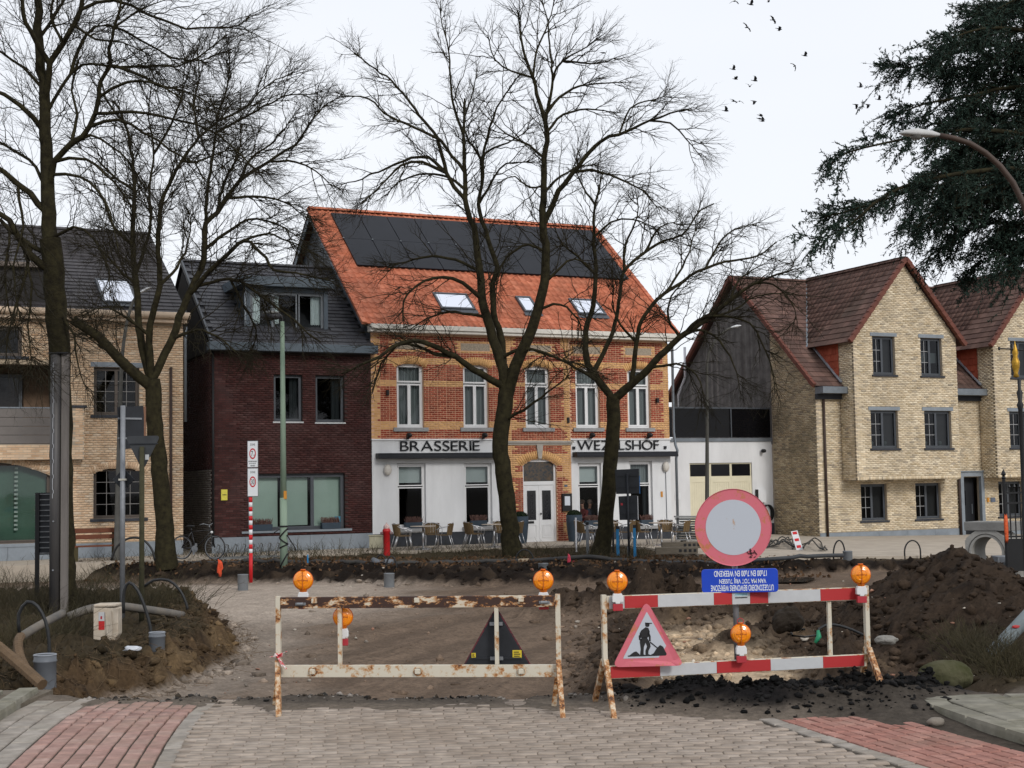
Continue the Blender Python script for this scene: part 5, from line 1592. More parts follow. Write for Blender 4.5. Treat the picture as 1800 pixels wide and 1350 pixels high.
# its neighbour before the white garage
bare_tree('bare_tree', 'lower bare tree leaning right in front of the white sign band', 41.4, 0.0,
 [(1052, 985), (1062, 940), (1068, 883), (1074, 806), (1079, 754), (1078, 712), (1078, 698)], (27, 24), [
 ([(1078, 705), (1053, 670), (1033, 640), (1030, 583), (1043, 537), (1047, 483), (1043, 417), (1046, 360), (1060, 300)], 19, 3, .2),
 ([(1080, 704), (1120, 667), (1160, 627), (1195, 594), (1244, 560), (1284, 527), (1325, 499), (1394, 474)], 22, 3, -.3),
 ([(1056, 645), (1077, 583), (1093, 497), (1097, 477), (1133, 443), (1167, 423), (1200, 413), (1232, 370), (1255, 358)], 13, 3, .4),
 ([(1108, 678), (1120, 590), (1133, 553), (1167, 517), (1200, 495), (1240, 470), (1290, 458), (1330, 450), (1365, 425)], 14, 3, .1),
 ([(1195, 594), (1240, 557), (1300, 560), (1330, 585), (1355, 640), (1362, 690)], 7, 2, -.3), ([(1244, 560), (1290, 545), (1330, 520), (1380, 515)], 6, 2),
 ([(1200, 590), (1230, 580), (1265, 600), (1290, 640), (1300, 680)], 7, 2, -.6), ([(1160, 520), (1200, 470), (1215, 430), (1225, 400)], 6, 2),
 ([(1240, 470), (1270, 420), (1300, 400), (1330, 395)], 6, 2), ([(1097, 477), (1100, 430), (1120, 380), (1118, 340)], 7, 2), ([(1045, 480), (1015, 450), (990, 430), (975, 400)], 7, 2),
 ([(1043, 417), (1075, 390), (1110, 385), (1150, 400)], 6, 2), ([(1047, 360), (1020, 320), (1010, 290)], 5, 2), ([(1133, 443), (1160, 400), (1190, 390)], 6, 2),
 ([(1120, 600), (1090, 570), (1075, 535), (1080, 500)], 7, 2), ([(1050, 668), (1000, 640), (960, 625), (930, 640)], 8, 2, -.5), ([(1195, 594), (1175, 560), (1180, 520), (1210, 490)], 7, 2),
 ([(1284, 527), (1300, 490), (1340, 465)], 6, 2), ([(1140, 645), (1190, 640), (1225, 660), (1240, 700)], 7, 2, -.6), ([(1325, 499), (1360, 500), (1390, 530), (1400, 560)], 5, 2),
 ], dens=1.1, seed=5)
# tree in front of the beige house
bare_tree('bare_tree', 'mossy bare tree with a sawn off limb before the beige house', 39.5, 0.05,
 [(293, 985), (287, 900), (278, 800), (270, 720), (267, 668)], (29, 28), [
 ([(262, 690), (210, 632), (170, 590), (128, 562)], 27, 20, -.4),
 ([(262, 668), (246, 590), (240, 500), (233, 430), (237, 333), (230, 267), (220, 217), (200, 177)], 21, 4, .1),
 ([(268, 665), (262, 590), (272, 540), (281, 500), (278, 428), (283, 360), (303, 313), (320, 283), (350, 243), (383, 213), (410, 180)], 19, 3, -.2),
 ([(272, 668), (303, 596), (316, 557), (337, 505), (358, 455), (362, 393), (383, 373), (420, 320), (473, 283), (520, 253), (537, 227), (570, 185)], 22, 3, .2),
 ([(360, 420), (367, 317), (380, 233), (383, 200), (400, 150), (405, 90)], 10, 2, .3),
 ([(330, 512), (384, 461), (430, 423), (448, 435), (466, 454), (481, 474), (520, 480), (585, 495)], 13, 3, -.4),
 ([(340, 500), (404, 490), (437, 505), (466, 526), (497, 547), (520, 565), (538, 583), (564, 601)], 9, 3, -.6),
 ([(255, 480), (264, 400), (262, 340), (270, 270), (262, 200), (270, 130)], 9, 2), ([(237, 333), (200, 310), (170, 280), (140, 260)], 7, 2), ([(233, 430), (200, 400), (180, 350), (150, 330)], 8, 2),
 ([(420, 320), (440, 280), (480, 250), (520, 200)], 7, 2), ([(473, 283), (520, 285), (555, 300), (585, 330)], 6, 2), ([(400, 350), (450, 345), (500, 355), (545, 390)], 7, 2), ([(360, 440), (410, 400), (450, 385), (500, 400), (540, 430)], 8, 2),
 ([(430, 423), (470, 410), (510, 425), (560, 450)], 6, 2), ([(320, 283), (345, 285), (380, 270), (430, 260)], 6, 2), ([(240, 500), (205, 470), (180, 440), (150, 430)], 8, 2), ([(281, 500), (310, 470), (330, 430), (335, 380)], 8, 2),
 ([(383, 213), (430, 190), (470, 150), (510, 130)], 6, 2), ([(380, 233), (440, 200), (500, 170), (560, 165)], 6, 2), ([(220, 217), (190, 180), (170, 120)], 6, 2), ([(303, 596), (345, 580), (380, 590), (420, 625)], 8, 2, -.6), ([(262, 590), (225, 560), (190, 540), (160, 545)], 8, 2, -.5),
 ([(383, 373), (395, 320), (420, 270), (425, 220)], 7, 2), ([(404, 490), (430, 540), (450, 580), (440, 630)], 6, 2), ([(270, 270), (300, 220), (320, 160), (325, 100)], 6, 2), ([(350, 243), (340, 190), (350, 130), (345, 80)], 6, 2),
 ], dens=1.7, seed=8)
# the nearest tree
bare_tree('bare_tree', 'nearest bare tree with the steel post strapped to its thick trunk', 24.2, 0.1,
 [(112, 1090), (110, 950), (108, 800), (104, 650), (100, 560), (95, 480), (88, 420)], (38, 37), [
 ([(88, 430), (83, 333), (80, 233), (78, 160), (72, 123), (67, 67), (67, -30)], 38, 16, .1),
 ([(79, 170), (90, 110), (110, 77), (130, 43), (143, 17), (150, -20)], 17, 10), ([(78, 110), (53, 57), (43, 23), (33, -15)], 14, 8),
 ([(86, 330), (97, 283), (127, 253), (157, 223), (173, 173), (177, 143), (193, 117), (193, 83), (203, 50), (215, -10)], 17, 5, -.3),
 ([(166, 205), (207, 197), (260, 200), (320, 213), (383, 237), (427, 277), (460, 310)], 9, 3, -.3), ([(160, 220), (207, 210), (253, 233), (300, 263), (340, 290), (370, 330)], 9, 3, -.4),
 ([(80, 230), (33, 183), (-20, 155)], 14, 8), ([(84, 375), (33, 323), (-20, 285)], 17, 10), ([(92, 470), (52, 446), (15, 389), (-20, 365)], 21, 11, -.4), ([(90, 450), (40, 420), (-20, 375)], 14, 8, .3),
 ([(110, 200), (125, 130), (160, 110), (200, 118), (260, 115), (310, 117), (350, 100), (400, 60)], 9, 3), ([(143, 17), (200, 0), (260, 25), (310, 45), (350, 50), (420, 45), (440, 25)], 9, 3),
 ([(130, 140), (150, 60), (190, 45), (250, 70), (300, 100), (360, 105), (410, 85)], 8, 2, .2), ([(193, 117), (230, 125), (280, 150), (330, 160), (400, 200)], 8, 2, .3), ([(173, 173), (220, 145), (280, 150), (340, 185), (390, 200)], 7, 2),
 ([(100, 300), (140, 310), (180, 350), (200, 400), (210, 450)], 9, 2, -.5), ([(97, 283), (150, 280), (200, 320), (230, 360), (250, 420)], 8, 2, -.3), ([(110, 265), (160, 240), (215, 270), (255, 330)], 8, 2, -.2),
 ([(60, 440), (40, 500), (20, 560), (10, 640)], 8, 2, -.5), ([(40, 430), (55, 500), (50, 570), (55, 650)], 7, 2, -.6), ([(33, 323), (40, 400), (25, 470), (30, 560)], 7, 2, -.4), ([(100, 540), (130, 590), (135, 640), (150, 680)], 7, 2, -.5),
 ([(88, 420), (130, 400), (165, 420), (190, 470), (195, 520)], 9, 2, -.5), ([(20, 400), (10, 470), (15, 540), (45, 600)], 6, 2, -.5), ([(67, 67), (100, 20), (120, -20)], 9, 5), ([(78, 160), (40, 120), (0, 90)], 9, 5),
 ([(110, 77), (90, 30), (95, -10)], 7, 4), ([(203, 50), (240, 20), (290, 0)], 6, 2), ([(83, 333), (50, 280), (0, 250)], 10, 5), ([(127, 253), (135, 200), (125, 160), (140, 100)], 9, 3), ([(130, 43), (170, 70), (215, 75), (260, 95)], 7, 2),
 ], dens=1.6, l1=(.5, 1.5), seed=12)

# cedar
rng = np.random.default_rng(21)
CY = 28.0
ct = W(1985, 900, CY)
cd = thing('cedar_tree', 'dark green cedar with drooping boughs behind the curved street lamp', 'tree', (ct[0], ct[1], 0))
co = np.array([ct[0], ct[1], 0])
acc = Acc()
T = smooth_line(np.array([[ct[0], CY, -.3], [ct[0] + .1, CY, 4], [ct[0], CY + .1, 9], [ct[0] - .1, CY, 14], [ct[0], CY, 17]]), .5)
acc.add(*tubes(T[None] - co, np.linspace(.42, .05, len(T))[None], 14)); acc.obj('trunk', BARK, cd)
BO = [[(1985, 150), (1800, 80), (1690, 90), (1610, 110), (1552, 120)], [(1985, 40), (1850, 20), (1760, 25), (1697, 32)], [(1985, 230), (1820, 160), (1700, 165), (1620, 185), (1573, 200)],
 [(1985, 300), (1800, 240), (1680, 235), (1580, 250), (1500, 272), (1456, 283)], [(1985, 330), (1820, 290), (1700, 300), (1600, 330), (1520, 362), (1452, 374)], [(1985, 320), (1800, 290), (1640, 310), (1560, 350), (1500, 390), (1460, 412), (1425, 426)],
 [(1985, 400), (1820, 350), (1700, 355), (1650, 375), (1604, 396)], [(1985, 450), (1850, 400), (1740, 400), (1660, 430), (1612, 462)], [(1985, 480), (1860, 420), (1780, 422), (1716, 465)], [(1985, 500), (1870, 440), (1800, 450), (1747, 488)],
 [(1985, 110), (1850, 90), (1740, 110), (1660, 130)], [(1985, 200), (1850, 190), (1740, 205), (1640, 220)], [(1985, 360), (1850, 320), (1760, 325), (1690, 345)], [(1985, 80), (1850, 55), (1740, 55), (1650, 75)], [(1985, 260), (1850, 220), (1750, 240), (1660, 275)],
 [(1985, 20), (1880, -10), (1800, 0), (1745, 20)], [(1985, 420), (1880, 370), (1800, 380), (1750, 430)], [(1985, 280), (1850, 250), (1760, 270), (1690, 310), (1650, 350)], [(1985, 180), (1860, 140), (1760, 150), (1680, 190)]]
bP, bR = [], []
for b in BO + BO[4:8:2] + BO[10:16]:
    sl = rng.uniform(-.7, .5)
    P3 = []
    for k, (x, y) in enumerate(b):
        dd = CY + sl * (b[0][0] - x) * CY / FPX
        P3.append(W(x + rng.uniform(-6, 6) * (k > 0), y + rng.uniform(-9, 9) * (k > 0), dd))
    Q = smooth_line(np.array(P3), .3)
    k = np.linspace(0, 1, 24)
    Q = np.stack([np.interp(k, np.linspace(0, 1, len(Q)), Q[:, i]) for i in range(3)], -1)
    bP.append(Q); bR.append(np.linspace(.075, .010, 24))
bP, bR = np.array(bP), np.array(bR)
acc = Acc(); acc.add(*tubes(bP - co, bR, 6)); acc.obj('bough', BARK, cd)
c1, q1 = sprout(bP, bR, 50, .04, 1.0, (.3, 1.15), (.4, 1.0), .012, 8, (-.85, -.10), out=np.array([0, 0, -.15]), shrink=.45)
c2, q2 = sprout(c1, q1, 9, .15, 1.0, (.12, .42), (.4, 1.1), .006, 5, (-.5, .2), shrink=.3)
acc = Acc(); acc.add(*tubes(c1 - co, q1, 4)); acc.add(*tubes(c2 - co, q2, 3)); acc.obj('sprays', TWIG, cd)
def needles(P, per, ln, wd):
    B, m, _ = P.shape
    bi = np.repeat(np.arange(B), per)
    x = rng.uniform(.1, m - 1.001, len(bi)); i = x.astype(int); f = (x - i)[:, None]
    base = P[bi, i] * (1 - f) + P[bi, i + 1] * f
    tan = unit(P[bi, i + 1] - P[bi, i])
    d = unit(tan * .7 + rng.normal(0, .6, (len(bi), 3)) + np.array([0, 0, .15]))
    s = unit(np.cross(d, rng.normal(size=(len(bi), 3))))
    L = rng.uniform(*ln, len(bi))[:, None]; w = rng.uniform(*wd, len(bi))[:, None]
    V = np.stack([base - s * w, base + s * w, base + d * L + s * w * .5, base + d * L - s * w * .5], 1)
    return V.reshape(-1, 3), np.arange(len(bi) * 4).reshape(-1, 4)
acc = Acc()
for P, per in ((c2, 17), (c1, 34), (bP[:, 6:], 170)):
    V, F_ = needles(P, per, (.03, .08), (.006, .014)); acc.add(V - co, F_)
acc.obj('crown', NEED, cd, False)
rng = np.random.default_rng(31)
# ================================================================== THINGS
def zpx(x, y, Y):
    return float(W(x, y, Y)[2])
def fmt(A, B, z=0.):
    """local frame: origin midway between A and B on the ground, x along the line, y away from the camera"""
    a = math.atan2(B[1] - A[1], B[0] - A[0])
    return Matrix.Translation(((A[0] + B[0]) / 2, (A[1] + B[1]) / 2, z)) @ Matrix.Rotation(a, 4, 'Z'), math.hypot(B[0] - A[0], B[1] - A[1])
RUSTW = rusty('chipped_white', (.52, .48, .39), (.05, .018, .009), amount=.40, scale=8, spread=.06)
RUSTH = rusty('rusted_rail', (.53, .47, .37), (.035, .013, .007), amount=.52, scale=5.0, spread=.035, stretch=(1, 1, 2.2))
RUSTL = rusty('rusty_leg', (.55, .47, .36), (.055, .02, .009), amount=.47, scale=15, spread=.08)
WREF = M('reflective_white', (.44, .45, .46), .45, .07, 9, .05, 60, spec=.35)
RREF = rusty('reflective_red', (.36, .010, .012), (.42, .28, .2), .26, 16, .03)
PINKR = rusty('faded_red', (.52, .115, .15), (.22, .05, .04), .36, 9, .06)
SWHITE = rusty('sign_white', (.40, .43, .48), (.27, .23, .20), .29, 8, .05)
SBLACK = M('sign_back', (.016, .018, .022), .55, .3, 5, spec=.3)
GALV = M('galvanised', (.22, .23, .245), .5, .22, 9, metal=.45)
ORANGE = None
def orange():
    m, nt, b = nmat('amber_lens')
    N, L = nt.nodes, nt.links
    g = N.new('ShaderNodeNewGeometry')
    w = N.new('ShaderNodeTexVoronoi'); w.inputs['Scale'].default_value = 120
    L.new(g.outputs['Position'], w.inputs['Vector'])
    r = N.new('ShaderNodeValToRGB')
    r.color_ramp.elements[0].color = (.88, .29, .006, 1); r.color_ramp.elements[1].color = (.72, .20, .004, 1)
    L.new(w.outputs['Distance'], r.inputs[0]); L.new(r.outputs[0], b.inputs['Base Color'])
    b.inputs['Roughness'].default_value = .16
    b.inputs['Coat Weight'].default_value = .5
    b.inputs['Subsurface Weight'].default_value = .0
    bp = N.new('ShaderNodeBump'); bp.inputs['Strength'].default_value = .25; bp.inputs['Distance'].default_value = .003
    L.new(w.outputs['Distance'], bp.inputs['Height']); L.new(bp.outputs[0], b.inputs['Normal'])
    return m
ORANGE = orange()
AMB2 = M('amber_core', (.42, .10, .004), .4, .3, 60, spec=.4)
HOUSW = M('lamp_housing', (.62, .62, .62), .45, .06, 8)
HOUSR = M('lamp_base_red', (.36, .03, .04), .45, .1, 8)

def barrier(name, label, A, B, tops, low, apex, feet, posts, rail_t, rail_b, stripes=None):
    zg = 0.0
    Mx, L = fmt(A, B, zg)
    root = thing(name, label, 'barrier', mt=Mx)
    h = L / 2
    Li = Mx.inverted()
    zt0, zt1, zb0, zb1 = tops[0], tops[1], low[0], low[1]
    m = MB(); m.box(-h + .024, h - .024, -.022, .022, zt0, zt1); rt = m.build('rail', rail_t, root, bevel=.004)
    m = MB(); m.box(-h + .024, h - .024, -.022, .022, zb0, zb1); rb = m.build('rail', rail_b, root, bevel=.004)
    for s in (-1, 1):
        MB().box(s * h - .022, s * h + .022, -.026, .026, apex - .03, zt1 + .012).build('upright', RUSTW, root, bevel=.003)
    for (s, wx, wy) in feet:
        q = Li @ Vector((wx, wy, 0)); gz = min(.02, tz(wx, wy) + .01)
        m = MB(); m.bar((s * h, -.03 if q.y < 0 else .03, apex + .02), (q.x, q.y, gz), .05, .046, (1, 0, 0)); m.build('leg', RUSTL, root, bevel=.003)
    for x in posts:
        MB().box(x - .018, x + .018, .0 if stripes else -.022, .036 if stripes else .014, zb1 + .001, zt0 - .001).build('post', RUSTW, root)
    return root, rt, rb, h
# -- barrier seen from behind
A, B = (W(490, 1200, 13.6)[0], 13.6), (W(983, 1200, 13.3)[0], 13.3)
zt1 = (zpx(490, 1047, 13.6) + zpx(983, 1049, 13.3)) / 2; zt0 = (zpx(490, 1068, 13.6) + zpx(983, 1068, 13.3)) / 2
zb1 = (zpx(490, 1168, 13.6) + zpx(983, 1169, 13.3)) / 2; zb0 = (zpx(490, 1190, 13.6) + zpx(983, 1190, 13.3)) / 2
ML_, LL_ = fmt(A, B)
bl, rt, rb, h = barrier('road_barrier', 'rusty white road barrier seen from behind with a black triangle on it', A, B, (zt0, zt1), (zb0, zb1), zb1 + .02,
    [(-1, *G(490, 1259)[:2]), (-1, *G(484, 1241)[:2]), (1, *G(990, 1261)[:2]), (1, *G(974, 1243)[:2])], [(600 - 736) / 493 * LL_, (876 - 736) / 493 * LL_], RUSTH, RUSTW)
for x, z in [((px - 736) / 493 * LL_, (zt0 + zt1) / 2 + .02) for px in (556, 738, 920)] + [((px - 736) / 493 * LL_, (zb0 + zb1) / 2) for px in (552, 738, 918)]:
    m = MB(); m.box(x - .024, x + .024, -.06, -.022, z - .022, z + .022); m.build('stub', RUSTW, bl, bevel=.004)
    if z < .6:
        m = MB(); m.lathe([(.046, -.027), (.034, -.030), (.034, -.0225)], 14, (x, 0, z), 'Y'); m.build('collar', RUSTL, bl)
for px in (531, 960):
    x = (px - 736) / 493 * LL_
    m = MB(); m.box(x - .05, x + .05, -.034, -.023, zt0 + .03, zt0 + .055); m.cyl((x - .03, -.05, zt0 + .045), (x + .03, -.05, zt0 + .045), .014, n=8); m.build('lamp_bolt', GALV, bl)
m = MB()
for k, (a, b) in enumerate((((-.0, 0), (.10, .04)), ((0, 0), (-.06, -.01)), ((.0, 0), (.10, -.12)), ((0, .0), (.07, -.10)))):
    m.bar((-h + a[0], -.05, .52 + a[1]), (-h + b[0], -.08 - .01 * k, .52 + b[1]), .004, .03, (0, 1, 0))
m.box(-h - .03, -h + .03, -.032, .032, .50, .535)
tag(m.build('barrier_tape', M('tape', (.60, .05, .06), .5, .2, 30, col2=(.7, .66, .64), sharp=.06), None), 'torn red and white tape knotted to the rusty barrier post', 'tape')
bpy.data.objects['barrier_tape'].matrix_world = WM[bl.name]
# -- striped barrier
A, B = (W(1064, 1200, 13.35)[0], 13.35), (W(1527, 1200, 13.95)[0], 13.95)
zt1 = (zpx(1064, 1046, 13.35) + zpx(1527, 1033, 13.95)) / 2; zt0 = (zpx(1064, 1069, 13.35) + zpx(1527, 1056, 13.95)) / 2
zb1 = (zpx(1064, 1168, 13.35) + zpx(1527, 1152, 13.95)) / 2; zb0 = (zpx(1064, 1190, 13.35) + zpx(1527, 1174, 13.95)) / 2
MR, LR = fmt(A, B)
fx = lambda px: (px - 1295.5) / 463 * LR
brr, rt, rb, h = barrier('road_barrier', 'red and white striped road barrier with roadworks triangle in front', A, B, (zt0, zt1), (zb0, zb1), zb1 + .03,
    [(-1, *G(1080, 1263)[:2]), (-1, *G(1046, 1235)[:2]), (1, *G(1562, 1243)[:2]), (1, *G(1508, 1200)[:2])], [fx(1460)], RUSTW, RUSTW, True)
for (r, z0, z1, cuts_) in ((rt, zt0, zt1, [(1072, 1098, 0), (1098, 1155, 1), (1155, 1252, 0), (1252, 1284, 1), (1316, 1348, 1), (1348, 1442, 0), (1442, 1518, 1)]), (rb, zb0, zb1, [(1072, 1156, 1), (1156, 1254, 0), (1254, 1349, 1), (1349, 1443, 0), (1443, 1518, 1)])):
    for a, b, k in cuts_:
        MB().box(fx(a) + .001, fx(b) - .001, -.026, -.0225, z0 + .006, z1 - .006).build('reflective_strip', RREF if k else WREF, r)
def flat_text(body, w, hgt, mat, name, parent, mt, bold=0.):
    c = bpy.data.curves.new('t', 'FONT'); c.body = body; c.size = 1; c.offset = bold
    o = bpy.data.objects.new('t', c); COL.objects.link(o)
    me = bpy.data.meshes.new_from_object(o.evaluated_get(bpy.context.evaluated_depsgraph_get()))
    bpy.data.objects.remove(o); bpy.data.curves.remove(c)
    xs = [v.co.x for v in me.vertices]; ys = [v.co.y for v in me.vertices]
    x0, x1, y0, y1 = min(xs), max(xs), min(ys), max(ys)
    for v in me.vertices:
        v.co = Vector(((v.co.x - (x0 + x1) / 2) / (x1 - x0) * w, 0, (v.co.y - (y0 + y1) / 2) / (y1 - y0) * hgt))
    me.name = name
    o = link(name, me, mat, parent)
    o.matrix_local = mt
    return o
TINK = M('print_black', (.012, .012, .013), .6, .1, 4); TWHI = M('print_white', (.66, .70, .74), .5, .05, 4); TTEAL = M('print_teal', (.10, .33, .40), .6, .2, 20)
m = MB().box(fx(1284.5), fx(1315.5), -.027, -.0225, zt0 + .004, zt1 - .004).build('owner_label', WREF, rt)
cx = fx(1300)
m_ = MB(); m_.box(cx - .067, cx + .067, -.0285, -.0272, zt1 - .045, zt1 - .014); m_.build('label_band', M('band_teal', (.42, .55, .58), .6, .2, 20), m)
for k, (t, z, w_, hh, mt_) in enumerate((('SMETTEN NV', zt1 - .029, .12, .022, TTEAL), ('WEGENWERKEN', zt1 - .058, .125, .014, TINK), ('INFO   03 00 00', zt0 + .02, .14, .008, TINK))):
    if k < 2:
        # the lettering on the label is not legible in the photograph: short strokes at the size of its characters
        q = MB()
        n_ = (9, 13)[k]
        for j in range(n_):
            x = cx - w_ / 2 + (j + .5) * w_ / n_
            q.box(x - .0035, x + .0035, -.0295, -.0288, z - hh / 2 * random.uniform(.6, 1), z + hh / 2 * random.uniform(.6, 1))
        q.build('lettering', mt_, m)
# -- flashing lamps
def lamp(label, Y, px, py, side, rail_z, tall=.0, loop=False):
    p = W(px, py, Y)
    t = thing('warning_lamp', label, 'warning lamp', p, group='amber warning lamps on the barriers')
    m = MB(); m.lathe([(.0, -.040), (.012, -.040), (.014, -.046), (.03, -.045), (.032, -.041), (.048, -.039), (.05, -.043), (.064, -.038), (.066, -.033), (.080, -.027), (.0905, -.012), (.0905, .012), (.080, .027), (.066, .033), (.064, .038), (.05, .043), (.048, .039), (.032, .041), (.03, .045), (.014, .046), (.012, .04), (0, .04)], 28, (0, 0, 0), 'Y')
    ln_ = m.build('lens', ORANGE, t, False)
    m = MB(); m.box(-.004, .004, -.0475, .0475, -.088, .088); m.box(-.05, .05, -.0465, .0465, -.004, .004); m.build('lens_seam', AMB2, ln_)
    m = MB(); m.lathe([(.090, -.010), (.0965, -.008), (.0965, .008), (.090, .010)], 28, (0, 0, 0), 'Y'); m.box(-.022, .022, -.02, .02, .092, .106); m.build('lens_rim', M('amber_rim', (.55, .10, .004), .35, .1, 6), t, True)
    m = MB(); m.cyl((0, 0, -.112), (0, 0, -.088), .032, .036, 14); m.build('neck', AMB2, t)
    m = MB(); m.prism([(-.038, -.11), (.038, -.11), (.05, -.14), (.05, -.19), (.022, -.19), (.022, -.205), (-.022, -.205), (-.022, -.19), (-.05, -.19), (-.05, -.14)], lambda a, b: (a, -.034, b), lambda a, b: (a, .034, b))
    m.build('housing', HOUSW, t, bevel=.006)
    m = MB(); m.box(-.046, .046, -.03, .03, -.27, -.2055); m.build('base', HOUSR, t, bevel=.005)
    if loop:
        m = MB(); m.tube([(.03 * math.cos(a), 0, .115 + .03 * math.sin(a)) for a in np.linspace(0, 2 * PI, 14)], .004, 5); m.build('handle', HOUSR, t)
    return t
lamp('amber lamp on the end of the rusty rail nearest the torn tape', 13.70, 533, 1020, 1, 0)
lamp('amber lamp on the rusty top rail above the black triangle', 13.42, 955, 1020, 1, 0)
lamp('lower amber lamp half hidden behind the post of the rusty barrier', 13.62, 603, 1084, 1, 0)
lamp('amber lamp on the striped rail above the roadworks triangle', 13.30, 1085, 1022, -1, 0)
lamp('amber lamp on the striped rail end before the soil heap', 13.83, 1513, 1010, -1, 0)
lamp('lower amber lamp standing under the blue sign with a red loop', 13.56, 1302, 1114, -1, 0, loop=True)
# -- triangles
def rtri(w, hgt, r, n=5, cx=0., cz=0.):
    P = [(-w / 2, 0), (w / 2, 0), (0, hgt)]
    c = (0, hgt / 3)
    out = []
    for i in range(3):
        p, a, b = Vector(P[i]), Vector(P[i - 1]), Vector(P[(i + 1) % 3])
        d1, d2 = (a - p).normalized(), (b - p).normalized()
        ang = d1.angle(d2); k = r / math.tan(ang / 2)
        s, e = p + d1 * k, p + d2 * k
        for j in range(n + 1):
            t = j / n
            q = s * (1 - t) ** 2 + p * 2 * t * (1 - t) + e * t * t
            out.append((q.x + cx, q.y + cz))
    return out
k = 13.42 / FPX
p = Vector(W(874, 1178, 13.45))
bt_ = thing('triangle_sign', 'black back of a triangle sign hung on the rusty barrier', 'road sign', p, math.atan2(-.3, 2.67))
tw, th = 124 * k, 106 * k
m = MB(); m.prism(rtri(tw, th, .03), lambda a, b: (a, .0, b), lambda a, b: (a, .012, b)); m.build('panel', SBLACK, bt_)
m = MB(); pts = rtri(tw + .012, th + .012, .034, cz=-.004)
for a, b in zip(pts, pts[1:] + pts[:1]):
    m.bar((a[0], .006, a[1]), (b[0], .006, b[1]), .018, .010, (0, 1, 0))
m.build('rim', M('rim_red', (.16, .02, .03), .5, .4, 30, col2=(.02, .018, .02), sharp=.3), bt_)
for z in (.10, .42):
    m = MB(); m.box(-tw * .42 * (1 - z / th), tw * .42 * (1 - z / th), -.012, -.001, z, z + .018); m.build('stiffener', SBLACK, bt_)
    m = MB(); m.box(-.06, .06, -.035, -.0125, z - .004, z + .028); m.build('clamp', GALV, bt_)
for (x, z, w_, hh) in ((-.22, .115, .04, .045), (.19, .11, .085, .075)):
    s_ = MB().box(x - w_ / 2, x + w_ / 2, -.004, -.001, z, z + hh).build('sticker', M('yellow_sticker', (.55, .42, .03), .6, .15, 20), bt_)
    q = MB()
    for j in range(3):
        q.box(x - w_ * .36, x + w_ * random.uniform(.1, .36), -.0055, -.0045, z + hh * (.2 + .25 * j), z + hh * (.32 + .25 * j))
    q.build('sticker_print', TINK, s_)
# front triangle
Yt = 13.33; k = Yt / FPX
p = Vector(W(1139, 1171, Yt))
ft = thing('triangle_sign', 'faded roadworks triangle with digging worker leaning on the striped barrier', 'road sign', p, math.atan2(.6, 2.6) * .5)
tw, th = 122 * k * 1.03, 114 * k
def bent(a, b, d):
    return (a, d, b)
def prism_fn(m, pts, d0, d1):
    m.prism(pts, lambda a, b: bent(a, b, d0), lambda a, b: bent(a, b, d1))
ol = rtri(tw, th, .045, 7); cen = (0, th / 3)
inn = [(cen[0] + (x - cen[0]) * .74, cen[1] + (z - cen[1]) * .74) for x, z in ol]
bd = lambda x, z: .0 if x < .2 or z > .12 else -.055 * min(1, (x - .2) / .1) * (1 - z / .12)
m = MB(); n_ = len(ol)
for j in range(n_):
    (x0, z0), (x1, z1) = ol[j], ol[(j + 1) % n_]; (u0, w0), (u1, w1) = inn[j], inn[(j + 1) % n_]
    m.quad((u0, 0, w0), (x0, bd(x0, z0), z0), (x1, bd(x1, z1), z1), (u1, 0, w1))
    m.quad((x0, bd(x0, z0), z0), (x0, bd(x0, z0) + .018, z0), (x1, bd(x1, z1) + .018, z1), (x1, bd(x1, z1), z1))
m.poly([(x, 0, z) for x, z in inn])
m.poly([(x, .018 + bd(x, z), z) for x, z in ol][::-1])
m.build('panel', PINKR, ft)
iw, ih = tw * .70, th * .70
m = MB(); prism_fn(m, rtri(iw, ih, .006, 2, 0, th * .125), -.003, -.0005); m.build('face', SWHITE, ft)
# pictogram, drawn in units of the white face
ph = ih
def pic(pts):
    m = MB(); prism_fn(m, [((x - .5) * iw, th * .125 + z * ph) for x, z in pts], -.006, -.0035)
    return m
PIC = [[(.10, .04), (.90, .04), (.90, .065), (.10, .065)],
 [(.13, .065), (.22, .135), (.27, .15), (.33, .09), (.34, .065)],
 [(.56, .065), (.62, .10), (.68, .20), (.75, .27), (.81, .235), (.86, .12), (.885, .065)],
 [(.345, .065), (.36, .20), (.345, .36), (.39, .45), (.49, .45), (.555, .30), (.56, .24), (.515, .15), (.51, .085), (.545, .068), (.455, .068), (.455, .16), (.49, .25), (.46, .33), (.425, .24), (.415, .085), (.44, .068)],
 [(.36, .44), (.345, .53), (.38, .60), (.47, .665), (.525, .645), (.55, .57), (.53, .46), (.49, .43)],
 [(.36, .52), (.325, .48), (.33, .40), (.375, .36), (.39, .385), (.362, .42), (.372, .47), (.40, .50)],
 [(.53, .58), (.565, .47), (.565, .36), (.53, .355), (.53, .45), (.50, .52)],
 [(.545, .33), (.56, .35), (.70, .22), (.685, .205)]]
for q in PIC:
    pic(q).build('pictogram', TINK, ft)
pic([(.505 + .045 * math.cos(a), .715 + .048 * math.sin(a)) for a in np.linspace(0, 2 * PI, 14)[:-1]]).build('pictogram', TINK, ft)
pic([(.46, .74), (.60, .735), (.60, .752), (.46, .765)]).build('pictogram', TINK, ft)
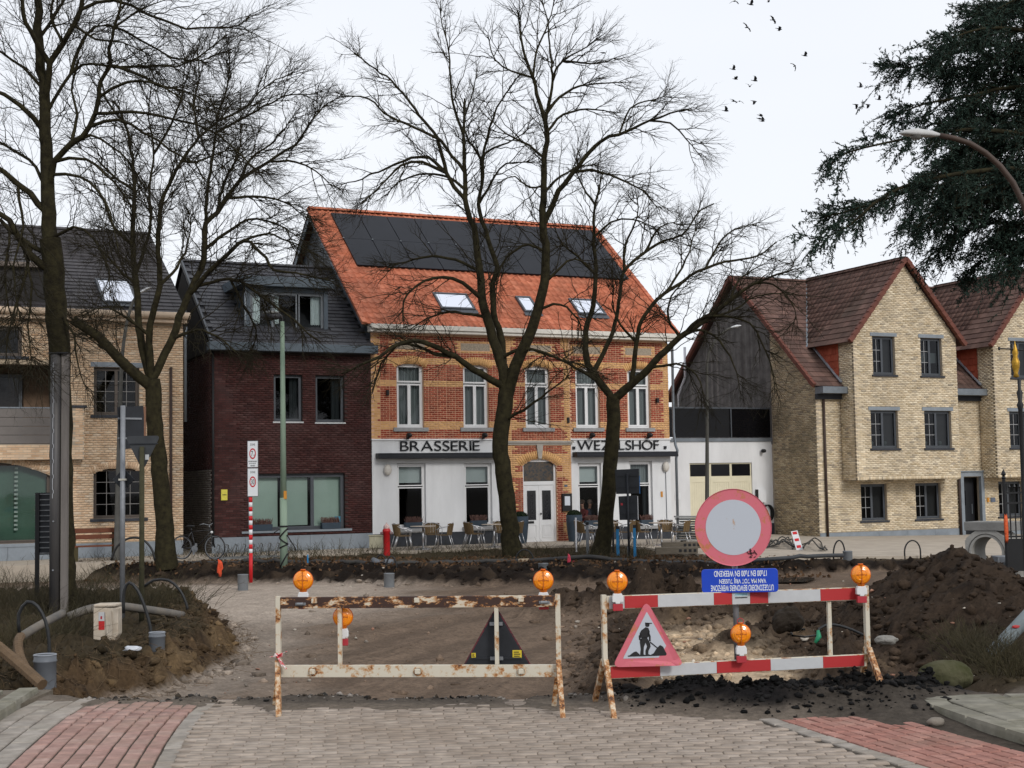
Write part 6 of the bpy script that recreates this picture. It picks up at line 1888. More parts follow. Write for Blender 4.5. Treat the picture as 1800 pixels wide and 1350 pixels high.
# -- round sign with blue plate
Ys = 13.612; k = Ys / FPX
p = Vector(W(1289, 927, Ys)); gx = 0
rs = thing('round_sign', 'faded red and white round sign on a pole with an upside down blue plate', 'road sign', (p.x, Ys, tz(p.x, Ys)))
hz = p.z - tz(p.x, Ys)
R = 67.5 * k
m = MB(); m.lathe([(0, .002), (R - .012, .002), (R - .002, -.006), (R, .004), (R - .004, .016), (0, .016)], 64, (0, 0, hz), 'Y'); m.build('disc', PINKR, rs, False)
m = MB(); m.lathe([(0, -.001), (R * .715, -.001), (R * .715, .001)], 56, (0, 0, hz), 'Y'); fd = m.build('face', SWHITE, rs)
m = MB()
for q in range(9):
    x, z = (.42 + .10 * (q % 3) / 2 + random.uniform(-.02, .02)) * R, (-.62 - .07 * (q // 3) + random.uniform(-.03, .03)) * R
    pts = [(x, -.0065, hz + z)]
    for j in range(3):
        pts.append((pts[-1][0] + random.uniform(-.02, .02), -.0065, pts[-1][2] + random.uniform(-.025, .025)))
    m.tube(pts, .004, 4)
m.build('scrawl', TINK, rs)
m = MB(); m.cyl((.02, .105, zb0 - tz(p.x, Ys)), (.02, .105, hz + R * .7), .028, n=14); m.build('pole', GALV, rs, True)
for z in (hz + .2, hz - .2):
    MB().box(-.03, .07, .0165, .14, z, z + .03).build('clamp', GALV, rs)
bx0, bx1, bz0, bz1 = (1231 - 1289) * k, (1364 - 1289) * k, (927 - 1040) * k + hz, (927 - 999) * k + hz
bc, bw_, bh_ = (bx0 + bx1) / 2, (bx1 - bx0) / 2, (bz1 - bz0) / 2
pts = []
for sx, sz, a0 in ((1, -1, -PI / 2), (1, 1, 0), (-1, 1, PI / 2), (-1, -1, PI)):
    for j in range(5):
        a = a0 + j * PI / 8; r_ = .032
        pts.append((bc + sx * (bw_ - r_) + r_ * math.cos(a), (bz0 + bz1) / 2 + sz * (bh_ - r_) + r_ * math.sin(a)))
m = MB(); m.prism(pts, lambda a, b: (a, -.022, b), lambda a, b: (a, -.004, b)); bp_ = m.build('blue_plate', M('sign_blue', (.004, .045, .42), .4, .08, 5, spec=.4), rs, bevel=.004)
zc = (bz0 + bz1) / 2
for txt, w_, x_, dz in (('UITGEZONDERD BEWONERS WERFZONE', .595, bc + .02, -.068), ('VAN MA TOT VRIJ TUSSEN', .445, bc + .025, .002), ('17u00 EN 7u00 EN WEEKEND', .50, bc + .005, .068)):
    mt = Matrix.Translation((x_, -.0235, zc + dz)) @ Matrix.Rotation(PI, 4, 'Y')
    flat_text(txt, w_, .056, TWHI, 'lettering', bp_, mt, .012)

# ------------------------------------------------------------------ left verge: posts, signs, pipes
p = W(106, 1079, 23.72)
sp = thing('steel_post', 'grey steel post strapped in front of the nearest tree trunk', 'post', (p[0] - .0, 23.72, 0.05))
z1 = zpx(106, 618, 23.72)
STEEL = M('weathered_steel', (.055, .055, .060), .55, .35, 3, metal=.3, col2=(.10, .092, .085), sharp=.6, stretch=(4, 4, .5))
m = MB(); m.tube([(-.06, -.12, -.2), (-.06, -.12, z1 - .1)], .085, 12); m.build('pipe', STEEL, sp, True)
m = MB(); m.box(.045, .15, -.15, -.06, -.2, z1 - .1); m.build('flange', M('steel_light', (.14, .125, .115), .6, .25, 3, stretch=(4, 4, .4)), sp)
m = MB(); m.box(-.16, .16, -.22, .0, z1 - .1, z1 - .08); m.build('cap', BLACK, sp)
m = MB()
for kz in range(9):
    z = z1 - .25 - kz * .25
    m.tube([(-.075, -.21, z), (-.075, -.212, z - .10), (-.06, -.215, z - .12), (-.06, -.212, z - .16), (-.075, -.21, z - .18), (-.075, -.21, z - .25)], .006, 4)
m.build('strap', M('strap_grey', (.35, .36, .38), .5, .2, 9), sp)
for z in (1.55, .75):
    m = MB(); m.lathe([(0, -.225), (.014, -.22), (.016, -.2)], 8, (-.06, 0, z), 'Y'); m.build('bolt', GALV, sp)
Yp = 23.0; k = Yp / FPX
p = W(215, 1092, Yp)
pg = thing('sign_post', 'grey sign pole with a turned sign and a diamond sign seen from behind', 'sign', (p[0], Yp, tz(p[0], Yp)))
b0 = tz(p[0], Yp)
zz = lambda y: zpx(215, y, Yp) - b0
m = MB(); m.cyl((0, 0, -.1), (0, 0, zz(713)), .042, n=12); m.build('pole', GALV, pg, True)
m = MB(); m.bar((-.085, .06, (zz(715) + zz(790)) / 2), (.255, .36, (zz(712) + zz(786)) / 2), .02, zz(713) - zz(788)); s_ = m.build('panel', SBLACK, pg)
m = MB(); m.bar((.257, .362, zz(713)), (.257, .362, zz(788)), .04, .035); m.build('panel_edge', M('edge_white', (.52, .52, .5), .6, .5, 12, col2=(.2, .1, .06), sharp=.2, thr=.3), s_)
for y in (735, 770):
    m = MB(); m.bar((-.09, .035, zz(y)), (.22, .31, zz(y)), .03, .03); m.build('rail', GALV, s_)
dz = zz(843); r_ = 20 * k
m = MB(); m.prism([(0, dz - r_), (r_, dz), (0, dz + r_), (-r_, dz)], lambda a, b: (a, .05, b), lambda a, b: (a, .065, b)); m.build('diamond_panel', SBLACK, pg, bevel=.01)
m = MB(); m.box(-.055, .055, -.05, .05, dz - .015, dz + .015); m.build('clamp', M('clamp_pale', (.5, .48, .42), .5, .2, 9), pg)
Yp = 22.4; k = Yp / FPX
p = W(249, 1095, Yp)
b0 = tz(p[0], Yp)
yg = thing('sign_post', 'mossy green post with the dark back of a yield triangle', 'sign', (p[0], Yp, b0))
zz = lambda y: zpx(249, y, Yp) - b0
m = MB(); m.cyl((0, 0, -.1), (0, 0, zz(785)), .042, .038, n=10); m.build('pole', M('mossy_post', (.045, .042, .022), .9, .35, 8, .4, 40), yg, True)
m = MB(); m.prism([(a, zz(828) + (zz(766) - zz(828)) - b) for a, b in rtri(62 * k, zz(766) - zz(828), .05, 6)], lambda a, b: (a, .045, b), lambda a, b: (a, .06, b)); m.build('panel', M('sign_grey_back', (.035, .038, .042), .6, .3, 5), yg)
MB().box(.04, .10, .041, .0445, zz(808), zz(799)).build('sticker', WREF, yg)
MB().box(-.24, .24, .03, .0445, zz(781), zz(779)).build('stiffener', SBLACK, yg)
Yp = 25.2; k = Yp / FPX
p = W(76, 1060, Yp); b0 = tz(p[0], Yp)
ib = thing('notice_board', 'dark ribbed back of a narrow board beside the steel post', 'sign', (p[0], Yp, b0))
zz = lambda y: zpx(76, y, Yp) - b0
MB().box(-.10, .16, 0, .03, zz(975), zz(866)).build('panel', SBLACK, ib)
m = MB(); m.box(-.14, -.07, -.04, .0, -.1, zz(866)); m.build('pole', BLACK, ib)
for j in range(12):
    z = zz(868 + j * 9.4); MB().box(-.155, .16, -.02, -.001, z - .018, z).build('rail', M('rail_grey', (.16, .165, .17), .5, .5, 9), ib)
# pipes and hoses
BH = M('black_hose', (.014, .015, .016), .5, .25, 5, spec=.35); GP = M('grey_pvc', (.115, .125, .14), .5, .15, 4); BP = M('brown_drain', (.115, .075, .043), .8, .3, 9, .3); GPD = M('dusty_pipe', (.075, .075, .075), .65, .4, 4, col2=(.17, .145, .115), sharp=.5)
def hose(name, label, cat, px, Y, r, mat, ribs=False, steps=.08, n=8):
    if not hasattr(Y, '__len__'): Y = [Y] * len(px)
    P = smooth_line(np.array([W(a, b, y) for (a, b), y in zip(px, Y)]), steps)
    R = np.full(len(P), r)
    if ribs: R = R * (1 + .10 * (np.arange(len(P)) % 2))
    o = MB().tube([tuple(q) for q in P], list(R), n).build(name, mat, None, not ribs)
    return tag(o, label, cat)
hose('hose', 'black hose arching out of the wide grey pipe end near the flagstones', 'hose', [(34, 1112), (33, 1080), (48, 1058), (66, 1066), (80, 1092), (86, 1125), (86, 1165)], 16.2, .02, BH)
hose('hose', 'black hose arching between the sign pole and the small grey pipe', 'hose', [(217, 1078), (218, 1040), (227, 1024), (242, 1038), (256, 1072), (264, 1102), (266, 1125)], 19.1, .022, BH)
hose('hose', 'thin black hose arching over the dry dirt road edge', 'hose', [(252, 1032), (270, 1020), (296, 1020), (315, 1036), (327, 1060), (330, 1074)], 23.0, .022, BH)
hose('hose', 'tall thin black hoop standing by the bench before the plinth', 'hose', [(195, 985), (205, 962), (222, 948), (240, 945), (256, 952), (268, 968), (272, 985)], 38.5, .03, BH)
hose('drain_pipe', 'thick ribbed brown drain pipe lying across the corner', 'pipe', [(-40, 1108), (0, 1140), (38, 1172), (74, 1204)], [15.9, 15.9, 15.7, 15.5], .062, BP, True, .02)
hose('drain_pipe', 'brown elbow pipe dropping behind the wide grey pipe', 'pipe', [(37, 1118), (32, 1128), (34, 1150), (44, 1172), (58, 1192)], [16.6, 16.4, 16.2, 16.0, 15.9], .05, BP, True, .02)
hose('drain_pipe', 'grey pipe running from the elbow into the dry shrubs', 'pipe', [(36, 1120), (60, 1105), (85, 1091), (110, 1078)], [16.6, 16.9, 17.2, 17.5], .052, GPD)
hose('drain_pipe', 'dusty grey hose lying behind the cream box on the verge', 'pipe', [(120, 1084), (160, 1070), (210, 1066), (260, 1072), (300, 1078), (322, 1082)], [21, 21.2, 21.6, 22, 22.4, 22.6], .062, GPD)
def cupipe(label, px, py, Y, r, hgt):
    p = W(px, py, Y)
    t = thing('pipe_end', label, 'pipe', (p[0], Y, p[2]))
    m = MB(); m.lathe([(r, -.15), (r, hgt * .72), (r * 1.06, hgt * .74), (r * 1.06, hgt * .80), (r, hgt * .82), (r, hgt), (r * .93, hgt), (r * .93, hgt * .3), (0, hgt * .3)], 24); m.build('pipe', GP, t, True)
    m = MB(); m.lathe([(r * 1.0, hgt), (r * 1.07, hgt + .006), (r * 1.0, hgt + .014), (r * .92, hgt + .004)], 24); m.build('rim', M('pvc_rim', (.24, .255, .28), .5, .15, 4), t, True)
cupipe('wide grey plastic pipe end standing beside the brown drain pipe', 79, 1195, 16.0, .122, .27)
cupipe('small grey plastic pipe end sunk in the brown mound', 276, 1138, 19.0, .105, .19)
p = W(190, 1130, 19.7)
cb = thing('cream_box', 'battered cream plastic box with a red label on the mound', 'box', (p[0], 19.7, p[2]))
CRB = M('dirty_cream', (.40, .33, .25), .7, .4, 7, .3, 20, col2=(.52, .46, .38), sharp=.4)
m = MB(); m.prism([(-.17, .06), (.10, 0.02), (.17, .12), (.17, .48), (-.17, .50)], lambda a, b: (a, -.12, b), lambda a, b: (a * .9, .14, b)); m.build('body', CRB, cb, bevel=.012)
m = MB(); m.box(-.16, .14, -.14, .16, .501, .535); m.build('lid', CRB, cb, bevel=.01)
s_ = MB().box(-.095, -.015, -.124, -.121, .19, .43).build('label', M('label_red', (.42, .02, .02), .5, .15, 9), cb)
MB().box(-.095, -.015, -.1275, -.1245, .31, .43).build('label_band', WREF, s_)
MB().box(-.07, -.045, -.129, -.128, .335, .375).build('label_print', HOUSR, s_)
m = MB(); m.prism([(0, .44), (.08, .45), (.10, .2), (.09, -.04), (.06, -.10), (.03, .0)], lambda a, b: (a, -.15, b), lambda a, b: (a, -.125, b)); m.build('flap', CRB, cb)
m = MB(); p = GT(236, 1146); m.blob((p[0], p[1] - .1, p[2] + .05), .07, 2, .3, (1.6, .7, .55), 5); tag(m.build('plastic_wrapper', M('wrapper', (.50, .52, .56), .4, .15, 30), None, True), 'crumpled pale plastic wrapper lying on the brown mound', 'litter')

# ------------------------------------------------------------------ stones, heap side
import bmesh as _b
def rock(name, label, c, r, sc3, mat, seed, n=4, rough=.12, cat='stone'):
    bm = _b.new(); _b.ops.create_icosphere(bm, subdivisions=n, radius=1)
    V = np.array([v.co[:] for v in bm.verts]); F = [[v.index for v in f.verts] for f in bm.faces]; bm.free()
    d = 1 + rough * 2 * (fbm(V[:, 0] * 1.3 + seed, V[:, 1] * 1.3 + V[:, 2] * 1.7, seed, 4)) + .03 * fbm(V[:, 0] * 7, V[:, 2] * 7 + V[:, 1] * 5, seed + 3, 3)
    V = V * d[:, None] * np.array(sc3) * r + np.array(c)
    me = bpy.data.meshes.new(name); me.from_pydata(V.tolist(), [], F)
    return tag(link(name, me, mat, None, True), label, cat)
MOSS = M('mossy_stone', (.030, .034, .010), .95, .3, 3.2, .8, 22, col2=(.095, .088, .055), sharp=.45, spec=.1)
p = W(1661, 1195, 14.45); rock('boulder', 'large mossy boulder beside the kerb and black tar', (p[0], 14.45, .10), .27, (1.0, .85, .62), MOSS, 3, 5, .16)
STN = M('pale_stone', (.20, .175, .145), .9, .4, 6, .5, 30); p = W(1465, 1190, 15.6)
rock('stone', 'pale broken stone slab under the lower striped rail', (p[0], 15.6, tz(p[0], 15.6) + .08), .2, (1.3, .8, .55), STN, 5, 3, .2)
p = GT(1558, 1132); rock('stone', 'grey lump of concrete beside the upright of the striped barrier', (p[0], p[1], p[2] + .04), .10, (1.3, .9, .6), M('concrete_lump', (.22, .21, .19), .9, .3, 8, .5, 40), 6, 4, .32)
p = W(1383, 1088, 20.5); rock('soil_lump', 'big dark clod of soil behind the striped barrier', (p[0], 20.5, p[2] - .02), .21, (1.0, 1.0, .95), M('dark_clod', (.022, .016, .011), .95, .4, 7, .8, 25), 7, 5, .42, 'clod')
p = GT(1645, 1275); rock('stone', 'small stone lying in front of the curved kerb', (p[0], p[1], p[2] + .03), .07, (1.1, .8, .6), STN, 9, 2, .2)
P = [GT(1390, 1115), GT(1412, 1112), GT(1436, 1110), GT(1440, 1122), GT(1415, 1126), GT(1393, 1124)]
m = MB(); m.tube([(q[0], q[1], q[2] + .05) for q in P + P[:1]], .015, 6); tag(m.build('cable', BH, None, True), 'loop of black cable lying in the sandy pit', 'cable')
P = smooth_line(np.array([W(1438, 1128, 18.6), W(1440, 1105, 18.7), W(1465, 1098, 18.8), W(1500, 1108, 18.9), W(1528, 1122, 19)]), .1)
m = MB(); m.tube([tuple(q) for q in P], .018, 6); tag(m.build('cable', BH, None, True), 'black cable arching behind the striped barrier upright', 'cable')
m = MB(); a, b = W(1433, 1130, 18.55), W(1438, 1108, 18.6); m.tube([tuple(a), tuple((a + b) / 2 + np.array([.03, 0, 0])), tuple(b)], [.02, .035, .02], 8); tag(m.build('plug', M('plug_green', (.02, .20, .10), .5, .2, 9), None, True), 'green plastic cap on the end of the arching cable', 'cap')
# concrete drain
CONC = M('concrete', (.26, .25, .23), .9, .2, 3.5, .4, 30, col2=(.36, .35, .325), sharp=.6)
Yc = 27.0; k = Yc / FPX
p = W(1735, 995, Yc); zb = p[2]; wd = 80 * k; ht = (995 - 934) * k
cc_ = thing('concrete_drain', 'grey concrete drain block with a round hole beside the iron gate', 'drain block', (p[0], Yc, zb), -.75)
hw = .42; r0 = .30; ch = .2; cz = .25
outl = [(-hw, -.5), (hw, -.5), (hw, ht - ch * .8), (hw - ch, ht), (-hw + ch, ht), (-hw, ht - ch * .8)]
m = MB(); N_ = 40
def ringpt(a):
    c, s = math.cos(a), math.sin(a)
    best = 1e9
    for (x0, y0), (x1, y1) in zip(outl, outl[1:] + outl[:1]):
        dx, dy = x1 - x0, y1 - y0; den = c * dy - s * dx
        if abs(den) < 1e-9: continue
        t = (x0 * dy - (y0 - cz) * dx) / den; u = (x0 * s - (y0 - cz) * c) / den
        if t > 0 and -1e-6 <= u <= 1 + 1e-6: best = min(best, t)
    return c * best, cz + s * best
for j in range(N_):
    a, b = 2 * PI * j / N_, 2 * PI * (j + 1) / N_
    o0, o1 = ringpt(a), ringpt(b); i0, i1 = (r0 * math.cos(a), cz + r0 * math.sin(a)), (r0 * math.cos(b), cz + r0 * math.sin(b))
    for y, fl_ in ((0, 0), (.6, 1)):
        q = [(o0[0], y, o0[1]), (o1[0], y, o1[1]), (i1[0], y, i1[1]), (i0[0], y, i0[1])]
        m.quad(*(q[::-1] if not fl_ else q))
    m.quad((o0[0], 0, o0[1]), (o1[0], 0, o1[1]), (o1[0], .6, o1[1]), (o0[0], .6, o0[1]))
    m.quad((i0[0], 0, i0[1]), (i1[0], 0, i1[1]), (i1[0], .6, i1[1]), (i0[0], .6, i0[1]))
m.build('body', CONC, cc_)
m = MB(); m.lathe([(r0 + .06, -.006), (r0 + .055, -.012), (r0 * .99, .05)], 36, (0, 0, cz), 'Y'); m.build('socket', M('concrete_dark', (.09, .085, .08), .9, .2, 5), cc_)
m = MB(); m.box(-hw - .0, hw + .06, -.02, .62, ht + .002, ht + .17); m.build('slab', M('concrete_slab', (.20, .195, .185), .9, .2, 4, .4, 30), cc_, bevel=.01)
for px0, px1, y0, y1, Yq, lab, mt_ in ((1757, 1781, 978, 1034, 24.5, 'grey metal shuttering box standing before the concrete drain', GP), (1782, 1822, 984, 1036, 24.2, 'rough concrete block with a blue mark by the iron gate', CONC)):
    a, b = W(px0, y1, Yq), W(px1, y0, Yq)
    t = thing('concrete_block', lab, 'block', ((a[0] + b[0]) / 2, Yq + .2, a[2]))
    w_ = (b[0] - a[0]) / 2
    MB().box(-w_, w_, -.2, .2, -.1, b[2] - a[2]).build('body', mt_, t, bevel=.012)
    if px0 > 1780:
        MB().box(-w_ + .04, -w_ + .075, -.208, -.2005, .02, .16).build('mark', M('mark_blue', (.03, .16, .38), .6, .2, 9), t)
    else:
        for x in (-w_, w_): MB().box(x - .012, x + .012, -.22, -.2005, -.1, b[2] - a[2]).build('edge_angle', GALV, t)
# iron gate and gilded lamp post at the edge
Yq = 23.6; k = Yq / FPX
a = W(1771, 1010, Yq); zb = a[2]
gt_ = thing('iron_gate', 'black iron gate with spear finials and solid lower panel', 'gate', (a[0], Yq, zb))
zz = lambda y: zpx(1771, y, Yq) - zb
for j in range(9):
    x = j * .085
    if j % 4 == 0:
        m = MB(); m.cyl((x, 0, -.1), (x, 0, zz(842)), .028, n=8); m.lathe([(.028, 0), (.04, .02), (.02, .05), (.045, .08), (.0, .17)], 8, (x, 0, zz(842))); m.build('post', BLACK, gt_)
    else:
        m = MB(); m.cyl((x, 0, zz(948)), (x, 0, zz(858)), .011, n=6); m.lathe([(.011, 0), (.024, .02), (.0, .08)], 6, (x, 0, zz(858))); m.build('bar', BLACK, gt_)
for y in (868, 886, 945): MB().box(0, .75, -.015, .015, zz(y), zz(y) + .03).build('rail', BLACK, gt_)
MB().box(.01, .75, -.008, .008, zz(1004), zz(947)).build('panel', BLACK, gt_)
m = MB(); m.blob((a[0] - .015, Yq - .06, zb + zz(930)), .10, 2, .35, (.32, .3, 2.4), 4); tag(m.build('orange_netting', M('netting_orange', (.60, .10, .03), .7, .4, 40), None, True), 'strip of orange safety netting tied to the iron gate post', 'netting')
GOLD = M('gilding', (.42, .24, .03), .45, .4, 30, metal=.6)
Yq = 22.8; a = W(1799, 1010, Yq); zb = a[2]; zz = lambda y: zpx(1799, y, Yq) - zb
gl_ = thing('ornate_post', 'black ornate iron post with a gilded ornament by the gate', 'lamp post', (a[0] + .06, Yq, zb))
m = MB(); m.lathe([(.05, -.1), (.05, zz(900)), (.035, zz(890)), (.035, zz(720)), (.055, zz(712)), (.03, zz(705)), (.05, zz(690)), (.025, zz(684)), (.03, zz(668)), (.0, zz(665))], 12); m.build('pole', BLACK, gl_, True)
m = MB(); m.lathe([(.0, zz(664)), (.05, zz(662)), (.03, zz(656)), (.06, zz(645)), (.065, zz(636)), (.035, zz(627)), (.05, zz(620)), (.03, zz(612)), (.012, zz(604)), (0, zz(598))], 14, (-.045, 0, 0)); m.build('ornament', GOLD, gl_, True)
m = MB(); m.tube([(.1, 0, zz(616)), (-.15, 0, zz(613)), (-.3, 0, zz(612))], .012, 6); m.lathe([(.03, -.31), (.03, -.29)], 10, (0, 0, zz(612)), 'X'); m.build('arm', BLACK, gl_)
# leaning grey pipe at the edge
m = MB(); P = [W(1742, 1150, 17.6), W(1772, 1120, 17.6), W(1815, 1075, 17.6), W(1900, 1000, 17.6)]
m.tube([tuple(q) for q in P], [.085, .085, .09, .09], 14)
lp_ = thing('leaning_post', 'blue grey metal post leaning over the dry shrub', 'post', tuple(P[0]))
for i in range(len(m.v)): m.v[i] = (m.v[i][0] - P[0][0], m.v[i][1] - P[0][1], m.v[i][2] - P[0][2])
m.build('pole', M('post_bluegrey', (.17, .20, .21), .6, .25, 5), lp_, True)
q = (P[1] + P[2]) / 2 - P[0]; MB().blob((q[0] - .09, q[1] - .09, q[2] - .02), .03, 1, .3, (1.6, .4, .8), 3).build('scratch', RREF, lp_)
# puddle
m = MB()
for c_, a_, b_ in ((GT(1368, 1021), .9, .30), (GT(1330, 1023), .35, .16)):
    m.poly([(c_[0] + a_ * math.cos(t) * (1 + .2 * math.sin(3 * t)), c_[1] + b_ * 4 * math.sin(t) * (1 + .2 * math.cos(2 * t)), c_[2] + .03) for t in np.linspace(0, 2 * PI, 20)[:-1]])
tag(m.build('water', M('puddle', (.06, .05, .04), .04, .1, 3, spec=.8), None), kind='structure')
# ------------------------------------------------------------------ street lamps
def lamp_post(label, P, R, mat, head_mat, head_len, drop, base):
    t = thing('street_lamp', label, 'street lamp', base)
    o = np.array(base)
    Q = smooth_line(np.array(P), .25) - o
    kk = np.linspace(0, 1, len(Q))
    m = MB(); m.tube([tuple(q) for q in Q], list(np.interp(kk, np.linspace(0, 1, len(R)), R)), 12); m.build('pole', mat, t, True)
    e = Q[-1]; d = unit((Q[-1] - Q[-2]) * np.array([1, 1, .3])); L = head_len
    s = np.array([-d[1], d[0], 0])
    m = MB()
    pr = [(0, .25, .35), (.18, .6, .7), (.55, 1, 1), (.85, .85, .6), (1, .3, .15)]
    for f, wv, hv in pr:
        for j in range(10):
            a = 2 * PI * j / 10
            q = e + d * L * f + s * (.17 * L * wv * math.cos(a)) + np.array([0, 0, max(-.35, math.sin(a)) * .15 * L * hv])
            m.v.append(tuple(q))
    for r in range(len(pr) - 1):
        for j in range(10):
            m.f.append((r * 10 + j, r * 10 + (j + 1) % 10, r * 10 + 10 + (j + 1) % 10, r * 10 + 10 + j))
    m.f.append(tuple(range(10))[::-1]); m.f.append(tuple(range(40, 50)))
    hd = m.build('head', head_mat, t, True)
    m = MB(); c = e + d * L * .58 - np.array([0, 0, .055 * L])
    m.lathe([(0, -.09 * L), (.10 * L, -.07 * L), (.145 * L, 0)], 14, tuple(c)); m.build('lamp_glass', M('lamp_bowl', (.20, .20, .19), .2, .2, 5, spec=.5), hd, True)
    return t
LW = M('lamp_head_white', (.46, .46, .45), .6, .15, 8); RB = M('brown_pole', (.055, .035, .026), .6, .3, 5)
P = [W(1838, 1090, 20), W(1836, 700, 20), W(1828, 480, 20), W(1800, 360, 20), W(1758, 292, 20), W(1705, 252, 20), W(1652, 238, 20)]
lamp_post('brown curved street lamp with a pale head before the cedar', P, [.085, .075, .06, .05, .045, .042, .038], RB, LW, .58, 0, (P[0][0], 20, 0))
P = [W(1243, 962, 46), W(1243, 760, 46), W(1243, 640, 46), W(1250, 612, 46), W(1264, 590, 46), W(1284, 576, 46)]
lamp_post('thin grey street lamp curving before the grey wooden gable', P, [.085, .07, .06, .05, .04, .035], M('dull_pole', (.06, .058, .05), .7, .2, 5), M('head_bright', (.62, .63, .64), .5, .1, 5), .36, 0, tuple(P[0]))
P = [W(205, 995, 41.5), W(209, 800, 41.5), W(213, 660, 41.5), W(219, 590, 41.5), W(230, 540, 41.5), W(243, 516, 41.5)]
lamp_post('slender grey street lamp curving in front of the skylight of the beige house', P, [.10, .085, .07, .06, .05, .045], M('grey_pole', (.085, .083, .075), .7, .25, 4), M('head_bright', (.62, .63, .64), .5, .1, 5), .42, 0, tuple(P[0]))
# mint green post with straps
b = W(499, 990, 39.2)
gp = thing('street_lamp', 'mint green lamp post wrapped with black straps before the burgundy house', 'street lamp', tuple(b))
k = 39.2 / FPX
zz = lambda y: zpx(499, y, 39.2) - b[2]
m = MB(); m.cyl((0, 0, -.3), (0, 0, zz(875)), .105, .10, 14); m.cyl((0, 0, zz(875)), (-.01, 0, zz(565)), .085, .058, 14); m.build('pole', M('mint_paint', (.16, .225, .165), .7, .35, 3, col2=(.235, .305, .235), sharp=.5, stretch=(3, 3, .6)), gp, True)
m = MB(); m.tube([(-.01, 0, zz(566)), (-.03, 0, zz(556)), (-.12, -.02, zz(551))], .035, 8); m.build('arm', BLACK, gp)
m = MB(); m.blob((-.30, -.03, zz(556)), .25, 2, 0, (1.25, .8, .42)); m.build('head', M('lamp_dark', (.05, .05, .055), .5, .3, 6), gp, True)
m = MB(); m.blob((-.32, -.06, zz(550)), .2, 2, 0, (1.2, .8, .3)); m.build('lamp_glass', M('lamp_bowl', (.2, .2, .19), .2), gp, True)
m = MB()
for y, tilt in ((925, 0), (937, .12), (951, -.08), (960, .05), (986, .2)):
    pts = [(.112 * math.cos(a), .112 * math.sin(a), zz(y) + tilt * math.cos(a)) for a in np.linspace(0, 2 * PI, 20)]
    m.tube(pts, .022, 5)
m.tube([(.1, -.08, zz(940)), (.2, -.1, zz(950)), (.32, -.1, zz(962)), (.35, -.1, zz(968))], .018, 5); m.tube([(-.1, -.08, zz(930)), (-.25, -.1, zz(936))], .012, 4)
m.build('strap', BLACK, gp, True)
MB().box(.02, .10, -.10, -.06, zz(877), zz(863)).build('sticker', MATS['orange_sticker'], gp)
# zone signs on a striped pole
Yz = 36.0; b = W(441, 1010, Yz); zz = lambda y: zpx(441, y, Yz) - b[2]
k = Yz / FPX
zs = thing('zone_sign', 'pair of white zone signs on a red and white striped pole', 'road sign', tuple(b))
REDP = M('pole_red', (.48, .012, .016), .5, .1, 6); WHP = M('pole_white', (.60, .60, .62), .5, .08, 6)
ys = [874, 883, 891, 899, 907, 915, 923, 931, 940, 949, 957, 965, 972]
for j, (y0, y1) in enumerate(zip(ys[:-1], ys[1:])):
    m = MB(); m.cyl((0, 0, zz(y1)), (0, 0, zz(y0)), .046, n=14); m.build('pole_band', REDP if j % 2 == 0 else WHP, zs, True)
m = MB(); m.cyl((0, 0, -.2), (0, 0, zz(972)), .046, n=14); m.build('pole_band', REDP, zs, True)
m = MB(); m.cyl((0, .03, zz(874)), (0, .03, zz(776)), .03, n=10); m.build('pole', GALV, zs, True)
def zsign(y0, y1, num, sm, lines):
    z0, z1 = zz(y1), zz(y0); w_ = 19 * k; zc = (z0 + z1) / 2; hh = z1 - z0
    cx = 4.5 * k
    m = MB(); m.box(cx - w_ / 2, cx + w_ / 2, -.045, -.02, z0, z1); pn = m.build('panel', M('sign_rim', (.16, .165, .175), .5, .1, 5), zs, bevel=.02)
    m = MB(); m.box(cx - w_ / 2 + .012, cx + w_ / 2 - .012, -.050, -.0455, z0 + .012, z1 - .012); m.build('face', M('zone_white', (.60, .62, .64), .45, .05, 5), pn, bevel=.015)
    ro, ri = .083, .061
    rz = z0 + hh * .52; rx_ = 1.0
    m = MB()
    N_ = 32
    for j in range(N_):
        a, c = 2 * PI * j / N_, 2 * PI * (j + 1) / N_
        m.quad((cx + ro * math.cos(a), -.053, rz + 1.65 * ro * math.sin(a)), (cx + ro * math.cos(c), -.053, rz + 1.65 * ro * math.sin(c)), (cx + ri * math.cos(c), -.053, rz + 1.65 * ri * math.sin(c)), (cx + ri * math.cos(a), -.053, rz + 1.65 * ri * math.sin(a)))
    m.build('red_ring', M('ring_red', (.42, .012, .02), .5, .1, 6), pn)
    flat_text('ZONE', .13, .05, TINK, 'lettering', pn, Matrix.Translation((cx, -.0535, z0 + hh * .86)))
    flat_text(num, .09 if not sm else .05, .13, TINK, 'lettering', pn, Matrix.Translation((cx - (.014 if sm else 0), -.0545, rz)))
    if sm: flat_text(sm, .036, .05, TINK, 'lettering', pn, Matrix.Translation((cx + .034, -.0545, rz - .04)))
    for j, t in enumerate(lines):
        flat_text(t, (.215, .17, .12)[j], .03, TINK, 'lettering', pn, Matrix.Translation((cx, -.0535, z0 + hh * (.23 - .08 * j))), .02)
zsign(775, 822, '7', ',5', ('UITGEZONDERD', 'PLAATSELIJK', 'VERKEER'))
zsign(823, 873, '30', None, ())
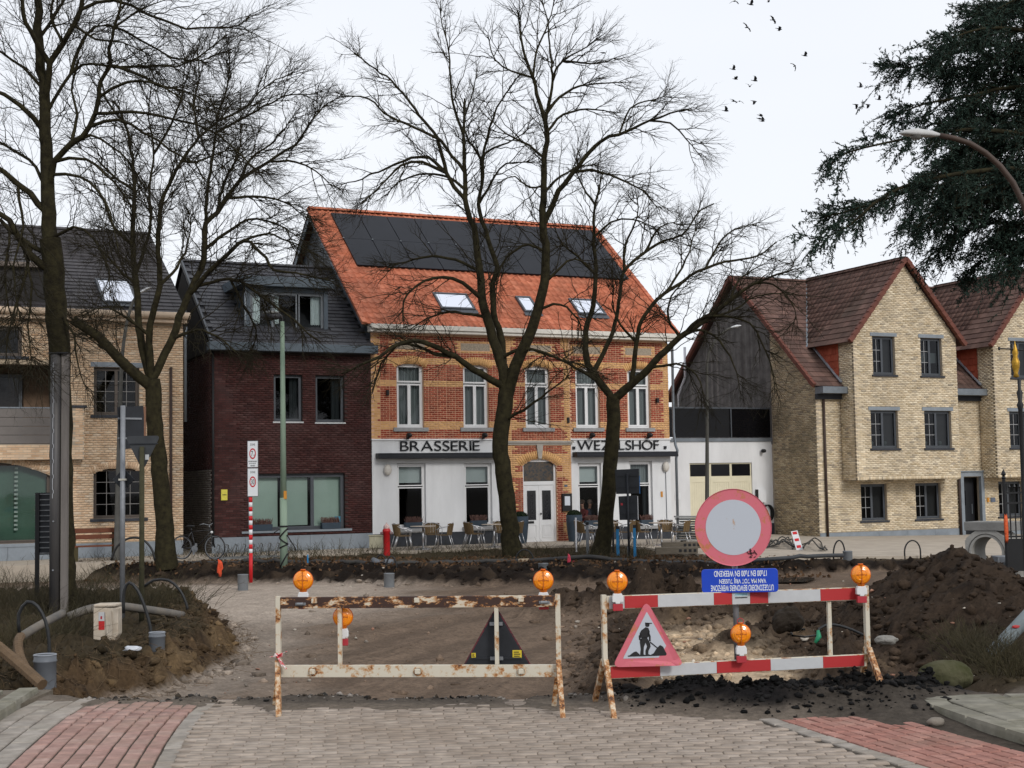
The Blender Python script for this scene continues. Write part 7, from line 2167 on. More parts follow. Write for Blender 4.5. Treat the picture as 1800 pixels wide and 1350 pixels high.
# pair of sign backs before the brasserie
Yb = 40.3; b = W(1106, 990, Yb); zz = lambda y: zpx(1106, y, Yb) - b[2]; k = Yb / FPX
sb = thing('sign_post', 'dark post with two sign backs in front of the brasserie window', 'sign', tuple(b))
m = MB(); m.cyl((0, -.03, -.3), (0, -.03, zz(832)), .034, n=10); m.build('pole', SBLACK, sb, True)
for x0, x1, y0, y1, tl in ((1086, 1127, 824, 868, .02), (1091, 1123, 871, 914, -.03)):
    m = MB(); m.prism([((x0 - 1106) * k, zz(y1)), ((x1 - 1106) * k, zz(y1)), ((x1 - 1106) * k - .0, zz(y0)), ((x0 - 1106) * k - .02, zz(y0) - .02)], lambda a, c: (a, .02, c), lambda a, c: (a, .045, c)); pn = m.build('panel', SBLACK, sb, bevel=.02)
    m = MB(); xe = (x1 - 1106) * k
    m.box(xe + .003, xe + .02, .03, .06, zz(y1), zz(y0) - (0.2 if y0 < 830 else .02)); m.build('panel_edge', M('edge_blue', (.02, .13, .34), .5, .1, 5) if y0 < 830 else WHP, pn)
    for f in (.25, .7):
        MB().box((x0 - 1106) * k + .04, xe - .04, .0, .0195, zz(y1) + (zz(y0) - zz(y1)) * f, zz(y1) + (zz(y0) - zz(y1)) * f + .03).build('rail', SBLACK, pn)
    if y0 > 860: MB().box((x0 - 1106) * k + .04, (x0 - 1106) * k + .10, .012, .0195, zz(888), zz(884)).build('sticker', HOUSR, pn)
m = MB(); m.box(-.05, -.01, -.05, .0, -.35, zz(960)); m.build('base_post', GP, sb)

# ------------------------------------------------------------------ hydrant, planters, bistro furniture
REDH = M('hydrant_red', (.38, .012, .014), .45, .12, 6, spec=.4)
b = G(680, 973, .08)
hy = thing('fire_hydrant', 'red fire hydrant with a silver cap beside the brasserie corner', 'hydrant', tuple(b))
m = MB(); m.lathe([(.10, -.1), (.10, .62), (.12, .64), (.12, .70), (.09, .74), (0, .74)], 16); m.build('body', REDH, hy, True)
m = MB(); m.lathe([(.09, .742), (.095, .80), (.05, .86), (.02, .88), (.02, .92), (0, .92)], 14); m.build('cap', M('hydrant_cap', (.42, .30, .28), .5, .5, 12), hy, True)
for s in (-1, 1):
    m = MB(); m.lathe([(.05, s * .10), (.055, s * .15), (.035, s * .16), (.035, s * .19), (0, s * .19)], 12, (0, 0, .60), 'X'); m.build('outlet', M('outlet_grey', (.16, .10, .10), .5, .3, 9), hy, True)
b = G(661, 964, .08)
ub = thing('utility_box', 'small weathered cream cabinet standing behind the hydrant', 'cabinet', tuple(b))
m = MB(); m.box(-.22, .22, 0, .22, 0, .40); m.build('body', M('cab_cream', (.36, .34, .25), .8, .3, 6, stretch=(6, 6, .6)), ub, bevel=.02)
m = MB(); m.box(-.24, .24, -.03, .24, .401, .43); m.build('lid', MATS['cab_cream'], ub)
SLB = M('planter_blue', (.030, .045, .062), .7, .2, 4); HEA = M('heather', (.10, .045, .05), .9, .4, 20, col2=(.16, .10, .07), sharp=.5); BOXW = M('boxwood', (.012, .022, .008), .9, .4, 25)
def tuft(c, rx, ry, h, n, w=.012):
    V, F = [], []
    for i in range(n):
        x, y = random.uniform(-rx, rx), random.uniform(-ry, ry)
        hh = h * random.uniform(.5, 1.1); dx, dy = random.uniform(-.5, .5) * hh, random.uniform(-.5, .5) * hh
        a = random.uniform(0, PI); ux, uy = w * math.cos(a), w * math.sin(a)
        k = len(V)
        V += [(c[0] + x - ux, c[1] + y - uy, c[2]), (c[0] + x + ux, c[1] + y + uy, c[2]), (c[0] + x + dx + ux * .6, c[1] + y + dy + uy * .6, c[2] + hh), (c[0] + x + dx - ux * .6, c[1] + y + dy - uy * .6, c[2] + hh)]
        F.append((k, k + 1, k + 2, k + 3))
    m = MB(); m.v, m.f = V, F
    return m
def sill_box(label, par, u, w_, z, v, group='planters on the window sills'):
    hm = WM[par.name]
    p = hm @ Vector((u, v, z))
    t = thing('window_box', label, 'planter', tuple(p), math.radians(25), group)
    m = MB(); m.prism([(-w_ / 2 + .02, 0), (w_ / 2 - .02, 0), (w_ / 2, .2), (-w_ / 2, .2)], lambda a, c: (a, -.09, c), lambda a, c: (a, .09, c)); m.build('box', SLB, t, bevel=.008)
    tuft((0, 0, .18), w_ / 2 - .03, .07, .2, 240, .009).build('heather', HEA, t)
sill_box('slate blue window box with dry heather under the first brasserie window', br, 1.42, .62, .66, -.06)
sill_box('slate blue window box on the sill beside the big tree trunk', br, 3.80, .6, .66, -.06)
sill_box('slate blue window box below the window with two diners', br, 8.2, .6, .55, -.06)
sill_box('slate blue window box behind the two sign backs', br, 10.4, .5, .51, -.06)
sill_box('dark window box with pink heather behind the striped pole', bu, 1.62, .68, .725, .03)
sill_box('dark window box with pink heather beside the blue poster', bu, 3.92, .66, .725, .03)
for u, lab in ((5.05, 'tall slate blue planter with boxwood ball partly behind the big trunk'), (7.12, 'tall slate blue planter with boxwood ball under the menu case')):
    p = S(u, -.75, .0)
    t = thing('tall_planter', lab, 'planter', (p[0], p[1], float(zfar(p[0])) + .06), 0, 'tall planters beside the door')
    m = MB(); m.lathe([(.20, 0), (.24, .25), (.275, .65), (.28, .92), (.25, .92), (.24, .86), (0, .86)], 20); m.build('pot', SLB, t, True)
    m = MB()
    for i in range(900):
        d = unit(rng.normal(size=3)); d[2] = abs(d[2]) * .75
        c = d * .26 * rng.uniform(.85, 1.03) + np.array([0, 0, .89]); a = unit(rng.normal(size=3)) * .02; b2 = unit(rng.normal(size=3)) * .02
        m.quad(c - a, c + b2, c + a, c - b2)
    m.blob((0, 0, .89), .245, 2, 0, (1, 1, .75)); m.build('boxwood', BOXW, t)
ALU = M('aluminium', (.52, .52, .53), .3, .08, 6, metal=.85); WICK = M('wicker', (.13, .085, .04), .85, .4, 60, .3, 120); TTOP = M('table_top', (.40, .34, .28), .6, .15, 5)
def chair():
    t = thing('bistro_chair', 'x', 'chair', (0, 0, 0), 0, 'bistro chairs on the terrace')
    m = MB()
    for y in np.linspace(-.20, .20, 9):
        m.bar((-.21, y, .44), (.21, y, .44), .044, .02)
    m.build('seat', WICK, t)
    m = MB(); n_ = 8
    for i in range(n_):
        a0, a1 = PI * (.12 + .76 * i / n_), PI * (.12 + .76 * (i + .92) / n_)
        p0 = (-.25 * math.cos(a0), .02 + .22 * math.sin(a0)); p1 = (-.25 * math.cos(a1), .02 + .22 * math.sin(a1))
        q0 = (p0[0] * 1.1, p0[1] * 1.15 + .03); q1 = (p1[0] * 1.1, p1[1] * 1.15 + .03)
        m.quad((*p0, .46), (*p1, .46), (*q1, .80), (*q0, .80))
    o = m.build('backrest', WICK, t); md = o.modifiers.new('thickness', 'SOLIDIFY'); md.thickness = .014
    arc = [(-.27, -.22, .42), (-.29, -.24, .60), (-.29, -.12, .665)] + [(-.28 * math.cos(a), .04 + .25 * math.sin(a), .67 + .15 * math.sin(a)) for a in np.linspace(.15, PI - .15, 12)] + [(.29, -.12, .665), (.29, -.24, .60), (.27, -.22, .42)]
    m = MB(); m.tube(arc, .014, 6); m.build('arm_frame', ALU, t, True)
    for sx in (-1, 1):
        m = MB(); m.tube([(sx * .24, -.20, .44), (sx * .25, -.24, .22), (sx * .26, -.28, 0)], .014, 6); m.build('leg', ALU, t, True)
        m = MB(); m.tube([(sx * .23, .18, .44), (sx * .24, .24, .22), (sx * .25, .32, 0)], .014, 6); m.build('leg', ALU, t, True)
    return t
def table():
    t = thing('bistro_table', 'x', 'table', (0, 0, 0), 0, 'round bistro tables on the terrace')
    m = MB(); m.lathe([(0, .715), (.40, .715), (.41, .728), (.40, .74), (0, .74)], 28); m.build('table_top', TTOP, t)
    m = MB(); m.cyl((0, 0, .03), (0, 0, .714), .03, n=12); m.build('column', ALU, t, True)
    m = MB(); m.lathe([(.02, .06), (.10, .045), (.27, .015), (.28, 0), (0, 0)], 24); m.build('foot', ALU, t, True)
    return t
c0, t0 = chair(), table()
uc = ut = 0
def put(root, used, x, y, rz, lab):
    mt = Matrix.Translation((x, y, float(zfar(x)) + .065)) @ Matrix.Rotation(rz, 4, 'Z')
    if not used:
        root.matrix_world = mt; WM[root.name] = mt; root['label'] = lab
    else:
        copy_tree(root, mt, lab)
SETS = [((744, 966), 'first table beside the hydrant', 'first'), ((869, 962), 'table half behind the big trunk', 'second'), ((1066, 960), 'table hidden behind the leaning trunk', 'third'), ((1163, 957), 'table beside the stacked panels', 'fourth')]
TL = ['round bistro table nearest the red hydrant', 'round bistro table half hidden by the big tree trunk', 'round bistro table mostly behind the leaning tree trunk', 'round bistro table next to the stack of grey panels']
CL = [['bistro chair on the hydrant side of the first table, in front', 'bistro chair on the hydrant side of the first table, near the wall', 'bistro chair on the far side of the first table, turned to the hydrant', 'bistro chair behind the first table against the dark plinth'],
 ['wicker bistro chair at the table by the big trunk, foremost', 'wicker bistro chair at the table by the big trunk, under the sill', 'wicker bistro chair just beside the bark of the big trunk', 'wicker bistro chair behind the table by the big trunk'],
 ['bistro chair seen through the grey posts beside the leaning trunk', 'bistro chair close behind the leaning trunk', 'bistro chair between the leaning trunk and the dark sign post', 'bistro chair by the wall behind the leaning trunk'],
 ['bistro chair right of the blue stake, in front', 'bistro chair right of the blue stake, near the wall', 'bistro chair nearest the stack of grey panels', 'bistro chair behind the table beside the stacked panels']]
for i, (px, _, _) in enumerate(SETS):
    p = G(px[0], px[1], .06); x, y = p[0], p[1]
    put(t0, ut, x, y, 0, TL[i]); ut = 1
    for j, (dx, dy, rz) in enumerate(((-.62, -.22, PI / 2 + .25), (-.70, .38, PI / 2 - .15), (.66, .12, -PI / 2 - .2), (.25, .72, .2))):
        # a chair's back is at +y of its frame: turn it away from the table
        put(c0, uc, x + dx, y + dy, rz + random.uniform(-.15, .15), CL[i][j]); uc = 1
# stacked panels, beams, stakes, cables
b = G(1222, 953, 0.0)
st_ = thing('panel_stack', 'stack of grey metal panels leaning layered beside the garage', 'stack', (b[0], b[1], float(zfar(b[0])) + .06))
for j in range(10):
    z = .1 + j * .083 + random.uniform(-.01, .01); s = random.uniform(-.12, .12)
    m = MB(); m.box(-.62 + s, .75 + s * .5, -.4, .4, z, z + .042); o = m.build('metal_panel', M('panel_metal', (.055, .06, .062), .5, .4, 4, metal=.3) if j % 3 else M('panel_pale', (.17, .175, .175), .5, .3, 4), st_)
    o.rotation_euler = (random.uniform(-.01, .01), random.uniform(-.02, .02), random.uniform(-.1, .1))
m = MB()
for x in (-.4, .4): m.box(x - .06, x + .06, -.35, .35, -.05, .1)
m.build('bearer', M('old_wood', (.10, .085, .065), .9, .3, 6), st_)
for j, (px0, px1, y0, y1, Yq, lab) in enumerate(((1163, 1232, 952, 962, 42.0, 'upper weathered timber beam by the stacked panels'), (1152, 1226, 961, 972, 41.2, 'lower weathered timber beam with square notches near the trench'))):
    a, c = W(px0, y1, Yq), W(px1, y0, Yq)
    t = thing('timber_beam', lab, 'beam', ((a[0] + c[0]) / 2, Yq, a[2])); w_ = (c[0] - a[0]) / 2
    MB().box(-w_, w_, -.12, .12, -.04, c[2] - a[2]).build('beam', M('old_wood2', (.125, .105, .08), .9, .3, 4, .4, 20, stretch=(1, 6, 6)), t, bevel=.01)
    m = MB()
    for q in range(4): m.box(w_ * (.1 + .23 * q), w_ * (.1 + .23 * q) + .08, -.126, -.1205, .02, .10)
    m.build('notch', BLACK, t)
BLUE = M('stake_blue', (.02, .17, .36), .6, .25, 6)
for px, y0, y1, Yq, w_, mt_, lab in ((1086, 925, 962, 41.0, .085, BLUE, 'blue painted stake right beside the leaning trunk'), (1116, 923, 972, 40.0, .075, BLUE, 'blue painted stake right of the dark sign post'), (541, 975, 990, 39.2, .04, BLUE, 'short blue peg in the soil beside the mint post'), (1033, 918, 966, 42, .085, GALV, 'grey terrace post left of the leaning trunk'), (1013, 910, 962, 43.5, .05, WHP, 'thin white stake beside the tall planter'), (1078, 920, 958, 42.2, .06, BLACK, 'dark terrace post close to the leaning trunk')):
    a = W(px, y1, Yq); z1 = zpx(px, y0, Yq)
    t = thing('stake', lab, 'stake', tuple(a))
    MB().box(-w_ / 2, w_ / 2, -w_ / 2, w_ / 2, -.25, z1 - a[2]).build('post', mt_, t, bevel=.008)
    if w_ > .07: MB().box(-w_ / 2 - .004, w_ / 2 + .004, -w_ / 2 - .004, w_ / 2 + .004, z1 - a[2] - .08, z1 - a[2] + .006).build('cap', BLACK, t)
def ground_hose(name, label, cat, px, r, mat, lift=.0, back=.0):
    P = []
    for x, y in px:
        q = GT(x, y); P.append((q[0], q[1] - back, q[2] + r * .6 + lift))
    P = smooth_line(np.array(P), .15)
    # never under the soil
    z_ = terrain(P[:, 0], P[:, 1])[0]; P[:, 2] = np.maximum(P[:, 2], z_ + r * .4)
    return tag(MB().tube([tuple(q) for q in P], r, 9).build(name, mat, None, True), label, cat)
def bank_hose(name, label, cat, px, r, mat, off=-.75):
    P = []
    for x, y in px:
        Y_ = 38.5
        for _ in range(5):
            q = W(x, y, Y_); Y_ = float(ip(q[0], BTX, BTY)) + off
        P.append(W(x, y, Y_))
    P = smooth_line(np.array(P), .2)
    P[:, 2] = np.maximum(P[:, 2], terrain(P[:, 0], P[:, 1])[0] + r * .5)
    return tag(MB().tube([tuple(q) for q in P], r, 10).build(name, mat, None, True), label, cat)
bank_hose('drain_hose', 'long black drain hose along the top of the far bank', 'hose', [(282, 990), (340, 991), (430, 990), (520, 991), (600, 998), (650, 1006), (672, 1009), (690, 1004), (730, 996), (800, 990), (870, 987), (930, 986), (1000, 981), (1040, 979), (1075, 984), (1105, 993)], .062, M('hose_black', (.022, .022, .023), .55, .4, 3, col2=(.05, .046, .04), sharp=.5))
bank_hose('drain_hose', 'grey drain hose running on behind the round sign', 'hose', [(1112, 994), (1150, 995), (1220, 992), (1300, 987), (1380, 981), (1440, 977), (1482, 976)], .055, M('hose_grey', (.045, .048, .052), .6, .25, 3))
bank_hose('hose_end', 'pale taped end of the long drain hose', 'pipe', [(270, 994), (280, 990), (292, 990)], .072, M('pale_tape', (.36, .28, .19), .8, .2, 8), -.85)
bank_hose('hose_joint', 'pale taped joint in the long drain hose near the big trunk', 'pipe', [(912, 986.5), (930, 986)], .07, MATS['pale_tape'], -.78)
bank_hose('hose_joint', 'grey forked joint in the long drain hose', 'pipe', [(655, 1007), (672, 1012), (690, 1004)], .09, GP, -.9)
for px, y0, y1, hw, Yq, lab in ((1475, 950, 974, 10, 39.4, 'black hose hoop on the bank below the yellowish house'), (1604, 950, 970, 14, 40.3, 'wider black hose hoop on the bank towards the concrete drain'), (688, 978, 1004, 10, 37.5, 'small dark hoop above the forked hose joint'), (922, 966, 988, 16, 38.6, 'thin black hoop in front of the brasserie doorstep'), (670, 975, 990, 9, 40.2, 'small grey hoop in the soil under the hydrant')):
    pts = [W(px + hw * math.cos(a), y1 - (y1 - y0) * math.sin(a), Yq) for a in np.linspace(0, PI, 14)]
    m = MB(); m.tube([tuple(pts[0] - np.array([0, 0, .3]))] + [tuple(q) for q in pts] + [tuple(pts[-1] - np.array([0, 0, .3]))], .022, 6); tag(m.build('hose_hoop', BH, None, True), lab, 'hose')
for px, py, Yq, lab in ((427, 1018, 35.2, 'grey pipe stub at the foot of the striped pole'), (684, 1016, 35.3, 'grey pipe stub below the forked hose joint'), (955, 998, 36.6, 'grey pipe stub under the hose near the big trunk'), (1107, 1000, 37.4, 'grey pipe stub under the dark sign post'), (1490, 976, 39.0, 'dark pipe stub below the hose hoop')):
    p = W(px, py, Yq); t = thing('pipe_stub', lab, 'pipe', tuple(p))
    m = MB(); m.lathe([(.13, -.4), (.13, .1), (.14, .11), (.12, .12), (.11, .02), (0, .0)], 16); m.build('pipe', M('stub_grey', (.16, .17, .18), .6, .2, 5), t, True)
for px, py, Yq, sc_, mt_, lab in ((386, 999, 37.0, (.5, .4, 1.6), M('rag_orange', (.55, .07, .025), .8, .3, 12), 'orange plastic ribbon tangled on the far bank'), (1013, 992, 37.6, (1.3, .5, .7), M('spray_pink', (.42, .03, .05), .9, .6, 14, col2=(.06, .03, .025), sharp=.3), 'pink marker paint sprayed on the bank below the hose'), (1000, 985, 37.3, (.3, .3, 1.2), M('rag_pink', (.6, .06, .10), .8, .3, 12), 'pink ribbon tied round the long drain hose')):
    p = W(px, py, Yq); m = MB(); m.blob(tuple(p), .13, 2, .45, sc_, 8); tag(m.build('marker_ribbon', mt_, None), lab, 'ribbon')
# leaning striped board and cables
a, c = W(1406, 968, 43.5), W(1396, 934, 43.9)
lb = thing('striped_board', 'narrow red and white board leaning at the edge of the pavement', 'board', tuple(a))
d = c - a
m = MB(); m.bar((0, 0, 0), tuple(d), .20, .05, (0, 1, .0)); m.build('board', WHP, lb)
for f in (.15, .5, .85):
    q = d * f; e = d * (f + .13); m = MB(); m.bar((q[0], q[1] - .035, q[2]), (e[0], e[1] - .035, e[2]), .13, .012, (0, 1, 0)); m.build('stripe', REDP, lb)
for sd, (cx, cy, lab) in enumerate(((1375, 955, 'tangle of black cables left of the leaning striped board'), (1425, 958, 'loose black cable right of the leaning striped board'))):
    m = MB(); rr = random.Random(sd)
    for q in range(4 if sd == 0 else 2):
        pts = []
        for j in range(9):
            p = G(cx - 28 + j * 7 + rr.uniform(-5, 5), cy + rr.uniform(-8, 8), 0); pts.append((p[0], p[1], float(zfar(p[0])) + .10 + rr.uniform(0, .22) * math.sin(PI * j / 8)))
        m.tube([tuple(x) for x in smooth_line(np.array(pts), .1)], .022, 5)
    tag(m.build('cable', BH, None, True), lab, 'cable')
# bench
A_, B_ = W(120, 968, 41.2), W(214, 968, 41.9)
Mx, L = fmt(A_[:2], B_[:2], .05)
be = thing('park_bench', 'wooden bench with reddish brown slats before the beige house', 'bench', mt=Mx)
BW = M('bench_wood', (.12, .038, .018), .7, .25, 3, stretch=(1, 6, 6))
for y, z, w_, hh, nm in ((.0, .44, .13, .045, 'seat_slat'), (-.15, .44, .13, .045, 'seat_slat'), (.12, .70, .045, .13, 'back_slat'), (.14, .88, .045, .13, 'back_slat')):
    MB().box(-L / 2, L / 2, y - w_ / 2, y + w_ / 2, z - hh / 2, z + hh / 2).build(nm, BW, be, bevel=.006)
for x in (-L * .38, L * .38):
    m = MB(); m.box(x - .06, x + .06, -.2, .08, -.1, .415); m.box(x - .06, x + .06, .165, .22, -.1, .92); m.build('support', M('bench_post', (.055, .045, .02), .9, .3, 6), be)
# bicycle
bw0 = bu
p0 = G(332, 988, 0.05)
Mb = Matrix.Translation((p0[0], p0[1] + 1.2, .06)) @ Matrix.Rotation(-.35, 4, 'Z')
bi = thing('bicycle', 'black bicycle parked against the side wall of the burgundy house', 'bicycle', mt=Mb)
for x in (-.55, .55):
    w = MB(); w.lathe([(.325, -.018), (.345, -.012), (.345, .012), (.325, .018), (.325, -.018)], 32, (x, 0, .345), 'Y'); wh = w.build('wheel', BLACK, bi, True)
    q = MB()
    for j in range(16):
        a = 2 * PI * j / 16; q.bar((x, 0, .345), (x + .325 * math.cos(a), 0, .345 + .325 * math.sin(a)), .003, .003, (0, 1, 0))
    q.build('spokes', GALV, wh)
    q = MB(); q.lathe([(.305, -.01), (.326, -.012), (.326, .012), (.305, .01)], 32, (x, 0, .345), 'Y'); q.build('rim', GALV, wh)
m = MB()
for a, c in (((-.1, 0, .30), (.40, 0, .78)), ((-.1, 0, .30), (-.22, 0, .80)), ((-.22, 0, .80), (.38, 0, .84)), ((-.55, 0, .345), (-.22, 0, .80)), ((-.55, 0, .345), (-.1, 0, .30)), ((.55, 0, .345), (.37, 0, .92)), ((-.22, 0, .8), (-.25, 0, .93))):
    m.tube([a, c], .018, 8)
m.build('frame', M('frame_black', (.015, .015, .016), .35, .2, 5), bi, True)
m = MB(); m.blob((-.26, 0, .96), .13, 2, .05, (1.1, .6, .3)); m.build('saddle', BLACK, bi, True)
m = MB(); m.tube([(.22, -.28, 1.0), (.32, -.24, 1.03), (.37, 0, .98), (.32, .24, 1.03), (.22, .28, 1.0)], .013, 6); m.tube([(.37, 0, .9), (.37, 0, .98)], .014, 6); m.build('handlebar', GALV, bi, True)
m = MB(); m.lathe([(0, -.01), (.10, -.01), (.10, .01), (0, .01)], 18, (-.1, -.04, .30), 'Y'); m.box(-.11, -.09, -.12, -.05, .14, .30); m.box(-.11, -.09, -.01, .08, .30, .46); m.build('crank', GALV, bi)
m = MB(); m.box(-.72, -.35, -.06, .06, .70, .715); m.tube([(-.55, .05, .345), (-.65, .05, .70)], .007, 4); m.build('rack', BLACK, bi)
m = MB(); m.blob((.46, -.02, .78), .04, 2, 0); m.build('headlight', HOUSW, bi, True)
# bike rack
A_, B_ = W(372, 984, 41.6), W(492, 980, 42.6)
Mx, L = fmt(A_[:2], B_[:2], .04)
rk = thing('bike_rack', 'low galvanised bicycle rack in front of the burgundy house', 'bike rack', mt=Mx)
RKM = M('rack_grey', (.15, .155, .155), .5, .3, 5, metal=.4)
for y in (-.25, .25): MB().box(-L / 2, L / 2, y - .02, y + .02, .0, .05).build('base_rail', RKM, rk)
for j in range(8):
    x = -L / 2 + (j + .5) * L / 8
    m = MB(); m.tube([(x - .12, -.25, .03), (x - .06, -.2, .30), (x + .06, .0, .42), (x + .16, .12, .38), (x + .14, .2, .2), (x + .1, .25, .03)], .014, 6); m.build('hoop', RKM, rk, True)

# ------------------------------------------------------------------ two diners behind the glass
SKIN = M('skin', (.38, .20, .14), .6, .1, 8)
def diner(label, u, v, shirt, hair, facing):
    p = WM[br.name] @ Vector((u, v, .06))
    t = thing('person', label, 'person', tuple(p), math.radians(25) + facing)
    V = [(0, 0, .48), (0, .01, .62), (0, .02, .80), (0, .03, .98), (0, .02, 1.08), (0, 0, 1.16), (0, -.03, 1.30),
         (-.19, .03, 1.0), (-.24, -.08, .80), (-.14, -.30, .76), (.19, .03, 1.0), (.24, -.08, .80), (.12, -.30, .78), (-.10, -.05, .48), (-.11, -.42, .46), (-.11, -.44, .08), (.10, -.05, .48), (.11, -.42, .46), (.11, -.44, .08)]
    E = [(0, 1), (1, 2), (2, 3), (3, 4), (4, 5), (5, 6), (3, 7), (7, 8), (8, 9), (3, 10), (10, 11), (11, 12), (0, 13), (13, 14), (14, 15), (0, 16), (16, 17), (17, 18)]
    Rr = [.15, .15, .15, .13, .06, .062, .10, .07, .052, .035, .07, .052, .035, .10, .075, .05, .10, .075, .05]
    me = bpy.data.meshes.new('body'); me.from_pydata(V, E, [])
    o = bpy.data.objects.new('body_tmp', me); COL.objects.link(o)
    md = o.modifiers.new('skin', 'SKIN'); o.modifiers.new('sub', 'SUBSURF').levels = 2
    for q, r in zip(me.skin_vertices[0].data, Rr): q.radius = (r, r)
    me.skin_vertices[0].data[0].use_root = True
    ev = bpy.data.meshes.new_from_object(o.evaluated_get(bpy.context.evaluated_depsgraph_get()))
    bpy.data.objects.remove(o)
    ev.name = 'body'
    ev.materials.clear(); ev.materials.append(shirt); ev.materials.append(SKIN); ev.materials.append(M('trousers', (.02, .022, .03), .9, .2, 8))
    for f in ev.polygons:
        c = f.center
        f.material_index = 1 if (c.z > 1.10 or (c.y < -.22 and c.z > .68)) else (2 if c.z < .56 else 0)
        f.use_smooth = True
    b_ = bpy.data.objects.new('body', ev); COL.objects.link(b_); b_.parent = t
    m = MB(); m.blob((0, -.0, 1.34), .108, 2, .04, (1.0, 1.05, .85)); m.build('hair', hair, t, True)
    m = MB()
    for sx in (-1, 1): m.blob((sx * .035, -.118, 1.30), .011, 1, 0)
    m.build('eye', BLACK, t); m = MB(); m.blob((0, -.135, 1.275), .018, 1, 0, (.7, 1, 1.3)); m.build('nose', SKIN, t, True)
    m = MB(); m.blob((0, -.118, 1.235), .022, 1, 0, (1, .4, .3)); m.build('mouth', M('lips', (.25, .08, .07), .6), t)
    for sx in (-1, 1):
        m = MB(); m.blob((sx * .10, -.02, 1.285), .022, 1, 0, (.4, .8, 1.3)); m.build('ear', SKIN, t, True)
        for f in range(5):
            m = MB(); m.tube([(sx * .13 + (f - 2) * .016, -.32, .775), (sx * .125 + (f - 2) * .017, -.37, .77 - .004 * abs(f - 2)), (sx * .12 + (f - 2) * .016, -.40 + .012 * abs(f - 2), .755)], [.009, .008, .006], 5); m.build('finger', SKIN, t, True)
diner('seated diner in a dark jacket with fair bare head behind the window', 8.47, .62, M('jacket_dark', (.03, .035, .055), .9, .2, 8), M('hair_grey', (.16, .12, .10), .8, .3, 20), .5)
diner('seated diner in a dull red top behind the window', 8.12, .55, M('top_red', (.16, .03, .03), .9, .2, 8), M('hair_brown', (.05, .03, .02), .8, .3, 20), -1.2)

# ------------------------------------------------------------------ birds
CROW = M('crow', (.008, .008, .010), .7, .2, 5)
def crow_mesh(flap, bendw, span=.95):
    m = MB()
    m.tube([(0, -.24, 0), (0, -.20, .01), (0, -.12, .01), (0, 0, 0), (0, .12, 0), (0, .2, .005), (0, .34, .01)], [.012, .035, .05, .065, .05, .03, .01], 8)
    for s in (-1, 1):
        a1, a2 = flap, flap - bendw
        p1 = (s * span * .24 * math.cos(a1), span * .24 * math.sin(a1)); p2 = (p1[0] + s * span * .28 * math.cos(a2), p1[1] + span * .28 * math.sin(a2))
        m.quad((s * .03, -.11, .03), (p1[0], -.17, p1[1] + .03), (p1[0], .10, p1[1] + .03), (s * .03, .10, .03))
        m.quad((p1[0], -.17, p1[1] + .03), (p2[0], -.06, p2[1] + .03), (p2[0] * .97, .06, p2[1] + .03), (p1[0], .10, p1[1] + .03))
        for q in range(3):
            m.quad((p2[0] * (.93 - .03 * q), -.05 + .05 * q, p2[1] + .03), (p2[0] * (1.05 - .02 * q), .02 + .07 * q, p2[1] + .035), (p2[0] * (1.03 - .02 * q), .05 + .07 * q, p2[1] + .035), (p2[0] * (.9 - .03 * q), .03 + .04 * q, p2[1] + .03))
    m.quad((-.03, .18, .01), (.03, .18, .01), (.07, .36, .01), (-.07, .36, .01))
    return m.mesh('crow')
CMS = [crow_mesh(.75, .5), crow_mesh(-.35, .3), crow_mesh(.15, .3), crow_mesh(1.15, .9)]
for c_ in CMS: c_.materials.append(CROW)
BIRDS = [(1291, 2, 1, .3, 0, 'crow cut by the top of the picture, above the long-winged crow'), (1320, 8, 0, 1.6, .3, 'crow right below the crow at the top edge'), (1351, 3, 3, .2, 0, 'crow at the top edge nearest the cedar'), (1359, 35, 2, .9, .6, 'crow with drooping wings just above a smaller crow'), (1370, 51, 2, 1.5, .1, 'small crow flying below the drooping winged crow'), (1313, 48, 2, .5, .75, 'crow with the longest outstretched wings, tilted'),
 (1415, 98, 3, 1.4, 0, 'upper crow of the pair flying apart in open sky'), (1397, 116, 1, .4, 1.0, 'lower crow of the pair flying apart in open sky'), (1289, 122, 0, 1.5, .2, 'crow above a flapping crow at the edge of the flock'), (1293, 139, 0, 1.1, -.3, 'flapping crow below the upper edge crow of the flock'), (1327, 142, 0, 1.3, .2, 'crow with one wing raised high in mid flock'), (1318, 152, 0, .1, 0, 'crow gliding with curved wings in mid flock'),
 (1290, 178, 2, .8, .2, 'tiny crow first of the three in a row'), (1300, 178, 1, .1, 0, 'crow seen end on, second of the three in a row'), (1326, 178, 1, 1.5, 0, 'round looking crow, last of the three in a row'), (1276, 195, 0, 1.2, .2, 'lone crow lowest at the outer edge of the flock'), (1337, 203, 2, 1.4, 0, 'topmost crow of the tight trio under the flock'), (1336, 209, 2, 1.5, -.2, 'thin flat crow in the middle of the tight trio'), (1340, 213, 3, 1.0, .3, 'lowest crow of the tight trio under the flock'),
 (1512, 153, 3, .9, .4, 'highest crow of the four beside the cedar'), (1505, 184, 1, 1.2, .3, 'lower crow of the four, farthest from the cedar'), (1526, 184, 1, 1.4, .1, 'lower crow in the middle of the four beside the cedar'), (1545, 175, 0, 1.3, .3, 'crow of the four that flies closest to the cedar'), (1060, 93, 2, 1.2, -.3, 'single crow beside the top twigs of the big tree')]
for x, y, k_, yaw, roll, lab in BIRDS:
    p = W(x, y, 165 + random.uniform(-12, 12))
    o = bpy.data.objects.new('crow', CMS[k_]); COL.objects.link(o)
    o.matrix_world = Matrix.Translation(Vector(p)) @ Matrix.Rotation(yaw, 4, 'Z') @ Matrix.Rotation(roll, 4, 'Y') @ Matrix.Rotation(.25, 4, 'X') @ Matrix.Diagonal((1.3, 1.3, 1.3, 1))
    tag(o, lab, 'bird', 'crows flying against the sky')

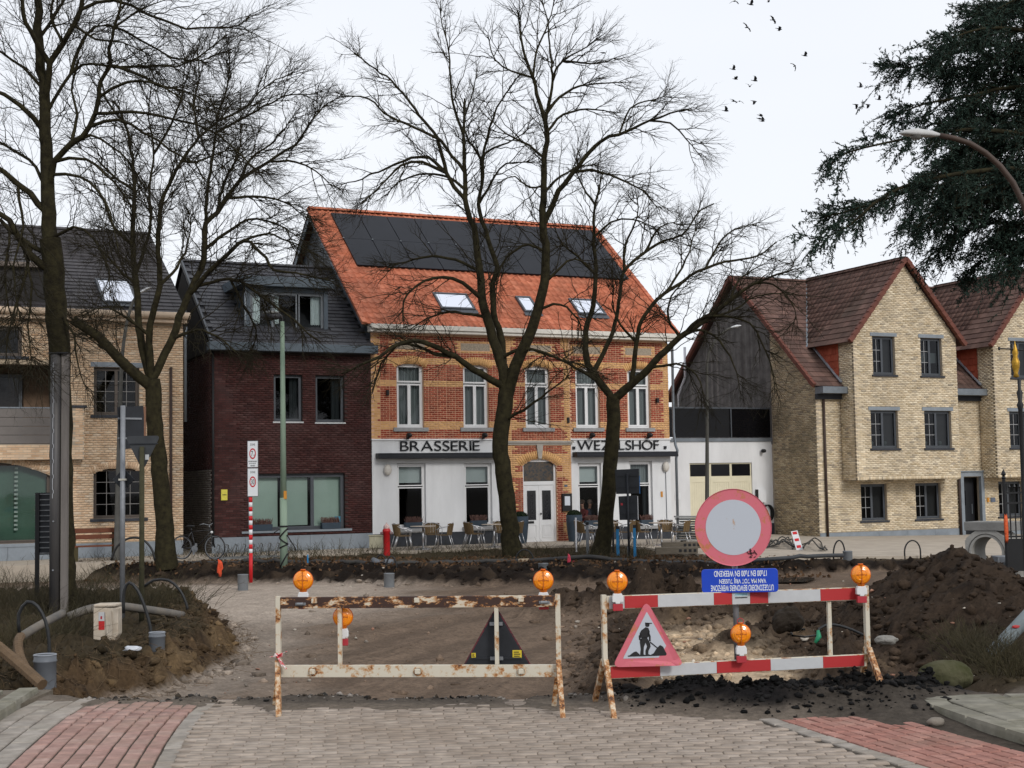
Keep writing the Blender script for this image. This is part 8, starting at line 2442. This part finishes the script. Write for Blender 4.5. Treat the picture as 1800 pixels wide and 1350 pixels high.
# ------------------------------------------------------------------ shrubs, weeds, roots
STEM = M('dry_stem', (.030, .027, .013), .9, .4, 3, col2=(.070, .056, .027), sharp=.5); GSTEM = M('green_stem', (.020, .018, .009), .9, .4, 3, col2=(.058, .047, .024), sharp=.6)
def stems(n, rx, ry, h, lean, r, up=.6, seg=5):
    x = rng.normal(0, rx * .5, n); y = rng.normal(0, ry * .5, n)
    d = np.stack([x / max(rx, .01) * lean + rng.normal(0, .28, n), y / max(ry, .01) * lean + rng.normal(0, .28, n), np.ones(n)], -1); d = unit(d)
    L = h * rng.uniform(.45, 1.1, n)
    s = np.linspace(0, 1, seg)[None, :, None]
    bend = np.stack([rng.normal(0, .25, n), rng.normal(0, .25, n), -rng.uniform(0, .35, n)], -1)
    P = np.stack([x, y, np.zeros(n)], -1)[:, None] + L[:, None, None] * (d[:, None] * s + bend[:, None] * s ** 2)
    R = np.broadcast_to(r * np.linspace(1, .35, seg)[None], (n, seg)) * rng.uniform(.6, 1.3, (n, 1))
    return P, R
def shrub(label, x, y, rx, ry, h, n, r=.0045, mat=None, lean=.7, name='shrub', twigs=3):
    z = tz(x, y)
    t = thing(name, label, 'shrub', (x, y, z))
    P, R = stems(int(n * .45), rx, ry, h, lean, r)
    a = Acc(); a.add(*tubes(P, R, 3)); 
    if twigs:
        C, q = sprout(P, R, twigs, .3, 1, (.10 * h, .35 * h), (.3, .8), r * .6, 4, (-.2, .3)); a.add(*tubes(C, q, 3))
    a.obj('stems', mat or STEM, t)
    return t
SH = [('tall dry shrub beside the ribbed board', 60, 1075, .9, .8, 1.0, 420, GSTEM), ('dry shrub at the foot of the steel post', 105, 1088, .6, .5, .85, 380, GSTEM), ('dark shrub behind the cream box', 165, 1072, .8, .6, .75, 420, GSTEM), ('low shrub left of the cream box spreading stiff stems', 120, 1120, .6, .5, .6, 380, GSTEM), ('shrub beside the black hose arch', 40, 1110, .7, .6, .75, 420, STEM), ('bushy shrub under the yield sign post', 262, 1072, .8, .6, .85, 420, STEM), ('sparse shrub leaning over the dry dirt road', 305, 1060, .6, .5, .7, 220, STEM), ('shrub at the frame edge behind the hose arch', 5, 1085, .9, .8, .95, 460, STEM), ('sparse shrub on the verge before the bench', 160, 1035, .9, .7, .9, 240, STEM), ('shrub between the two sign posts', 232, 1080, .5, .4, .6, 300, GSTEM)]
for lab, px, py, rx, ry, h, n, mt_ in SH:
    p = GT(px, py); shrub(lab, p[0], p[1], rx, ry, h, n, mat=mt_)
for lab, px, py, rx, ry, h, n, mt_ in (('grassy shrub under the leaning grey post', 1735, 1170, .4, .35, .5, 520, GSTEM), ('dry shrub behind the mossy boulder', 1700, 1160, .3, .3, .42, 320, STEM), ('dry shrub at the frame edge by the flagstones', 1790, 1185, .45, .35, .5, 420, STEM)):
    p = GT(px, py); shrub(lab, p[0], p[1], rx, ry, h, n, mat=mt_)
a = Acc(); g2 = Acc()
for px0, px1, py0, py1, n in ((240, 520, 972, 985, 500), (500, 700, 970, 984, 300), (700, 1140, 966, 984, 700), (0, 240, 985, 1000, 250), (330, 480, 965, 980, 200)):
    for i in range(n):
        q = G(random.uniform(px0, px1), random.uniform(py0, py1), 0)
        P, R = stems(3, .08, .08, random.choice([.12, .18, .3, .5]), .8, .006, seg=4)
        (a if random.random() < .6 else g2).add(*tubes(P + np.array([q[0], q[1], tz(q[0], q[1])]), R, 3))
o = a.obj('weeds', STEM, None); o['kind'] = 'stuff'
o = g2.obj('grass', GSTEM, None); o['kind'] = 'stuff'
for lab, px, py, h in (('bare sapling twigs against the burgundy plinth', 590, 985, .95), ('bare twigs beside the mint lamp post', 530, 986, .8), ('bare twigs before the bluestone plinth corner', 640, 982, .7), ('bare suckers at the foot of the big tree', 935, 982, .7)):
    p = G(px, py, 0); shrub(lab, p[0], p[1], .5, .3, h, 26, .008, STEM, .6, 'sapling', 6)
# dry roots and straw hanging from the torn verge
n = 1500
y = rng.uniform(15.5, 27, n); x = ip(y, VLY, VLX) - rng.uniform(-.2, 1.3, n)
z = terrain(x, y)[0]
d = unit(np.stack([rng.normal(.5, .6, n), rng.normal(-.3, .6, n), rng.normal(-.1, .5, n)], -1))
s = np.linspace(0, 1, 5)[None, :, None]; L = rng.uniform(.06, .3, n)
P = np.stack([x, y, z + .02], -1)[:, None] + L[:, None, None] * (d[:, None] * s + np.stack([rng.normal(0, .3, n), rng.normal(0, .3, n), -rng.uniform(0, .4, n)], -1)[:, None] * s ** 2)
R = np.broadcast_to(.0036 * np.linspace(1, .4, 5)[None], (n, 5))
o = link('dry_roots', npmesh('dry_roots', *tubes(P, R, 3)), M('root_brown', (.075, .046, .024), .9, .5, 9, col2=(.17, .115, .065), sharp=.5)); o['kind'] = 'stuff'
# fallen leaves on the far verge
n = 2600
x = rng.uniform(-12, 8, n); y = ip(x, BTX, BTY) + rng.uniform(-2.5, 2.2, n); z = terrain(x, y)[0]
a_ = unit(rng.normal(size=(n, 3))) * .05; b_ = unit(rng.normal(size=(n, 3))) * .05
c_ = np.stack([x, y, z + .03], -1)
V = np.stack([c_ - a_, c_ + b_, c_ + a_, c_ - b_], 1).reshape(-1, 3)
o = link('leaves', npmesh('leaves', V, np.arange(n * 4).reshape(-1, 4)), M('dead_leaf', (.05, .028, .014), .9, .5, 9, col2=(.14, .075, .035), sharp=.5)); o['kind'] = 'stuff'
